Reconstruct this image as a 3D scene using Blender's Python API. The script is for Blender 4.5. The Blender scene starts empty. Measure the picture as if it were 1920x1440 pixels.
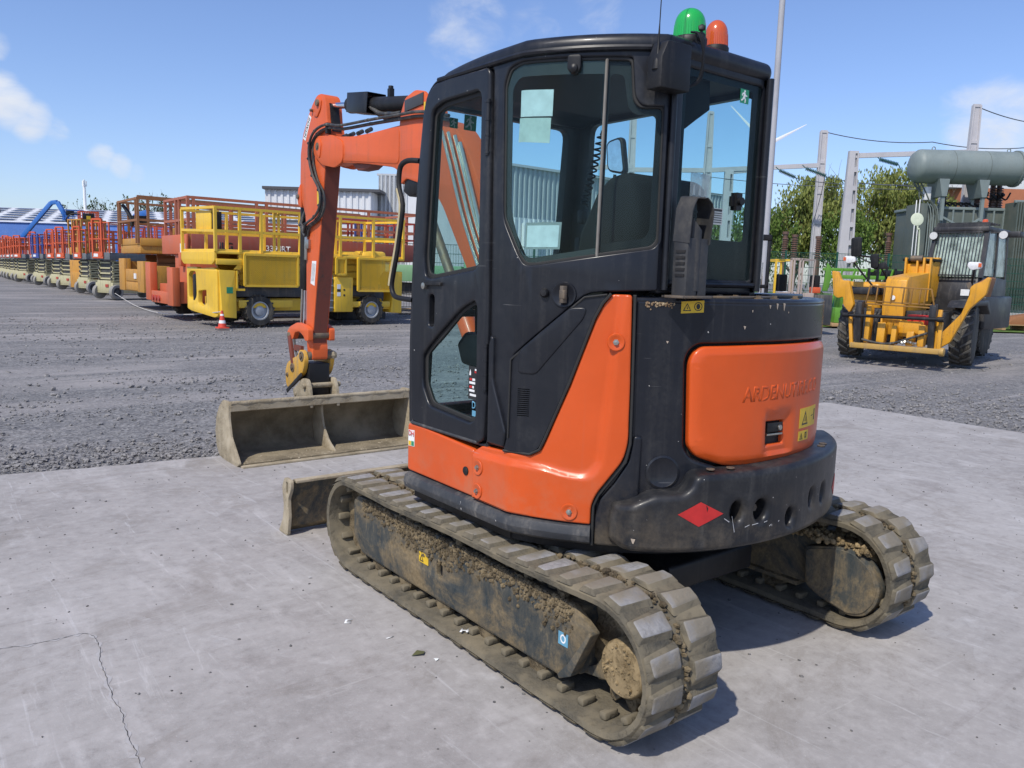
import bpy, bmesh, math, random
from mathutils import Vector, Matrix, noise
from mathutils.geometry import tessellate_polygon
random.seed(7)
SC = bpy.context.scene
COL = SC.collection
PI = math.pi
R = math.radians

# ---------------------------------------------------------------- camera, light, exposure
cd = bpy.data.cameras.new('camera'); cam = bpy.data.objects.new('camera', cd); COL.objects.link(cam)
YAW, PITCH, ROLL, FPX = 0.6645, 0.1355, 0.0300, 1500.3
fw = Vector((math.sin(YAW)*math.cos(PITCH), math.cos(YAW)*math.cos(PITCH), -math.sin(PITCH)))
rt = Vector((math.cos(YAW), -math.sin(YAW), 0)); up = rt.cross(fw)
r2 = rt*math.cos(ROLL) + up*math.sin(ROLL); u2 = up*math.cos(ROLL) - rt*math.sin(ROLL)
M = Matrix((r2, u2, -fw)).transposed().to_4x4(); M.translation = (-2.912, -2.888, 1.660)
cam.matrix_world = M
cd.sensor_width = 36; cd.lens = FPX/1920*36; cd.clip_start = 0.05; cd.clip_end = 5000
SC.camera = cam
SUN_AZ = Vector((-0.945, -0.327)); SUN_EL = R(51)
sd = bpy.data.lights.new('sun', 'SUN'); sun = bpy.data.objects.new('sun', sd); COL.objects.link(sun)
sd.energy = 3.85; sd.angle = R(1.0); sd.color = (1.0, 0.945, 0.85)
sv = Vector((SUN_AZ.x*math.cos(SUN_EL), SUN_AZ.y*math.cos(SUN_EL), math.sin(SUN_EL))).normalized()
sun.rotation_euler = sv.to_track_quat('Z', 'Y').to_euler(); sun.location = sv*60
W = bpy.data.worlds.new('World'); SC.world = W; W.use_nodes = True
nt = W.node_tree; nt.nodes.clear()
def N(t, kind, **kw):
    n = t.nodes.new(kind)
    for k, v in kw.items():
        if k in n.inputs: n.inputs[k].default_value = v
        else: setattr(n, k, v)
    return n
out = N(nt, 'ShaderNodeOutputWorld'); bg = N(nt, 'ShaderNodeBackground'); bg.inputs['Strength'].default_value = 0.120
sky = N(nt, 'ShaderNodeTexSky'); sky.sky_type = 'NISHITA'; sky.sun_disc = False
sky.sun_elevation = SUN_EL; sky.sun_rotation = math.atan2(SUN_AZ.x, SUN_AZ.y)
sky.air_density = 1.0; sky.dust_density = 0.7; sky.ozone_density = 2.2; sky.altitude = 20
# clouds: small cumulus drawn by noise on the view direction, plus a few larger banks
tc = N(nt, 'ShaderNodeTexCoord')
def dirmask(d, rad, soft):
    dp = N(nt, 'ShaderNodeVectorMath', operation='DOT_PRODUCT'); nt.links.new(tc.outputs['Generated'], dp.inputs[0]); dp.inputs[1].default_value = Vector(d).normalized()
    mr = N(nt, 'ShaderNodeMapRange'); nt.links.new(dp.outputs['Value'], mr.inputs['Value'])
    mr.inputs['From Min'].default_value = math.cos(R(rad)); mr.inputs['From Max'].default_value = math.cos(R(max(rad-soft, 0.05)))
    mr.interpolation_type = 'SMOOTHSTEP'
    return mr.outputs['Result']
def vadd(a, b, op='ADD'):
    m = N(nt, 'ShaderNodeMath', operation=op); nt.links.new(a, m.inputs[0])
    if isinstance(b, (int, float)): m.inputs[1].default_value = b
    else: nt.links.new(b, m.inputs[1])
    return m.outputs[0]
CLOUDS = [((.112,.981,.156),2.1,1.8,.9),((.128,.980,.145),1.9,1.7,.85),((.103,.980,.168),1.8,1.6,.85),((.150,.98,.137),1.3,1.2,.6),((.098,.972,.21),1.4,1.2,.75),((.192,.975,.112),1.3,1.2,.62),((.210,.972,.104),1.2,1.1,.66),((.225,.968,.099),1.0,.9,.5),((.543,.792,.279),4.0,3.8,.50),((.602,.749,.276),3.0,2.8,.42),((.651,.696,.303),3.0,2.8,.45),((.912,.374,.168),4.2,4.0,.70),
          ((-.4,.85,.3),10,8,.7),((-.9,-.1,.3),14,10,.7),((.4,-.85,.3),14,10,.7),((-.4,-.85,.35),12,9,.7),((.95,-.3,.25),9,7,.7),((.1,.75,.65),10,8,.5),((-.7,.5,.5),9,8,.6)]
acc = None
for d, rad, soft, amt in CLOUDS:
    v = vadd(dirmask(d, rad, soft), amt, 'MULTIPLY'); acc = v if acc is None else vadd(acc, v, 'MAXIMUM')
mp = N(nt, 'ShaderNodeMapping'); mp.inputs['Scale'].default_value = (1, 1, 1.9); nt.links.new(tc.outputs['Generated'], mp.inputs['Vector'])
nz = N(nt, 'ShaderNodeTexNoise'); nz.inputs['Scale'].default_value = 15; nz.inputs['Detail'].default_value = 9; nz.inputs['Roughness'].default_value = .58; nz.inputs['Distortion'].default_value = .3
nt.links.new(mp.outputs['Vector'], nz.inputs['Vector'])
dens = vadd(vadd(acc, 0.95, 'MULTIPLY'), nz.outputs['Fac'])
cr = N(nt, 'ShaderNodeMapRange'); cr.interpolation_type = 'SMOOTHSTEP'; nt.links.new(dens, cr.inputs['Value']); cr.inputs['From Min'].default_value = .80; cr.inputs['From Max'].default_value = 1.5
mixc = N(nt, 'ShaderNodeMixRGB'); nt.links.new(cr.outputs['Result'], mixc.inputs['Fac']); 
tint = N(nt, 'ShaderNodeMixRGB', blend_type='MULTIPLY'); tint.inputs['Fac'].default_value = 1; tint.inputs['Color2'].default_value = (1.10, 1.16, 1.42, 1)
nt.links.new(sky.outputs['Color'], tint.inputs['Color1']); nt.links.new(tint.outputs['Color'], mixc.inputs['Color1'])
nz2 = N(nt, 'ShaderNodeTexNoise'); nz2.inputs['Scale'].default_value = 9; nz2.inputs['Detail'].default_value = 5; nt.links.new(mp.outputs['Vector'], nz2.inputs['Vector'])
cc = N(nt, 'ShaderNodeMixRGB'); nt.links.new(nz2.outputs['Fac'], cc.inputs['Fac']); cc.inputs['Color1'].default_value = (5.2, 5.6, 6.4, 1); cc.inputs['Color2'].default_value = (8.2, 8.4, 8.8, 1)
nt.links.new(cc.outputs['Color'], mixc.inputs['Color2']); nt.links.new(mixc.outputs['Color'], bg.inputs['Color']); nt.links.new(bg.outputs[0], out.inputs[0])
SC.view_settings.view_transform = 'Standard'; SC.view_settings.look = 'None'; SC.view_settings.gamma = 1; SC.view_settings.use_curve_mapping = False
SC.view_settings.exposure = 0.0

# ---------------------------------------------------------------- materials
def newmat(name):
    m = bpy.data.materials.new(name); m.use_nodes = True; t = m.node_tree; t.nodes.clear()
    o = N(t, 'ShaderNodeOutputMaterial'); p = N(t, 'ShaderNodeBsdfPrincipled'); t.links.new(p.outputs[0], o.inputs[0])
    return m, t, p
def tex(t, scale, detail=4, rough=.55, coord='Object', stretch=None, dist=0, turn=0):
    if coord != 'World': v = N(t, 'ShaderNodeTexCoord').outputs[coord]
    else:
        v = N(t, 'ShaderNodeNewGeometry').outputs['Position']
    if stretch:
        mpp = N(t, 'ShaderNodeMapping'); mpp.inputs['Scale'].default_value = stretch; mpp.inputs['Rotation'].default_value = (0, 0, turn); t.links.new(v, mpp.inputs['Vector']); v = mpp.outputs[0]
    n = N(t, 'ShaderNodeTexNoise'); n.inputs['Scale'].default_value = scale; n.inputs['Detail'].default_value = detail; n.inputs['Roughness'].default_value = rough; n.inputs['Distortion'].default_value = dist
    t.links.new(v, n.inputs['Vector']); return n.outputs['Fac']
def ramp(t, v, a, b, lo=0, hi=1):
    m = N(t, 'ShaderNodeMapRange'); t.links.new(v, m.inputs['Value']); m.inputs['From Min'].default_value = a; m.inputs['From Max'].default_value = b
    m.inputs['To Min'].default_value = lo; m.inputs['To Max'].default_value = hi; return m.outputs['Result']
def mix(t, f, a, b, mode='MIX'):
    m = N(t, 'ShaderNodeMixRGB', blend_type=mode)
    if isinstance(f, (int, float)): m.inputs['Fac'].default_value = f
    else: t.links.new(f, m.inputs['Fac'])
    for i, c in (('Color1', a), ('Color2', b)):
        if isinstance(c, tuple): m.inputs[i].default_value = (*c, 1)
        else: t.links.new(c, m.inputs[i])
    return m.outputs['Color']
def bump(t, p, v, strength=.3, dist=.01):
    b = N(t, 'ShaderNodeBump'); b.inputs['Strength'].default_value = strength; b.inputs['Distance'].default_value = dist; t.links.new(v, b.inputs['Height'])
    t.links.new(b.outputs[0], p.inputs['Normal']); return b
def math_(t, a, b, op='MULTIPLY'):
    m = N(t, 'ShaderNodeMath', operation=op); m.use_clamp = True
    for i, c in ((0, a), (1, b)):
        if isinstance(c, (int, float)): m.inputs[i].default_value = c
        else: t.links.new(c, m.inputs[i])
    return m.outputs[0]
def paint(name, col, rough=.4, dirt=(.25, .2, .14), amt=.25, scale=3., coat=0., metal=0., bmp=.05, fine=60., streak=True, spec=.5, chips=0.0, chipcol=(.45,.43,.4), low=None, film=0.0):
    m, t, p = newmat(name)
    n1 = tex(t, scale, 6, .62); n2 = tex(t, fine, 3, .6)
    base = mix(t, ramp(t, n1, .3, .7), tuple(c*.86 for c in col), tuple(min(c*1.1, .9) for c in col))
    f = ramp(t, n1, .62-amt*.35, .95-amt*.2, 0, .8)
    if streak:
        s = tex(t, 1., 5, .6, 'World', (14, 14, 1.2)); f = math_(t, math_(t, f, ramp(t, s, .52, .72, 0, .8*amt*2.2), 'ADD'), 1, 'MULTIPLY')
    c = mix(t, math_(t, f, ramp(t, n2, .25, .6), 'MULTIPLY'), base, dirt)
    if film:
        fm_ = tex(t, .9, 7, .68, 'World', None, .4); c = mix(t, math_(t, ramp(t, fm_, .38, .72, 0, film), ramp(t, tex(t, 26, 5, .7, 'World'), .25, .7)), c, (.16, .15, .135))
        rs_ = tex(t, 1., 4, .6, 'World', (38, 38, .7)); c = mix(t, math_(t, ramp(t, rs_, .60, .72, 0, film*.9), ramp(t, fm_, .3, .6)), c, (.20, .19, .17))
        sc_ = tex(t, 1., 2, .5, 'World', (3, 3, 90), .3); c = mix(t, math_(t, ramp(t, sc_, .735, .75, 0, .35), ramp(t, tex(t, 2.1, 3, .5, 'World'), .52, .6)), c, (.28, .27, .26))
    if low:
        pz = N(t, 'ShaderNodeSeparateXYZ'); t.links.new(N(t, 'ShaderNodeNewGeometry').outputs['Position'], pz.inputs[0])
        c = mix(t, math_(t, math_(t, ramp(t, pz.outputs['Z'], low+.30, low, 0, 1), ramp(t, tex(t, 7, 7, .72, 'World'), .42, .68)), .38), c, (.30, .235, .15))
    if chips:
        ch = tex(t, 45, 2, .5); c = mix(t, ramp(t, ch, .80-chips, .82-chips), c, chipcol)
    t.links.new(c, p.inputs['Base Color']); t.links.new(ramp(t, n1, .3, .8, rough*.8, min(1, rough*1.45)), p.inputs['Roughness'])
    p.inputs['Metallic'].default_value = metal; p.inputs['Coat Weight'].default_value = coat; p.inputs['Coat Roughness'].default_value = .12
    p.inputs['Specular IOR Level'].default_value = spec
    bump(t, p, n2, bmp, .004)
    return m
def flat(name, col, rough=.5, metal=0, emis=0):
    m, t, p = newmat(name); n = tex(t, 25, 4); t.links.new(mix(t, ramp(t, n, .3, .7), tuple(c*.88 for c in col), tuple(min(1, c*1.08) for c in col)), p.inputs['Base Color'])
    p.inputs['Roughness'].default_value = rough; p.inputs['Metallic'].default_value = metal; return m
def glassm(name, tintc, rough=.02, gl=1.0, dust_sheen=.05, body=(.5,.55,.55)):  # diffuse share covers dust film and the telehandler's painted sky sheen
    m = bpy.data.materials.new(name); m.use_nodes = True; t = m.node_tree; t.nodes.clear()
    o = N(t, 'ShaderNodeOutputMaterial'); tr = N(t, 'ShaderNodeBsdfTransparent'); tr.inputs[0].default_value = (*tintc, 1)
    g = N(t, 'ShaderNodeBsdfGlossy'); g.inputs['Roughness'].default_value = rough; d = N(t, 'ShaderNodeBsdfDiffuse'); d.inputs[0].default_value = (*body, 1)
    fr = N(t, 'ShaderNodeFresnel'); fr.inputs[0].default_value = 1.42; gb_ = N(t, 'ShaderNodeNewGeometry'); front = N(t, 'ShaderNodeMath', operation='SUBTRACT'); front.inputs[0].default_value = 1; t.links.new(gb_.outputs['Backfacing'], front.inputs[1])
    n = tex(t, 5, 6, .6); m1 = N(t, 'ShaderNodeMixShader'); t.links.new(ramp(t, n, .35, .8, dust_sheen*.4, dust_sheen*1.6), m1.inputs[0]); t.links.new(tr.outputs[0], m1.inputs[1]); t.links.new(d.outputs[0], m1.inputs[2])
    m2 = N(t, 'ShaderNodeMixShader'); t.links.new(math_(t, math_(t, fr.outputs[0], gl), front.outputs[0]), m2.inputs[0]); t.links.new(m1.outputs[0], m2.inputs[1]); t.links.new(g.outputs[0], m2.inputs[2]); t.links.new(m2.outputs[0], o.inputs[0])
    return m
def mudm(name, a, b, scale=9., bmp=.9, rough=.95, dist=.02):
    m, t, p = newmat(name); n1 = tex(t, scale, 8, .65); n2 = tex(t, scale*6, 5, .7)
    t.links.new(mix(t, ramp(t, n1, .32, .68), a, b), p.inputs['Base Color']); p.inputs['Roughness'].default_value = rough; p.inputs['Specular IOR Level'].default_value = .2
    bump(t, p, math_(t, n1, n2, 'ADD'), bmp, dist); return m
ORANGE = paint('orange_paint', (.63, .088, .012), .33, (.44, .11, .04), .08, 1.6, coat=.12, bmp=.02, chips=.0, spec=.35, low=.66, film=.10)
ORANGE2 = paint('boom_orange', (.66, .115, .028), .42, (.28, .09, .04), .22, 2.2, coat=.05, bmp=.05, spec=.4)
RUST_SHADE = paint('rusty_shaded_orange', (.19, .045, .026), .6, (.06, .04, .03), .55, 4, bmp=.2)  # rust tone, darkened further for the shade on the arm's rear face
CAB = paint('cab_graphite', (.0095, .011, .0155), .36, (.06, .058, .055), .24, 2.5, coat=.06, bmp=.03, chips=.03, spec=.32, film=.08)
CAB2 = paint('body_graphite', (.009, .0105, .0155), .30, (.05, .048, .046), .22, 3.0, coat=.15, bmp=.03, chips=.04, spec=.32, low=.60, film=.12)
CWM = paint('counterweight_graphite', (.012, .013, .016), .42, (.075, .072, .066), .26, 4.0, coat=.05, bmp=.10, chips=.045, spec=.32, low=.56, film=.13)
BLACK = paint('black_plastic', (.010, .010, .011), .5, (.06, .055, .05), .22, 5, spec=.35)
RUBBERS = flat('seal_rubber', (.022, .021, .019), .7)
SKIRT = paint('worn_skirt', (.035, .038, .043), .6, (.17, .155, .135), .5, 6, bmp=.2, chips=.06)
TRACK = mudm('muddy_rubber', (.085, .078, .062), (.215, .18, .12), 5, .7)
LUGTOP, t_, p_ = newmat('worn_lug_rubber'); n1_ = tex(t_, 5, 6, .65, 'World'); n2_ = tex(t_, 40, 5, .7, 'World')
t_.links.new(mix(t_, math_(t_, ramp(t_, n1_, .42, .54), .85), mix(t_, ramp(t_, n2_, .35, .65), (.22,.21,.20), (.33,.32,.31)), (.20,.17,.12)), p_.inputs['Base Color']); p_.inputs['Roughness'].default_value = .9; p_.inputs['Specular IOR Level'].default_value = .25; bump(t_, p_, n2_, .7, .007)
MUD = mudm('dried_mud', (.20, .145, .075), (.36, .27, .15), 9, 1.0)
MUDD = mudm('dark_mud', (.10, .078, .05), (.22, .17, .10), 14, 1.0)
FRAMEM, t_, p_ = newmat('track_frame_paint'); a_ = tex(t_, 3.4, 9, .72, 'World', None, .6); b_ = tex(t_, 14, 7, .75, 'World', (1,1,.45)); c_ = tex(t_, 60, 5, .7, 'World')
k_ = mix(t_, ramp(t_, b_, .35, .6), (.028,.040,.046), (.080,.078,.066)); k_ = mix(t_, ramp(t_, a_, .44, .60), k_, mix(t_, ramp(t_, c_, .3, .7), (.16,.118,.062), (.28,.21,.118))); k_ = mix(t_, math_(t_, ramp(t_, b_, .57, .67), .75), k_, (.23,.18,.105))
t_.links.new(k_, p_.inputs['Base Color']); p_.inputs['Roughness'].default_value = .75; p_.inputs['Specular IOR Level'].default_value = .3; bump(t_, p_, math_(t_, b_, c_, 'ADD'), .6, .006)
BUCKET = mudm('muddy_bucket_steel', (.25, .205, .135), (.42, .36, .26), 4.5, .8)
BUCKETD = mudm('dark_bucket_steel', (.14, .115, .075), (.30, .25, .17), 3.5, .7)
CHROME = flat('chrome_rod', (.75, .76, .80), .12, 1.0)
HOSE = paint('hose_rubber', (.035, .035, .033), .5, (.2, .18, .15), .5, 9)
STEEL = flat('bare_steel', (.45, .43, .38), .35, .9)
PIN = paint('pin_steel', (.16, .13, .10), .55, (.3, .2, .1), .5, 12, metal=.4)
YCOUP = paint('coupler_yellow', (.62, .33, .03), .5, (.3, .22, .12), .6, 8, bmp=.2)
STY = flat('sticker_yellow', (.72, .46, .02), .45)
STB = flat('sticker_black', (.02, .02, .02), .5)
STW = flat('sticker_white', (.78, .78, .76), .45)
STR = flat('sticker_red', (.50, .022, .02), .45)
STG = flat('sticker_green', (.02, .25, .12), .45)
STBL = flat('sticker_blue', (.12, .32, .45), .5)
GHOST = paint('faded_letter_orange', (.622, .0875, .0125), .38, (.44, .12, .05), .08, 1.6, spec=.3)
GLASS = glassm('cab_glass', (.80, .90, .90), dust_sheen=.010, gl=.42, body=(.3,.32,.32))
GLASSD = glassm('smoked_glass', (.45, .48, .48), dust_sheen=.04)
GLASSF = glassm('front_glass', (.90, .97, .97), dust_sheen=.008, gl=.4)
SEAT = flat('seat_fabric', (.008, .008, .009), .9)
INTER = flat('interior_grey', (.03, .03, .032), .7)
PAPER = flat('white_paper', (.80, .82, .80), .6)
GREENL, t_, p_ = newmat('green_lens'); p_.inputs['Base Color'].default_value = (.02, .50, .08, 1); p_.inputs['Transmission Weight'].default_value = .25; p_.inputs['Roughness'].default_value = .18; p_.inputs['Coat Weight'].default_value = .6
AMBERL, t_, p_ = newmat('amber_lens'); p_.inputs['Base Color'].default_value = (.75, .12, .02, 1); p_.inputs['Transmission Weight'].default_value = .25; p_.inputs['Roughness'].default_value = .18; p_.inputs['Coat Weight'].default_value = .6
MIRR = flat('mirror_glass', (.8, .8, .82), .03, 1.0)

# ---------------------------------------------------------------- mesh helpers
class MB:
    def __init__(s): s.v = []; s.f = []; s.m = []; s.T = None; s.cur = 0
    def add(s, vs, fs):
        b = len(s.v)
        s.v += [tuple(s.T @ Vector(v)) if s.T else tuple(v) for v in vs]
        s.f += [tuple(i+b for i in f) for f in fs]; s.m += [s.cur]*len(fs); return s
    def box(s, x0, x1, y0, y1, z0, z1):
        return s.add([(x0,y0,z0),(x1,y0,z0),(x1,y1,z0),(x0,y1,z0),(x0,y0,z1),(x1,y0,z1),(x1,y1,z1),(x0,y1,z1)],
                     [(0,3,2,1),(4,5,6,7),(0,1,5,4),(1,2,6,5),(2,3,7,6),(3,0,4,7)])
    def bar(s, p, q, w, h=None, n=4):
        p = Vector(p); q = Vector(q); h = h or w; d = (q-p); 
        if d.length < 1e-6: return s
        d.normalize(); a = Vector((0,0,1)) if abs(d.z) < .95 else Vector((0,1,0)); x = d.cross(a).normalized(); y = x.cross(d)
        if n == 4: o = [x*w/2+y*h/2, -x*w/2+y*h/2, -x*w/2-y*h/2, x*w/2-y*h/2]
        else: o = [x*math.cos(2*PI*i/n)*w/2+y*math.sin(2*PI*i/n)*h/2 for i in range(n)]
        vs = [p+k for k in o]+[q+k for k in o]
        fs = [(i,(i+1)%n,(i+1)%n+n,i+n) for i in range(n)]+[tuple(range(n))[::-1], tuple(range(n,2*n))]
        return s.add(vs, fs)
    def cyl(s, p, q, r0, r1=None, n=20, cap=True):
        r1 = r0 if r1 is None else r1; p = Vector(p); q = Vector(q); d = (q-p).normalized(); a = Vector((0,0,1)) if abs(d.z) < .9 else Vector((1,0,0)); x = d.cross(a).normalized(); y = x.cross(d)
        vs = [p+(x*math.cos(2*PI*i/n)+y*math.sin(2*PI*i/n))*r0 for i in range(n)]+[q+(x*math.cos(2*PI*i/n)+y*math.sin(2*PI*i/n))*r1 for i in range(n)]
        fs = [(i,(i+1)%n,(i+1)%n+n,i+n) for i in range(n)]
        if cap: fs += [tuple(range(n))[::-1], tuple(range(n,2*n))]
        return s.add(vs, fs)
    def lathe(s, prof, o=(0,0,0), ax=(0,0,1), n=24):
        o = Vector(o); d = Vector(ax).normalized(); a = Vector((0,0,1)) if abs(d.z) < .9 else Vector((1,0,0)); x = d.cross(a).normalized(); y = x.cross(d)
        vs = []; fs = []
        for r, h in prof:
            vs += [o+d*h+(x*math.cos(2*PI*i/n)+y*math.sin(2*PI*i/n))*r for i in range(n)]
        for k in range(len(prof)-1):
            fs += [(k*n+i, k*n+(i+1)%n, (k+1)*n+(i+1)%n, (k+1)*n+i) for i in range(n)]
        fs += [tuple(range(n))[::-1], tuple((len(prof)-1)*n+i for i in range(n))]
        return s.add(vs, fs)
    def tube(s, pts, r, n=8, smooth=0, rf=None):
        pts = [Vector(p) for p in pts]
        if smooth: pts = spline(pts, smooth)
        vs = []; fs = []; prev = None
        for k, p in enumerate(pts):
            d = (pts[min(k+1, len(pts)-1)]-pts[max(k-1, 0)]).normalized()
            if prev is None: a = Vector((0,0,1)) if abs(d.z) < .9 else Vector((1,0,0)); x = d.cross(a).normalized()
            else: x = (prev-d*prev.dot(d)).normalized()
            prev = x; y = d.cross(x); rr = rf(k/(len(pts)-1)) if rf else r
            vs += [p+(x*math.cos(2*PI*i/n)+y*math.sin(2*PI*i/n))*rr for i in range(n)]
        for k in range(len(pts)-1):
            fs += [(k*n+i, k*n+(i+1)%n, (k+1)*n+(i+1)%n, (k+1)*n+i) for i in range(n)]
        fs += [tuple(range(n))[::-1], tuple((len(pts)-1)*n+i for i in range(n))]
        return s.add(vs, fs)
    def prism(s, poly, plane, t0, t1):
        """poly in (a,b); plane 'yz','xz','xy' -> extruded along the third axis from t0 to t1"""
        f = {'yz': lambda a,b,t: (t,a,b), 'xz': lambda a,b,t: (a,t,b), 'xy': lambda a,b,t: (a,b,t)}[plane]
        n = len(poly); vs = [f(a,b,t0) for a,b in poly]+[f(a,b,t1) for a,b in poly]
        fs = [(i,(i+1)%n,(i+1)%n+n,i+n) for i in range(n)]+[tuple(range(n))[::-1], tuple(range(n,2*n))]
        return s.add(vs, fs)
    def lump(s, c, r, sub=1, seed=0, flat=1.):
        bm = bmesh.new(); bmesh.ops.create_icosphere(bm, subdivisions=sub, radius=1)
        vs = [Vector(c)+Vector((v.co.x*r, v.co.y*r, v.co.z*r*flat))*(1+.45*noise.noise(v.co*1.7+Vector((seed*3.1, seed, 0)))) for v in bm.verts]
        fs = [tuple(v.index for v in f.verts) for f in bm.faces]; bm.free(); return s.add(vs, fs)
    def bm(s):
        b = bmesh.new(); vs = [b.verts.new(v) for v in s.v]
        for f, mi in zip(s.f, s.m):
            try: fc = b.faces.new([vs[i] for i in f]); fc.material_index = mi
            except ValueError: pass
        bmesh.ops.recalc_face_normals(b, faces=b.faces); return b
    def each(s, name, m, parent=None, bevel=0, smooth=True):
        """one object per loose piece"""
        par = list(range(len(s.v)))
        def fd(i):
            while par[i] != i: par[i] = par[par[i]]; i = par[i]
            return i
        for f in s.f:
            for i in f[1:]: par[fd(i)] = fd(f[0])
        g = {}
        for f in s.f: g.setdefault(fd(f[0]), []).append(f)
        out = []
        for fs in g.values():
            ids = sorted({i for f in fs for i in f}); mp_ = {i: k for k, i in enumerate(ids)}; q = MB(); q.add([s.v[i] for i in ids], [tuple(mp_[i] for i in f) for f in fs]); out.append(q.build(name, m, parent, bevel, smooth=smooth))
        return out
    def build(s, name, m, parent=None, bevel=0, seg=2, ang=40, smooth=True, loc=None, rot=None):
        return link(name, finish(s.bm(), name, m, bevel, seg, ang, smooth), parent, loc, rot)
def spline(p, k):
    o = []
    for i in range(len(p)-1):
        a, b, c, d = p[max(i-1,0)], p[i], p[i+1], p[min(i+2,len(p)-1)]
        for j in range(k):
            t = j/k; o.append(.5*((2*b)+(c-a)*t+(2*a-5*b+4*c-d)*t*t+(3*b-a-3*c+d)*t**3))
    return o+[p[-1]]
def finish(b, name, m, bevel=0, seg=2, ang=40, smooth=True):
    if bevel:
        es = [e for e in b.edges if len(e.link_faces) == 2 and e.calc_face_angle(0) > R(28)]
        try: bmesh.ops.bevel(b, geom=es, offset=bevel, offset_type='OFFSET', segments=seg, affect='EDGES', profile=.5, clamp_overlap=True)
        except Exception: pass
    if smooth:
        for f in b.faces: f.smooth = True
        for e in b.edges:
            if len(e.link_faces) == 2: e.smooth = e.calc_face_angle(0) < R(ang)
    me = bpy.data.meshes.new(name); b.to_mesh(me); b.free()
    for mm in (m if isinstance(m, (list, tuple)) else [m]): me.materials.append(mm)
    return me
def link(name, me, parent=None, loc=None, rot=None):
    o = bpy.data.objects.new(name, me); COL.objects.link(o)
    if parent: o.parent = parent
    if loc: o.location = loc
    if rot: o.rotation_euler = rot
    return o
def thing(name, label, cat, loc=(0,0,0), rz=0, group=None, obj=None):
    o = obj or bpy.data.objects.new(name, None)
    if not obj: COL.objects.link(o); o.location = loc; o.rotation_euler = (0,0,rz); o.empty_display_size = .2
    o['label'] = label; o['category'] = cat
    if group: o['group'] = group
    return o
def copytree(o, parent=None, depth=0):
    c = o.copy(); COL.objects.link(c)
    if parent: c.parent = parent
    for ch in [x for x in ALLOBJ() if x.parent == o]: copytree(ch, c)
    return c
def ALLOBJ(): return list(bpy.data.objects)
def rnd(poly, r, n=4):
    """fillet the corners of a 2D polygon; r may be a list"""
    o = []; L = len(poly)
    for i in range(L):
        p0, p1, p2 = Vector(poly[i-1]), Vector(poly[i]), Vector(poly[(i+1)%L]); rr = r[i] if isinstance(r, (list, tuple)) else r
        a = (p0-p1); c = (p2-p1); la, lc = a.length, c.length
        if rr <= 0 or la < 1e-6 or lc < 1e-6: o.append(tuple(p1)); continue
        d = min(rr, la*.45, lc*.45); a = p1+a/la*d; c = p1+c/lc*d
        for k in range(n+1):
            t = k/n; o.append(tuple(a*(1-t)**2+p1*2*t*(1-t)+c*t*t))
    return o
def insetpoly(P, k):
    """move a closed outline inwards (k>0) with mitred corners; orientation taken from its area"""
    n = len(P); A = sum(P[i-1][0]*P[i][1]-P[i][0]*P[i-1][1] for i in range(n)); sg = 1 if A > 0 else -1; o = []
    for i in range(n):
        p0, p1, p2 = Vector(P[i-1]), Vector(P[i]), Vector(P[(i+1)%n]); a = (p1-p0); b = (p2-p1)
        a = a.normalized() if a.length > 1e-9 else b.normalized(); b = b.normalized() if b.length > 1e-9 else a
        n1 = Vector((-a.y, a.x))*sg; n2 = Vector((-b.y, b.x))*sg; m = n1+n2
        if m.length < 1e-4: m = n1
        m.normalize(); q = max(.5, m.dot(n1)); o.append(tuple(p1+m*(k/q)))
    return o
def panelbm(outer, holes, t0, t1, bevel=.004, seg=2, cut=.05, cutz=0):
    """flat slab in (a, b, depth) with holes and a rounded rim, sliced so that it can be bent"""
    def clean(P):
        o = [P[0]]
        for p in P[1:]:
            if math.dist(p, o[-1]) > 2e-5: o.append(p)
        if math.dist(o[0], o[-1]) < 2e-5: o.pop()
        return o
    polys = [clean([tuple(p) for p in q]) for q in [outer]+list(holes or [])]
    rings = [(0, t0)]
    if bevel:
        for s_ in range(seg+1): a = PI/2*s_/seg; rings.append((bevel*(1-math.cos(a)), t1-bevel+bevel*math.sin(a)))
    else: rings.append((0, t1))
    b = bmesh.new(); allr = []
    for pi, P in enumerate(polys):
        rr = []
        for k, h in rings:
            Q = insetpoly(P, k if pi == 0 else -k) if k else P; rr.append([b.verts.new((x, y, h)) for x, y in Q])
        allr.append(rr); n = len(P)
        for r0, r1 in zip(rr, rr[1:]):
            for i in range(n):
                try: b.faces.new((r0[i], r0[(i+1)%n], r1[(i+1)%n], r1[i]))
                except ValueError: pass
    for idx in (0, -1):
        loops = [rr[idx] for rr in allr]; fl = [v for l in loops for v in l]
        for tr in tessellate_polygon([[Vector((v.co.x, v.co.y, 0)) for v in l] for l in loops]):
            try: b.faces.new([fl[i] for i in tr])
            except ValueError: pass
    bmesh.ops.recalc_face_normals(b, faces=b.faces)
    for ax, st in ((0, cut), (1, cutz)):
        if not st: continue
        lo = min(v.co[ax] for v in b.verts); hi = max(v.co[ax] for v in b.verts); x = math.floor(lo/st)*st+st
        while x < hi:
            co = Vector((0,0,0)); co[ax] = x+1e-4; no = Vector((0,0,0)); no[ax] = 1
            bmesh.ops.bisect_plane(b, geom=b.verts[:]+b.edges[:]+b.faces[:], plane_co=co, plane_no=no); x += st
    return b
def panel(name, outer, holes, fmap, t0, t1, m, parent=None, bevel=.004, seg=2, cut=.05, cutz=0, disp=None, ang=38):
    b = panelbm(outer, holes, t0, t1, bevel, seg, cut, cutz)
    for v in b.verts:
        a, z, d = v.co
        if disp and d > (t0+t1)/2: d += disp(a, z)
        v.co = fmap(a, z, d)
    bmesh.ops.recalc_face_normals(b, faces=b.faces)
    return link(name, finish(b, name, m, 0, 2, ang), parent)
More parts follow.
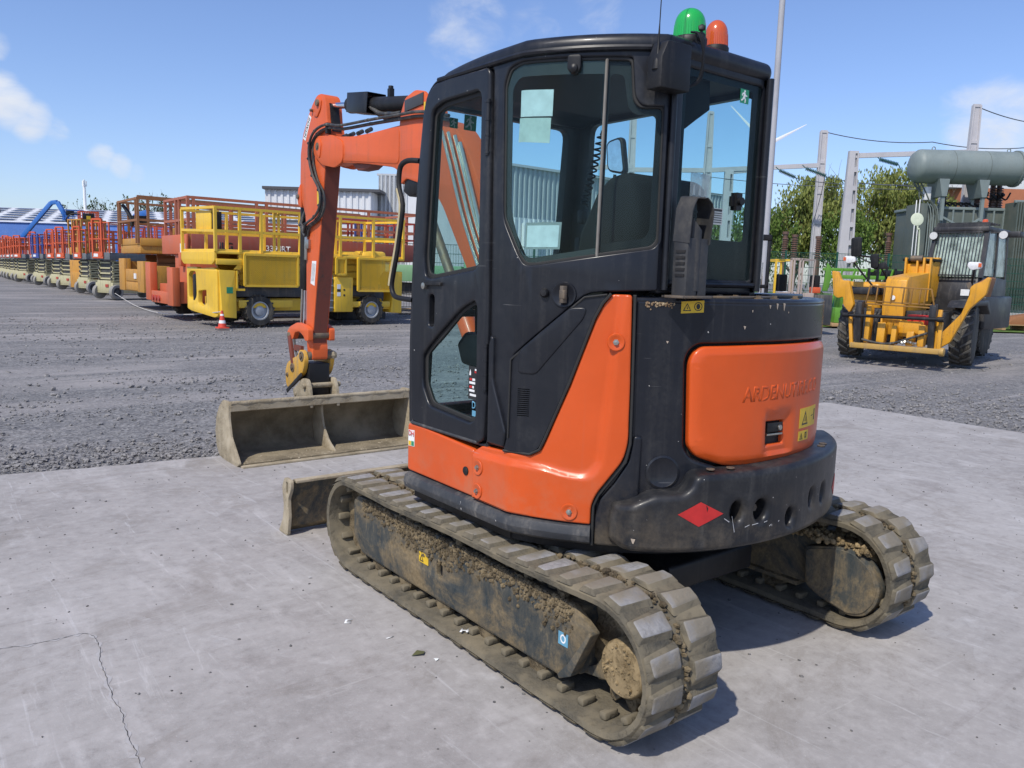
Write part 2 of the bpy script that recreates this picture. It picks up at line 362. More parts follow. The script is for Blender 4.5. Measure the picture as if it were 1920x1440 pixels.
# surface maps: left flank of the machine (flat, then wrapped round the tail radius), tail cylinder, planes
XS, YT = -.93, -.3675595; A0 = math.atan2(YT, XS) % (2*PI)
def side(s, z, d=0):
    if s <= -YT: return Vector((XS-d, -s, z))
    a = A0+(s+YT); return Vector(((1+d)*math.cos(a), (1+d)*math.sin(a), z))
def cylmap(Rr):
    return lambda a, z, d: Vector(((Rr+d)*math.cos(a/Rr), (Rr+d)*math.sin(a/Rr), z))
def degs(poly, Rr): return [(R(a)*Rr, z) for a, z in poly]
def pmap(o, u, v):
    o = Vector(o); u = Vector(u).normalized(); v = Vector(v); v = (v-u*v.dot(u)).normalized(); n = u.cross(v)
    return lambda a, b, d: o+u*a+v*b+n*d
def text(name, s, size, fmap, m, parent, depth=.0012, a0=0, b0=0, width=None, bold=0, align='CENTER', mirror=False):
    cu = bpy.data.curves.new('t', 'FONT'); cu.body = s; cu.size = size; cu.align_x = align; cu.align_y = 'CENTER'; cu.resolution_u = 3; cu.offset = bold
    o = bpy.data.objects.new('t', cu); COL.objects.link(o); bpy.context.view_layer.update()
    me = bpy.data.meshes.new_from_object(o.evaluated_get(bpy.context.evaluated_depsgraph_get())); bpy.data.objects.remove(o)
    b = bmesh.new(); b.from_mesh(me); bpy.data.meshes.remove(me)
    r = bmesh.ops.extrude_face_region(b, geom=b.faces[:]); 
    for g in r['geom']:
        if isinstance(g, bmesh.types.BMVert): g.co.z += depth
    xs = [v.co.x for v in b.verts]; k = (width/(max(xs)-min(xs))) if width and xs else 1
    if size > .05 and fmap: 
        for x in [min(xs)+i*.04 for i in range(1, int((max(xs)-min(xs))/.04)+1)]:
            bmesh.ops.bisect_plane(b, geom=b.verts[:]+b.edges[:]+b.faces[:], plane_co=(x,0,0), plane_no=(1,0,0))
    for v in b.verts:
        v.co = fmap(a0+v.co.x*k*(-1 if mirror else 1), b0+v.co.y, v.co.z)
    bmesh.ops.recalc_face_normals(b, faces=b.faces)
    return link(name, finish(b, name, m, 0, 2, 30, False), parent)
# ================================================================ EXCAVATOR
EX = thing('excavator', 'orange and dark grey compact crawler excavator with a closed cab, standing on the concrete slab', 'excavator')
# ---- undercarriage
YR, ZR, RRr = -.969, .285, .262
YF, ZF, RF = .993, .275, .252
def trackpath(off=0, n=14):
    p = []
    r = RRr+off; f = RF+off
    for i in range(n+1):
        a = -PI/2-PI*i/n; p.append((YR+r*math.cos(a), ZR+r*math.sin(a)))
    for i in range(1, 16): 
        t = i/16; sag = -.010*math.sin(PI*t*2)**2; p.append((YR+(YF-YR)*t, ZR+r+(ZF+f-ZR-r)*t+sag))
    for i in range(n+1):
        a = PI/2-PI*i/n; p.append((YF+f*math.cos(a), ZF+f*math.sin(a)))
    for i in range(1, 16):
        t = i/16; p.append((YF+(YR-YF)*t, ZF-f+(ZR-r-ZF+f)*t))
    return p
def resample(p, n, off=0.):
    q = p+[p[0]]; L = [0]
    for i in range(len(q)-1): L.append(L[-1]+math.dist(q[i], q[i+1]))
    tot = L[-1]; o = []; j = 0
    for k in range(n):
        s = ((k+off) % n)*tot/n
        j = max(i for i in range(len(L)) if L[i] <= s+1e-9); j = min(j, len(q)-2)
        t = (s-L[j])/(L[j+1]-L[j]); a, b = Vector(q[j]), Vector(q[j+1]); d = (b-a).normalized(); o.append((a+(b-a)*t, d))
    return o
def track(xo, xi, label):
    """xo = outer edge x, xi = inner edge x"""
    path = trackpath(0); n = len(path); cx = (xo+xi)/2; hw = abs(xo-xi)/2
    prof = [(-hw+.012, 0), (-hw, -.012), (-hw+.004, -.034), (-hw+.03, -.040), (hw-.03, -.040), (hw-.004, -.034), (hw, -.012), (hw-.012, 0), (.05, 0), (.03, -.010), (-.03, -.010), (-.05, 0)]
    vs = []; fs = []; m = len(prof); pp = resample(path, 150)
    for k, (p, d) in enumerate(pp):
        nrm = Vector((-d.y, d.x))
        if nrm.dot(p-Vector((0, .28))) < 0: nrm = -nrm
        for x, h in prof:
            w = .003*noise.noise(Vector((x*9, p.x*7, p.y*7)))
            q = p+nrm*(h+w); vs.append((cx+x, q.x, q.y))
    K = len(pp)
    for k in range(K):
        for i in range(m): fs.append((k*m+i, k*m+(i+1)%m, ((k+1)%K)*m+(i+1)%m, ((k+1)%K)*m+i))
    mb = MB(); mb.add(vs, fs); tr = mb.build('rubber_track', TRACK, EX, ang=45); tr['label'] = label
    # lugs: two staggered rows, shared mesh
    def lugmesh(sgn, sd=0):
        rj = random.Random(sd*7+sgn)
        a = [(-.162, -.046), (.004, -.058), (.004, .056), (-.162, .040)] if sgn > 0 else [(-.004, -.056), (.162, -.046), (.162, .036), (-.004, .052)]
        top = [(x*.90+(-.004 if sgn > 0 else .004)+rj.uniform(-.006,.006), y*.62+.006+rj.uniform(-.006,.006)) for x, y in a]
        b = bmesh.new(); bv = [b.verts.new((x, y, -.004)) for x, y in a]; tv = [b.verts.new((x, y, .0165+rj.uniform(-.003,.002))) for x, y in top]
        for i in range(4): b.faces.new((bv[i], bv[(i+1)%4], tv[(i+1)%4], tv[i])); 
        f = b.faces.new(tv); b.faces.new(bv[::-1])
        bmesh.ops.recalc_face_normals(b, faces=b.faces)
        es = [e for e in b.edges if e.verts[0].co.z > .01 or e.verts[1].co.z > .01]
        bmesh.ops.bevel(b, geom=es, offset=.008, segments=3, affect='EDGES', profile=.5)
        b.faces.ensure_lookup_table()
        for f in b.faces: f.material_index = 1 if f.normal.z > .8 and f.calc_center_median().z > .0115 else 0
        return finish(b, 'track_lug', [TRACK, LUGTOP], 0, 2, 50)
    for row, (x0, sg, of) in enumerate(((cx+(-.028), 1, 0.), (cx+.028, -1, .5))):
        mes = [lugmesh(sg, q_) for q_ in range(6)]
        for k, (p, d) in enumerate(resample(path, 44, of)):
            me = mes[(k*5+k//3) % 6]
            nrm = Vector((-d.y, d.x))
            if nrm.dot(p-Vector((0, .28))) < 0: nrm = -nrm; 
            o = link('track_lug', me, tr)
            zx = Vector((0, nrm.x, nrm.y)); yx = Vector((0, d.x, d.y)); xx = yx.cross(zx)
            if xx.x < 0: yx = -yx; xx = -xx
            o.matrix_local = Matrix((xx, yx, zx)).transposed().to_4x4(); o.location = (x0, p.x, p.y)
    gb = MB(); gb.box(-.035, .035, -.018, .018, -.03, .0); gm = finish(gb.bm(), 'guide_lug', TRACK, .008, 2)
    for sx in (-.10, .10):
        for k, (p, d) in enumerate(resample(trackpath(-.040), 44)):
            nrm = Vector((-d.y, d.x))
            if nrm.dot(p-Vector((0, .28))) < 0: nrm = -nrm
            o = link('guide_lug', gm, tr); zx = Vector((0, nrm.x, nrm.y)); yx = Vector((0, d.x, d.y)); xx = yx.cross(zx)
            if xx.x < 0: yx = -yx; xx = -xx
            o.matrix_local = Matrix((xx, yx, zx)).transposed().to_4x4(); o.location = (cx+sx, p.x, p.y)
    # caked mud in the middle groove and along the inside
    mb = MB(); rng = random.Random(int(abs(xo)*100)+3)
    for p, d in resample(path, 330):
        nrm = Vector((-d.y, d.x))
        if nrm.dot(p-Vector((0, .28))) < 0: nrm = -nrm
        if p.y < .06: continue
        h = rng.uniform(-.014, .006); q = p+nrm*h; mb.lump((cx+rng.uniform(-.022, .022), q.x+rng.uniform(-.005,.005), q.y), rng.uniform(.007, .019), 1, rng.randint(0, 999), .8)
    g = mb.build('groove_mud', MUDD, tr, smooth=False); g['kind'] = 'stuff'
    return tr
tL = track(-1.0, -.62, 'rubber track nearest the viewer with mud-caked groove')
tR = track(1.0, .62, 'rubber track on the far right side')
for sx, nm in ((-1, 'left'), (1, 'right')):
    # side frame beam
    xo, xi = sx*.93, sx*.70
    prof = [(1.03, .20), (1.03, .40), (.98, .435), (-.78, .43), (-.90, .36), (-.80, .20), (-.72, .125), (.93, .125)]
    fr = panel('track_frame', rnd([(y, z) for y, z in prof], .02), [rnd([(.18, .235), (.13, .235), (.13, .315), (.18, .315)], .018)] if sx < 0 else None,
               (lambda a, z, d: Vector((-d, a, z))) if sx < 0 else (lambda a, z, d: Vector((d, a, z))), .905, .93, FRAMEM, EX, .005, 2, 0)
    mb = MB(); mb.box(min(sx*.905, sx*.70), max(sx*.905, sx*.70), -.80, .98, .15, .42); mb.build('frame_beam', FRAMEM, fr, .01)
    if sx < 0:
        m2 = MB(); m2.box(-.9068, -.80, .122, .188, .227, .323); m2.build('frame_pocket', BLACK, fr)
        st = panel('warning_sticker', [(.335, .262), (.250, .262), (.250, .312), (.335, .312)], None, lambda a, z, d: Vector((-d, a, z)), .931, .9325, STY, fr, 0, 1, 0)
        panel('sticker_triangle', [(.328,.268),(.292,.268),(.310,.305)], [[(.320,.273),(.300,.273),(.310,.295)]], lambda a, z, d: Vector((-d, a, z)), .9326, .9332, STB, fr, 0, 1, 0)
        panel('inspection_sticker', [(-.70, .25), (-.755, .25), (-.755, .302), (-.70, .302)], None, lambda a, z, d: Vector((-d, a, z)), .931, .9325, STBL, fr, 0, 1, 0)
        panel('sticker_ring', [(-.7275+.016*math.cos(q), .277+.018*math.sin(q)) for q in [2*PI*i/14 for i in range(14)]], [[(-.7275+.010*math.cos(q), .277+.012*math.sin(q)) for q in [2*PI*i/14 for i in range(14)]]], lambda a, z, d: Vector((-d, a, z)), .9326, .9332, STW, fr, 0, 1, 0)
        ep = MB(); ep.prism([(-.80,.16),(-.735,.125),(-.725,.14),(-.785,.21),(-.89,.37),(-.90,.36)], 'yz', -.955, -.905); ep.prism([(-.73,.13),(-.84,.2),(-.93,.33),(-.98,.33),(-.90,.16)], 'yz', -.86, -.84); ep.build('end_bracket', FRAMEM, fr, .004)
    lower = MB(); lower.box(min(xo-sx*.005, xi), max(xo-sx*.005, xi), -.70, .90, .118, .14); lower.build('frame_lip', FRAMEM, fr, .003)
    # sprocket and final drive
    sp = MB(); cxx = sx*.81; n = 13
    pts = []
    for i in range(n*4):
        a = 2*PI*i/(n*4); r = .215 if i % 4 in (1, 2) else .180; pts.append((YR+r*math.cos(a), ZR+r*math.sin(a)))
    sp.prism(pts, 'yz', cxx-.02, cxx+.02); s_ = sp.build('drive_sprocket', MUDD, EX, .004)
    mb = MB(); mb.lathe([(.02,-.14),(.135,-.14),(.15,-.12),(.15,-.02),(.108,.0),(.108,.06),(.10,.075),(.02,.078)], (sx*.82, -1.0 if sx<0 else YR, .255 if sx<0 else ZR), (sx,0,0), 40)
    fd = mb.build('final_drive', MUD, s_, .004)
    if sx < 0:
        mb = MB(); rng = random.Random(5)
        for k in range(26):
            a = rng.uniform(0, 2*PI); r = .09*math.sqrt(rng.random()); mb.lump((-.898, -1.0+r*math.cos(a), .255+r*math.sin(a)), rng.uniform(.004, .010), 1, k)
        g = mb.build('drive_mud', MUD, s_, smooth=True); g['kind'] = 'stuff'
    mb = MB(); mb.lathe([(.02,-.07),(.205,-.07),(.205,-.03),(.17,-.03),(.17,.03),(.205,.03),(.205,.07),(.02,.07)], (cxx, YF, ZF), (1,0,0), 40); mb.build('idler_wheel', MUDD, EX)
    for y in (-.55, -.2, .15, .5, .78):
        mb = MB(); mb.lathe([(.02,-.10),(.062,-.10),(.062,-.05),(.045,-.05),(.045,.05),(.062,.05),(.062,.10),(.02,.10)], (cxx, y, .112), (1,0,0), 18); mb.build('track_roller', MUDD, EX)
    # mud heaped on the frame
    mb = MB(); rng = random.Random(11+sx)
    for k in range(2300 if sx < 0 else 300):
        y = rng.uniform(-.78, .92); t = (y+.8)/1.7; zt = .43-.055*abs(rng.gauss(0, 1))*(0.6+.6*math.sin(y*3+1)**2); mb.lump((sx*(.915+rng.uniform(0, .020)), y, max(zt, .30)), rng.uniform(.004, .0125), 1, k)
    for k in range(200):
        y = rng.uniform(-.75, .92); mb.lump((sx*rng.uniform(.72, .9), y, .43+rng.uniform(0, .03)), rng.uniform(.015, .035), 1, k)
    g = mb.build('caked_mud', MUDD, fr, smooth=False); g['kind'] = 'stuff'
# tear-shaped drive cover seen inside the right track
cv = [(-.76,.36),(-.78,.17),(-.86,.13),(-1.02,.085),(-1.10,.11),(-1.15,.18),(-1.165,.26),(-1.12,.355),(-1.03,.41),(-.94,.41)]
cvp = panel('drive_cover', rnd(cv, .03), None, lambda a, z, d: Vector((.64-d, a, z)), -.06, .0, FRAMEM, EX, .008, 2, 0)
cin = [(-.772+ (y+.772)*.93 if False else y, z) for y, z in cv]; c0 = Vector((-.95, .255)); cin = [tuple(c0+(Vector(p)-c0)*.93) for p in cv]
panel('cover_plate', rnd(cin, .03), None, lambda a, z, d: Vector((.64-d, a, z)), .0, .006, FRAMEM, cvp, .003, 1, 0)
mb = MB(); rng = random.Random(2)
for k in range(330):
    y = rng.uniform(-1.1, -.6); mb.lump((rng.uniform(.63,.8), y, .425+rng.uniform(-.02,.015)), rng.uniform(.006,.017), 1, k)
g = mb.build('caked_mud', MUD, cvp, smooth=False); g['kind'] = 'stuff'
mb = MB(); mb.box(-.70, .70, -.42, .45, .24, .44); mb.prism([(-.70,.30),(-.70,.42),(-.42,.47),(.45,.47),(.7,.42),(.7,.30)], 'yz', -.3, .3)
for sx in (-1, 1): mb.box(min(sx*.3, sx*.72), max(sx*.3, sx*.72), -.34, -.14, .2, .4); mb.box(min(sx*.3, sx*.72), max(sx*.3, sx*.72), .18, .38, .2, .4)
mb.build('centre_frame', BLACK, EX, .015)  # black all over, standing in for the deep shade under the upper body
mb = MB(); mb.cyl((0,0,.46),(0,0,.60),.42,n=48); mb.cyl((0,0,.52),(0,0,.555),.46,n=48); mb.build('slew_ring', BLACK, EX)
# dozer blade
bl = MB(); sec = [(1.72,.355),(1.74,.362),(1.80,.34),(1.845,.26),(1.85,.16),(1.82,.06),(1.86,.012),(1.835,.008),(1.79,.05),(1.80,.16),(1.79,.25),(1.75,.32)]
bl.prism(sec, 'yz', -1.0, 1.0); blade = bl.build('dozer_blade', FRAMEM, EX, .003)
for sx in (-1, 1):
    pl = [(1.70,.365),(1.80,.37),(1.84,.30),(1.815,.19),(1.83,.10),(1.90,.0),(1.76,.0),(1.735,.12),(1.745,.24),(1.70,.31)]
    panel('blade_end_plate', rnd(pl, .02), [rnd([(1.745,.345),(1.775,.345),(1.775,.27),(1.745,.27)], .013)], (lambda s: lambda a, z, d: Vector((s*(1.0+d), a, z)))(sx), 0, .02, BUCKET, blade, .004, 2, 0)
mb = MB(); mb.box(-.98, .98, 1.70, 1.76, .345, .362); mb.build('top_flange', BUCKET, blade, .003)
mb = MB()
for sx in (-1, 1): mb.prism([(.45,.30),(.45,.42),(1.2,.36),(1.74,.30),(1.79,.12),(1.74,.08),(1.2,.22)], 'yz', sx*.38-.045, sx*.38+.045)
mb.each('push_arm', FRAMEM, blade, .006)
mb = MB(); mb.cyl((0,.5,.50),(0,1.15,.36),.055); mb.cyl((0,1.15,.36),(0,1.72,.28),.03); mb.build('blade_cylinder', BLACK, blade)
for x in (-.42,.0,.42):
    mb = MB(); mb.prism([(1.70,.35),(1.80,.35),(1.82,.1),(1.74,.1)], 'yz', x-.01, x+.01); mb.build('blade_rib', BUCKET, blade)

# ---- upper structure: skirt rail following the flank
def sweep(name, prof, s0, s1, m, step=.04, parent=EX, ends=True):
    n = max(2, int((s1-s0)/step)); vs = []; fs = []; k = len(prof)
    for i in range(n+1):
        s = s0+(s1-s0)*i/n
        for d, z in prof: vs.append(side(s, z, d))
    for i in range(n):
        for j in range(k): fs.append((i*k+j, i*k+(j+1)%k, (i+1)*k+(j+1)%k, (i+1)*k+j))
    fs += [tuple(range(k))[::-1], tuple(n*k+j for j in range(k))]
    mb = MB(); mb.add(vs, fs); return mb.build(name, m, parent, .006, 2, 40)
sk = sweep('skirt_rail', [(-.10,.600),(.0,.603),(.026,.618),(.034,.645),(.026,.678),(.0,.690),(-.10,.690)], -.44, .715, SKIRT)
# floor deck of the revolving frame (fills the plan shape)
def planpoly(d=0, y1=.44, x1=.86):
    p = [(XS-d if False else XS+d, y1)]
    for i in range(28):
        s = -.36+(1.62+.36)*i/27; v = side(s, 0, -d); p.append((v.x, v.y))
    return p
plan = [(-.90, .44), (-.90, -.34)]+[(.955*math.cos(a), .955*math.sin(a)) for a in [R(200+160*i/30) for i in range(31)]]+[(.90, .44)]
mb = MB(); mb.prism(plan, 'xy', .56, .70); mb.build('revolving_frame', BLACK, EX, .01)
# right-hand bodywork (mostly hidden) and engine block-out
planR = [(.05, .44), (.05, -.55)]+[(.94*math.cos(a), .94*math.sin(a)) for a in [R(275+75*i/14) for i in range(15)]]+[(.92, .44)]
mb = MB(); mb.prism(planR, 'xy', .70, 1.28); mb.build('right_housing', ORANGE, EX, .03, 3)
mb = MB(); mb.prism([(.93*math.cos(a), .93*math.sin(a)) for a in [R(212+120*i/20) for i in range(21)]], 'xy', .70, 1.585); mb.build('engine_bay', BLACK, EX)
# orange front side cover
o1 = [(-.440,.930),(-.406,.934),(-.278,.934),(.118,.906),(.121,.694),(-.440,.700)]
p1 = panel('front_side_cover', rnd(o1, .018), None, side, -.035, .012, ORANGE, EX, .009, 3, .05)
mb = MB(); mb.lathe([(.0,0),(.019,0),(.019,.006),(.015,.009),(0.0,.009)], side(.064,.800,.011), (-1,0,0), 24); mb.build('round_plug', BLACK, p1)
dh = panel('fleet_sticker', [(-.430,.822),(-.374,.825),(-.374,.905),(-.430,.900)], None, side, .0125, .014, STW, p1, 0, 1, 0)
text('sticker_letters', 'DH', .036, lambda a, z, d: side(-.402+a, .884+z, .0142+d), STR, p1, .0006, bold=.001)
panel('sticker_patch', [(-.427,.825),(-.404,.826),(-.404,.848),(-.427,.847)], None, side, .0142, .0148, STY, p1, 0, 1, 0)
panel('sticker_patch', [(-.401,.826),(-.377,.827),(-.377,.850),(-.401,.849)], None, side, .0142, .0148, STG, p1, 0, 1, 0)
# front end of the frame under the cab
mb = MB(); mb.prism([(.36,.70),(.445,.70),(.445,.93),(.36,.93)], 'yz', -.925, .05); mb.build('front_apron', ORANGE, EX, .01)
# orange rear side cover with its sculpted waist
o2 = [(.120,.905),(.166,.930),(.321,.939),(.456,.941),(.500,.966),(.522,1.016),(.612,1.243),(.701,1.504),(.729,1.562),(.762,1.598),(.833,1.598),(.842,1.245),(.845,1.024),(.829,.955),(.733,.816),(.714,.766),(.714,.690),(.480,.692),(.124,.694)]
fac = [tuple(v) for v in spline([Vector(p) for p in [(.06,.897),(.20,.900),(.35,.905),(.50,.905),(.62,.885),(.695,.890),(.733,.940),(.745,1.03),(.755,1.162),(.787,1.50),(.80,1.64)]], 5)]
def sdist(px, pz, line):
    best = 9; sgn = 1
    for (x0,z0),(x1,z1) in zip(line, line[1:]):
        dx, dz = x1-x0, z1-z0; t = max(0, min(1, ((px-x0)*dx+(pz-z0)*dz)/(dx*dx+dz*dz))); q = math.hypot(px-x0-t*dx, pz-z0-t*dz)
        if q < best: best = q; sgn = 1 if (dx*(pz-z0)-dz*(px-x0)) < 0 else -1
    return best*sgn
def sm(x): x = max(0, min(1, x)); return x*x*(3-2*x)
p2 = panel('rear_side_cover', rnd(o2, [.004,.01,.01,.03,.04,.05,.05,.05,.03,.01,.012,.03,.05,.06,.05,.03,.008,.01,.004]), None, side, -.035, .004, ORANGE, EX, .008, 3, .012, .012,
           disp=lambda a, z: .020*sm((sdist(a, z, fac)+.012)/.030))
for s, z in ((.781,1.417),(.170,.839),(.168,.735),(.631,.735)):
    n_ = (side(s, z, 1)-side(s, z, 0)).normalized(); o_ = side(s, z, .0262)
    mb = MB(); mb.lathe([(.0,.0),(.034,.0),(.032,.0035),(.024,.0035),(.020,.001),(0,.001)], o_, n_, 28); w = mb.build('bolt_recess', ORANGE, p2)
    mb = MB(); mb.lathe([(0,0),(.012,0),(.012,.004),(.008,.004),(.008,.011),(0,.012)], o_+n_*.001, n_, 6); mb.build('panel_bolt', STEEL, p2, smooth=False)
# rubber seal down the back of the orange cover
seal = [(.838,1.598),(.850,1.598),(.857,1.245),(.860,1.02),(.845,.945),(.746,.806),(.728,.762),(.728,.60),(.716,.60),(.716,.766),(.735,.816),(.831,.955),(.847,1.024),(.844,1.245)]
panel('body_seal', seal, None, side, -.03, .012, RUBBERS, EX, .003, 1, .04)
sill = sweep('door_sill', [(-.03,.925),(.0,.928),(.018,.935),(.018,.948),(-.03,.952)], -.41, .14, SKIRT)
# black engine side panel with vent
bk = [(.345,.998),(.353,1.326),(.655,1.590),(.746,1.600),(.715,1.560),(.689,1.506),(.602,1.250),(.510,1.020),(.490,.975),(.455,.951),(.325,.947)]
vents = [[(.392,1.097+.0083*i),(.446,1.099+.0083*i),(.446,1.1026+.0083*i),(.392,1.1006+.0083*i)] for i in range(14)]
p3 = panel('engine_side_panel', rnd(bk, .012), vents, side, -.02, .008, CAB, EX, .0, 2, .04)
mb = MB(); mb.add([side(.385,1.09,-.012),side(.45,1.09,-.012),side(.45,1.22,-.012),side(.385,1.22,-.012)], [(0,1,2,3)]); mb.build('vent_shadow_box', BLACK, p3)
fp = [(.375,1.24),(.385,1.335),(.60,1.53),(.675,1.535),(.665,1.49),(.58,1.25),(.50,1.05),(.47,.985),(.40,.975)]
panel('panel_swage', rnd([(.47,1.27),(.655,1.50),(.668,1.545),(.60,1.542),(.40,1.365),(.39,1.27)], .02), None, side, .006, .013, CAB, p3, .006, 3, .04)
mb = MB(); mb.tube([side(s, z, .012) for s, z in ((.355,1.000),(.360,1.322),(.655,1.583),(.74,1.596))], .004, 6); mb.tube([side(s, z, .010) for s, z in ((.325,.942),(.455,.946),(.497,.970),(.518,1.018),(.608,1.246),(.696,1.505),(.724,1.562),(.755,1.600))], .006, 6); mb.build('panel_seal', RUBBERS, p3)

SCR = []
# ---- tail: hood shell, top deck, rear door, counterweight
RH = .985; hm = cylmap(RH)
hood = degs([(228.9,1.585),(229.0,1.243),(229.1,1.03),(228.2,.965),(223.0,.815),(221.6,.765),(221.8,.62),(330,.62),(330,1.585)], RH)
door = degs([(242.3,1.345),(243.2,1.383),(245.2,1.405),(259.8,1.410),(280,1.411),(297.0,1.409),(298.8,1.385),(298.6,1.05),(297.6,.975),(294.5,.925),(290,.912),(280,.918),(269.9,.926),(259.3,.920),(252.8,.924),(245.2,.966),(243.2,1.006)], RH)
dc = Vector((R(270.5)*RH, 1.16))
doorhole = [tuple(dc+(Vector(p)-dc)*1.035) for p in door]
hp = panel('tail_cowl', rnd(hood, [.02,0,.02,.03,.03,.02,0,0,.02], 5), [rnd(doorhole, .03)], hm, -.05, .0, CAB2, EX, .018, 4, .035)
mb = MB(); mb.add([hm(R(240+61*i/16)*RH, z, -.045) for i in range(17) for z in (.90,1.42)], [(2*i,2*i+2,2*i+3,2*i+1) for i in range(16)]); mb.build('door_recess', RUBBERS, hp)
lat = degs([(265.2,1.092),(271.9,1.090),(272.2,.993),(265.6,.994)], RH)
rec = degs([(263.6,1.140),(274.4,1.136),(275.0,.945),(264.2,.948)], RH)
def inpoly(a, z, P):
    c_ = False
    for i in range(len(P)):
        (x0,z0),(x1,z1) = P[i-1], P[i]
        if (z0 > z) != (z1 > z) and a < (x1-x0)*(z-z0)/(z1-z0)+x0: c_ = not c_
    return c_
def ddisp(a, z):
    q = -.0 ; e = min(abs(sdist(a, z, rec+[rec[0]])), .03); ins = inpoly(a, z, rec)
    r_ = -.014*sm((e if ins else 0)/.022)
    dr = min(abs(sdist(a, z, door+[door[0]])), .04); return r_-.010*(1-sm(dr/.035))
rd = panel('rear_engine_door', rnd(door, .035, 5), [rnd(lat, .004)], hm, -.03, .014, ORANGE, EX, .010, 4, .022, .022, disp=ddisp)
mb = MB(); mb.add([hm(a, z, -.02) for a, z in [(R(264.5)*RH,.985),(R(272.8)*RH,.985),(R(272.8)*RH,1.10),(R(264.5)*RH,1.10)]], [(0,1,2,3)]); mb.build('latch_pocket', BLACK, rd)
panel('latch_paddle', degs([(265.6,1.085),(271.6,1.083),(271.7,1.045),(265.7,1.046)], RH), None, hm, -.012, .002, BLACK, rd, .002)
panel('latch_bar', degs([(265.7,1.040),(271.8,1.038),(271.8,1.030),(265.7,1.032)], RH), None, hm, -.012, .001, STEEL, rd, .001)
o_ = hm(R(270.2)*RH, 1.062, .002); n_ = Vector((o_.x, o_.y, 0)).normalized(); mb = MB(); mb.lathe([(0,0),(.012,0),(.012,.005),(.010,.007),(0,.007)], o_, n_, 20); mb.build('key_barrel', STEEL, rd)
s1_ = panel('warning_sticker', degs([(278.3,1.043),(278.3,1.129),(289.8,1.128),(289.8,1.040)], RH), None, hm, .0145, .0155, STY, rd, 0, 1, .03)
def tri(cx, cz, s, fmap, par, w=.0035, d=.0158):
    pts = [(cx-s*.55, cz-s*.45), (cx+s*.55, cz-s*.45), (cx, cz+s*.55)]; inner = [(cx+(x-cx)*.72, cz-.06*s+(z-cz+.06*s)*.72) for x, z in pts]
    panel('sticker_triangle', pts, [inner], fmap, d, d+.0006, STB, par, 0, 1, 0); panel('sticker_mark', [(cx-s*.05,cz-s*.2),(cx+s*.1,cz-s*.2),(cx+s*.02,cz+s*.15)], None, fmap, d, d+.0006, STB, par, 0, 1, 0)
tri(R(281.6)*RH, 1.082, .06, hm, rd)
panel('sticker_mark', degs([(286.0,1.083),(287.4,1.085),(287.4,1.089),(286.0,1.087)], RH), None, hm, .0158, .0164, STB, rd, 0, 1, 0); panel('sticker_mark', degs([(288.2,1.062),(288.9,1.062),(288.9,1.112),(288.2,1.112)], RH), None, hm, .0158, .0164, STB, rd, 0, 1, 0)
panel('warning_sticker', degs([(278.3,.988),(278.3,1.030),(284.5,1.027),(284.5,.985)], RH), None, hm, .0145, .0155, STY, rd, 0, 1, .03)
tri(R(279.9)*RH, 1.006, .028, hm, rd); panel('sticker_mark', degs([(282.2,.994),(283.3,.994),(283.3,1.020),(282.2,1.020)], RH), [degs([(282.5,.999),(283.0,.999),(283.0,1.015),(282.5,1.015)], RH)], hm, .0158, .0164, STB, rd, 0, 1, 0)
text('faded_lettering', 'ARDENUTIRE.CO', .085, lambda a, z, d: hm(R(272.5)*RH+a, 1.215+z+a*.02, .0144+d*.15), GHOST, rd, .0006, width=.56, bold=.002)
panel('hazard_sticker', degs([(239.5,1.532),(239.5,1.578),(244.9,1.584),(244.9,1.538)], RH), None, hm, .001, .002, STY, hp, 0, 1, .03)
tri(R(240.9)*RH, 1.556, .030, hm, hp, d=.0022)
ring = [(R(243.5)*RH+.017*math.cos(a), 1.560+.017*math.sin(a)) for a in [2*PI*i/18 for i in range(18)]]; ring2 = [(R(243.5)*RH+.014*math.cos(a), 1.560+.014*math.sin(a)) for a in [2*PI*i/18 for i in range(18)]]
panel('sticker_ring', ring, [ring2], hm, .0022, .0028, STB, hp, 0, 1, 0); panel('sticker_hand', [(R(243.5)*RH+.008*math.cos(a), 1.560+.011*math.sin(a)) for a in [2*PI*i/10 for i in range(10)]], None, hm, .0022, .0028, STB, hp, 0, 1, 0)
mb = MB(); o_ = hm(R(237.3)*RH, .905, 0); n_ = Vector((o_.x, o_.y, 0)).normalized(); mb.lathe([(.0,0),(.068,0),(.068,.003),(.060,.006),(.058,.0045),(0,.0045)], o_, n_, 48); mb.build('round_cap', CAB2, hp)
for k, (a, z, l_, an) in enumerate(((250.3,.732,.028,-.6),(251.9,.715,.07,-1.35),(255.5,.700,.022,.3),(257.6,.704,.03,.12),(260.5,.708,.016,.2),(262,.69,.012,.5))):
    a_ = R(a)*1.09; dx_, dz_ = math.cos(an)*l_/2, math.sin(an)*l_/2; SCR.append([(a_-dx_, z-dz_), (a_+dx_, z+dz_), (a_+dx_+.002, z+dz_+.003), (a_-dx_*.9, z-dz_*.9+.003)])
# thin orange return at the far right of the tail
oe = degs([(305,1.50),(305,1.56),(330,1.56),(330,.99),(305,.99),(304,1.2)], RH+.012)
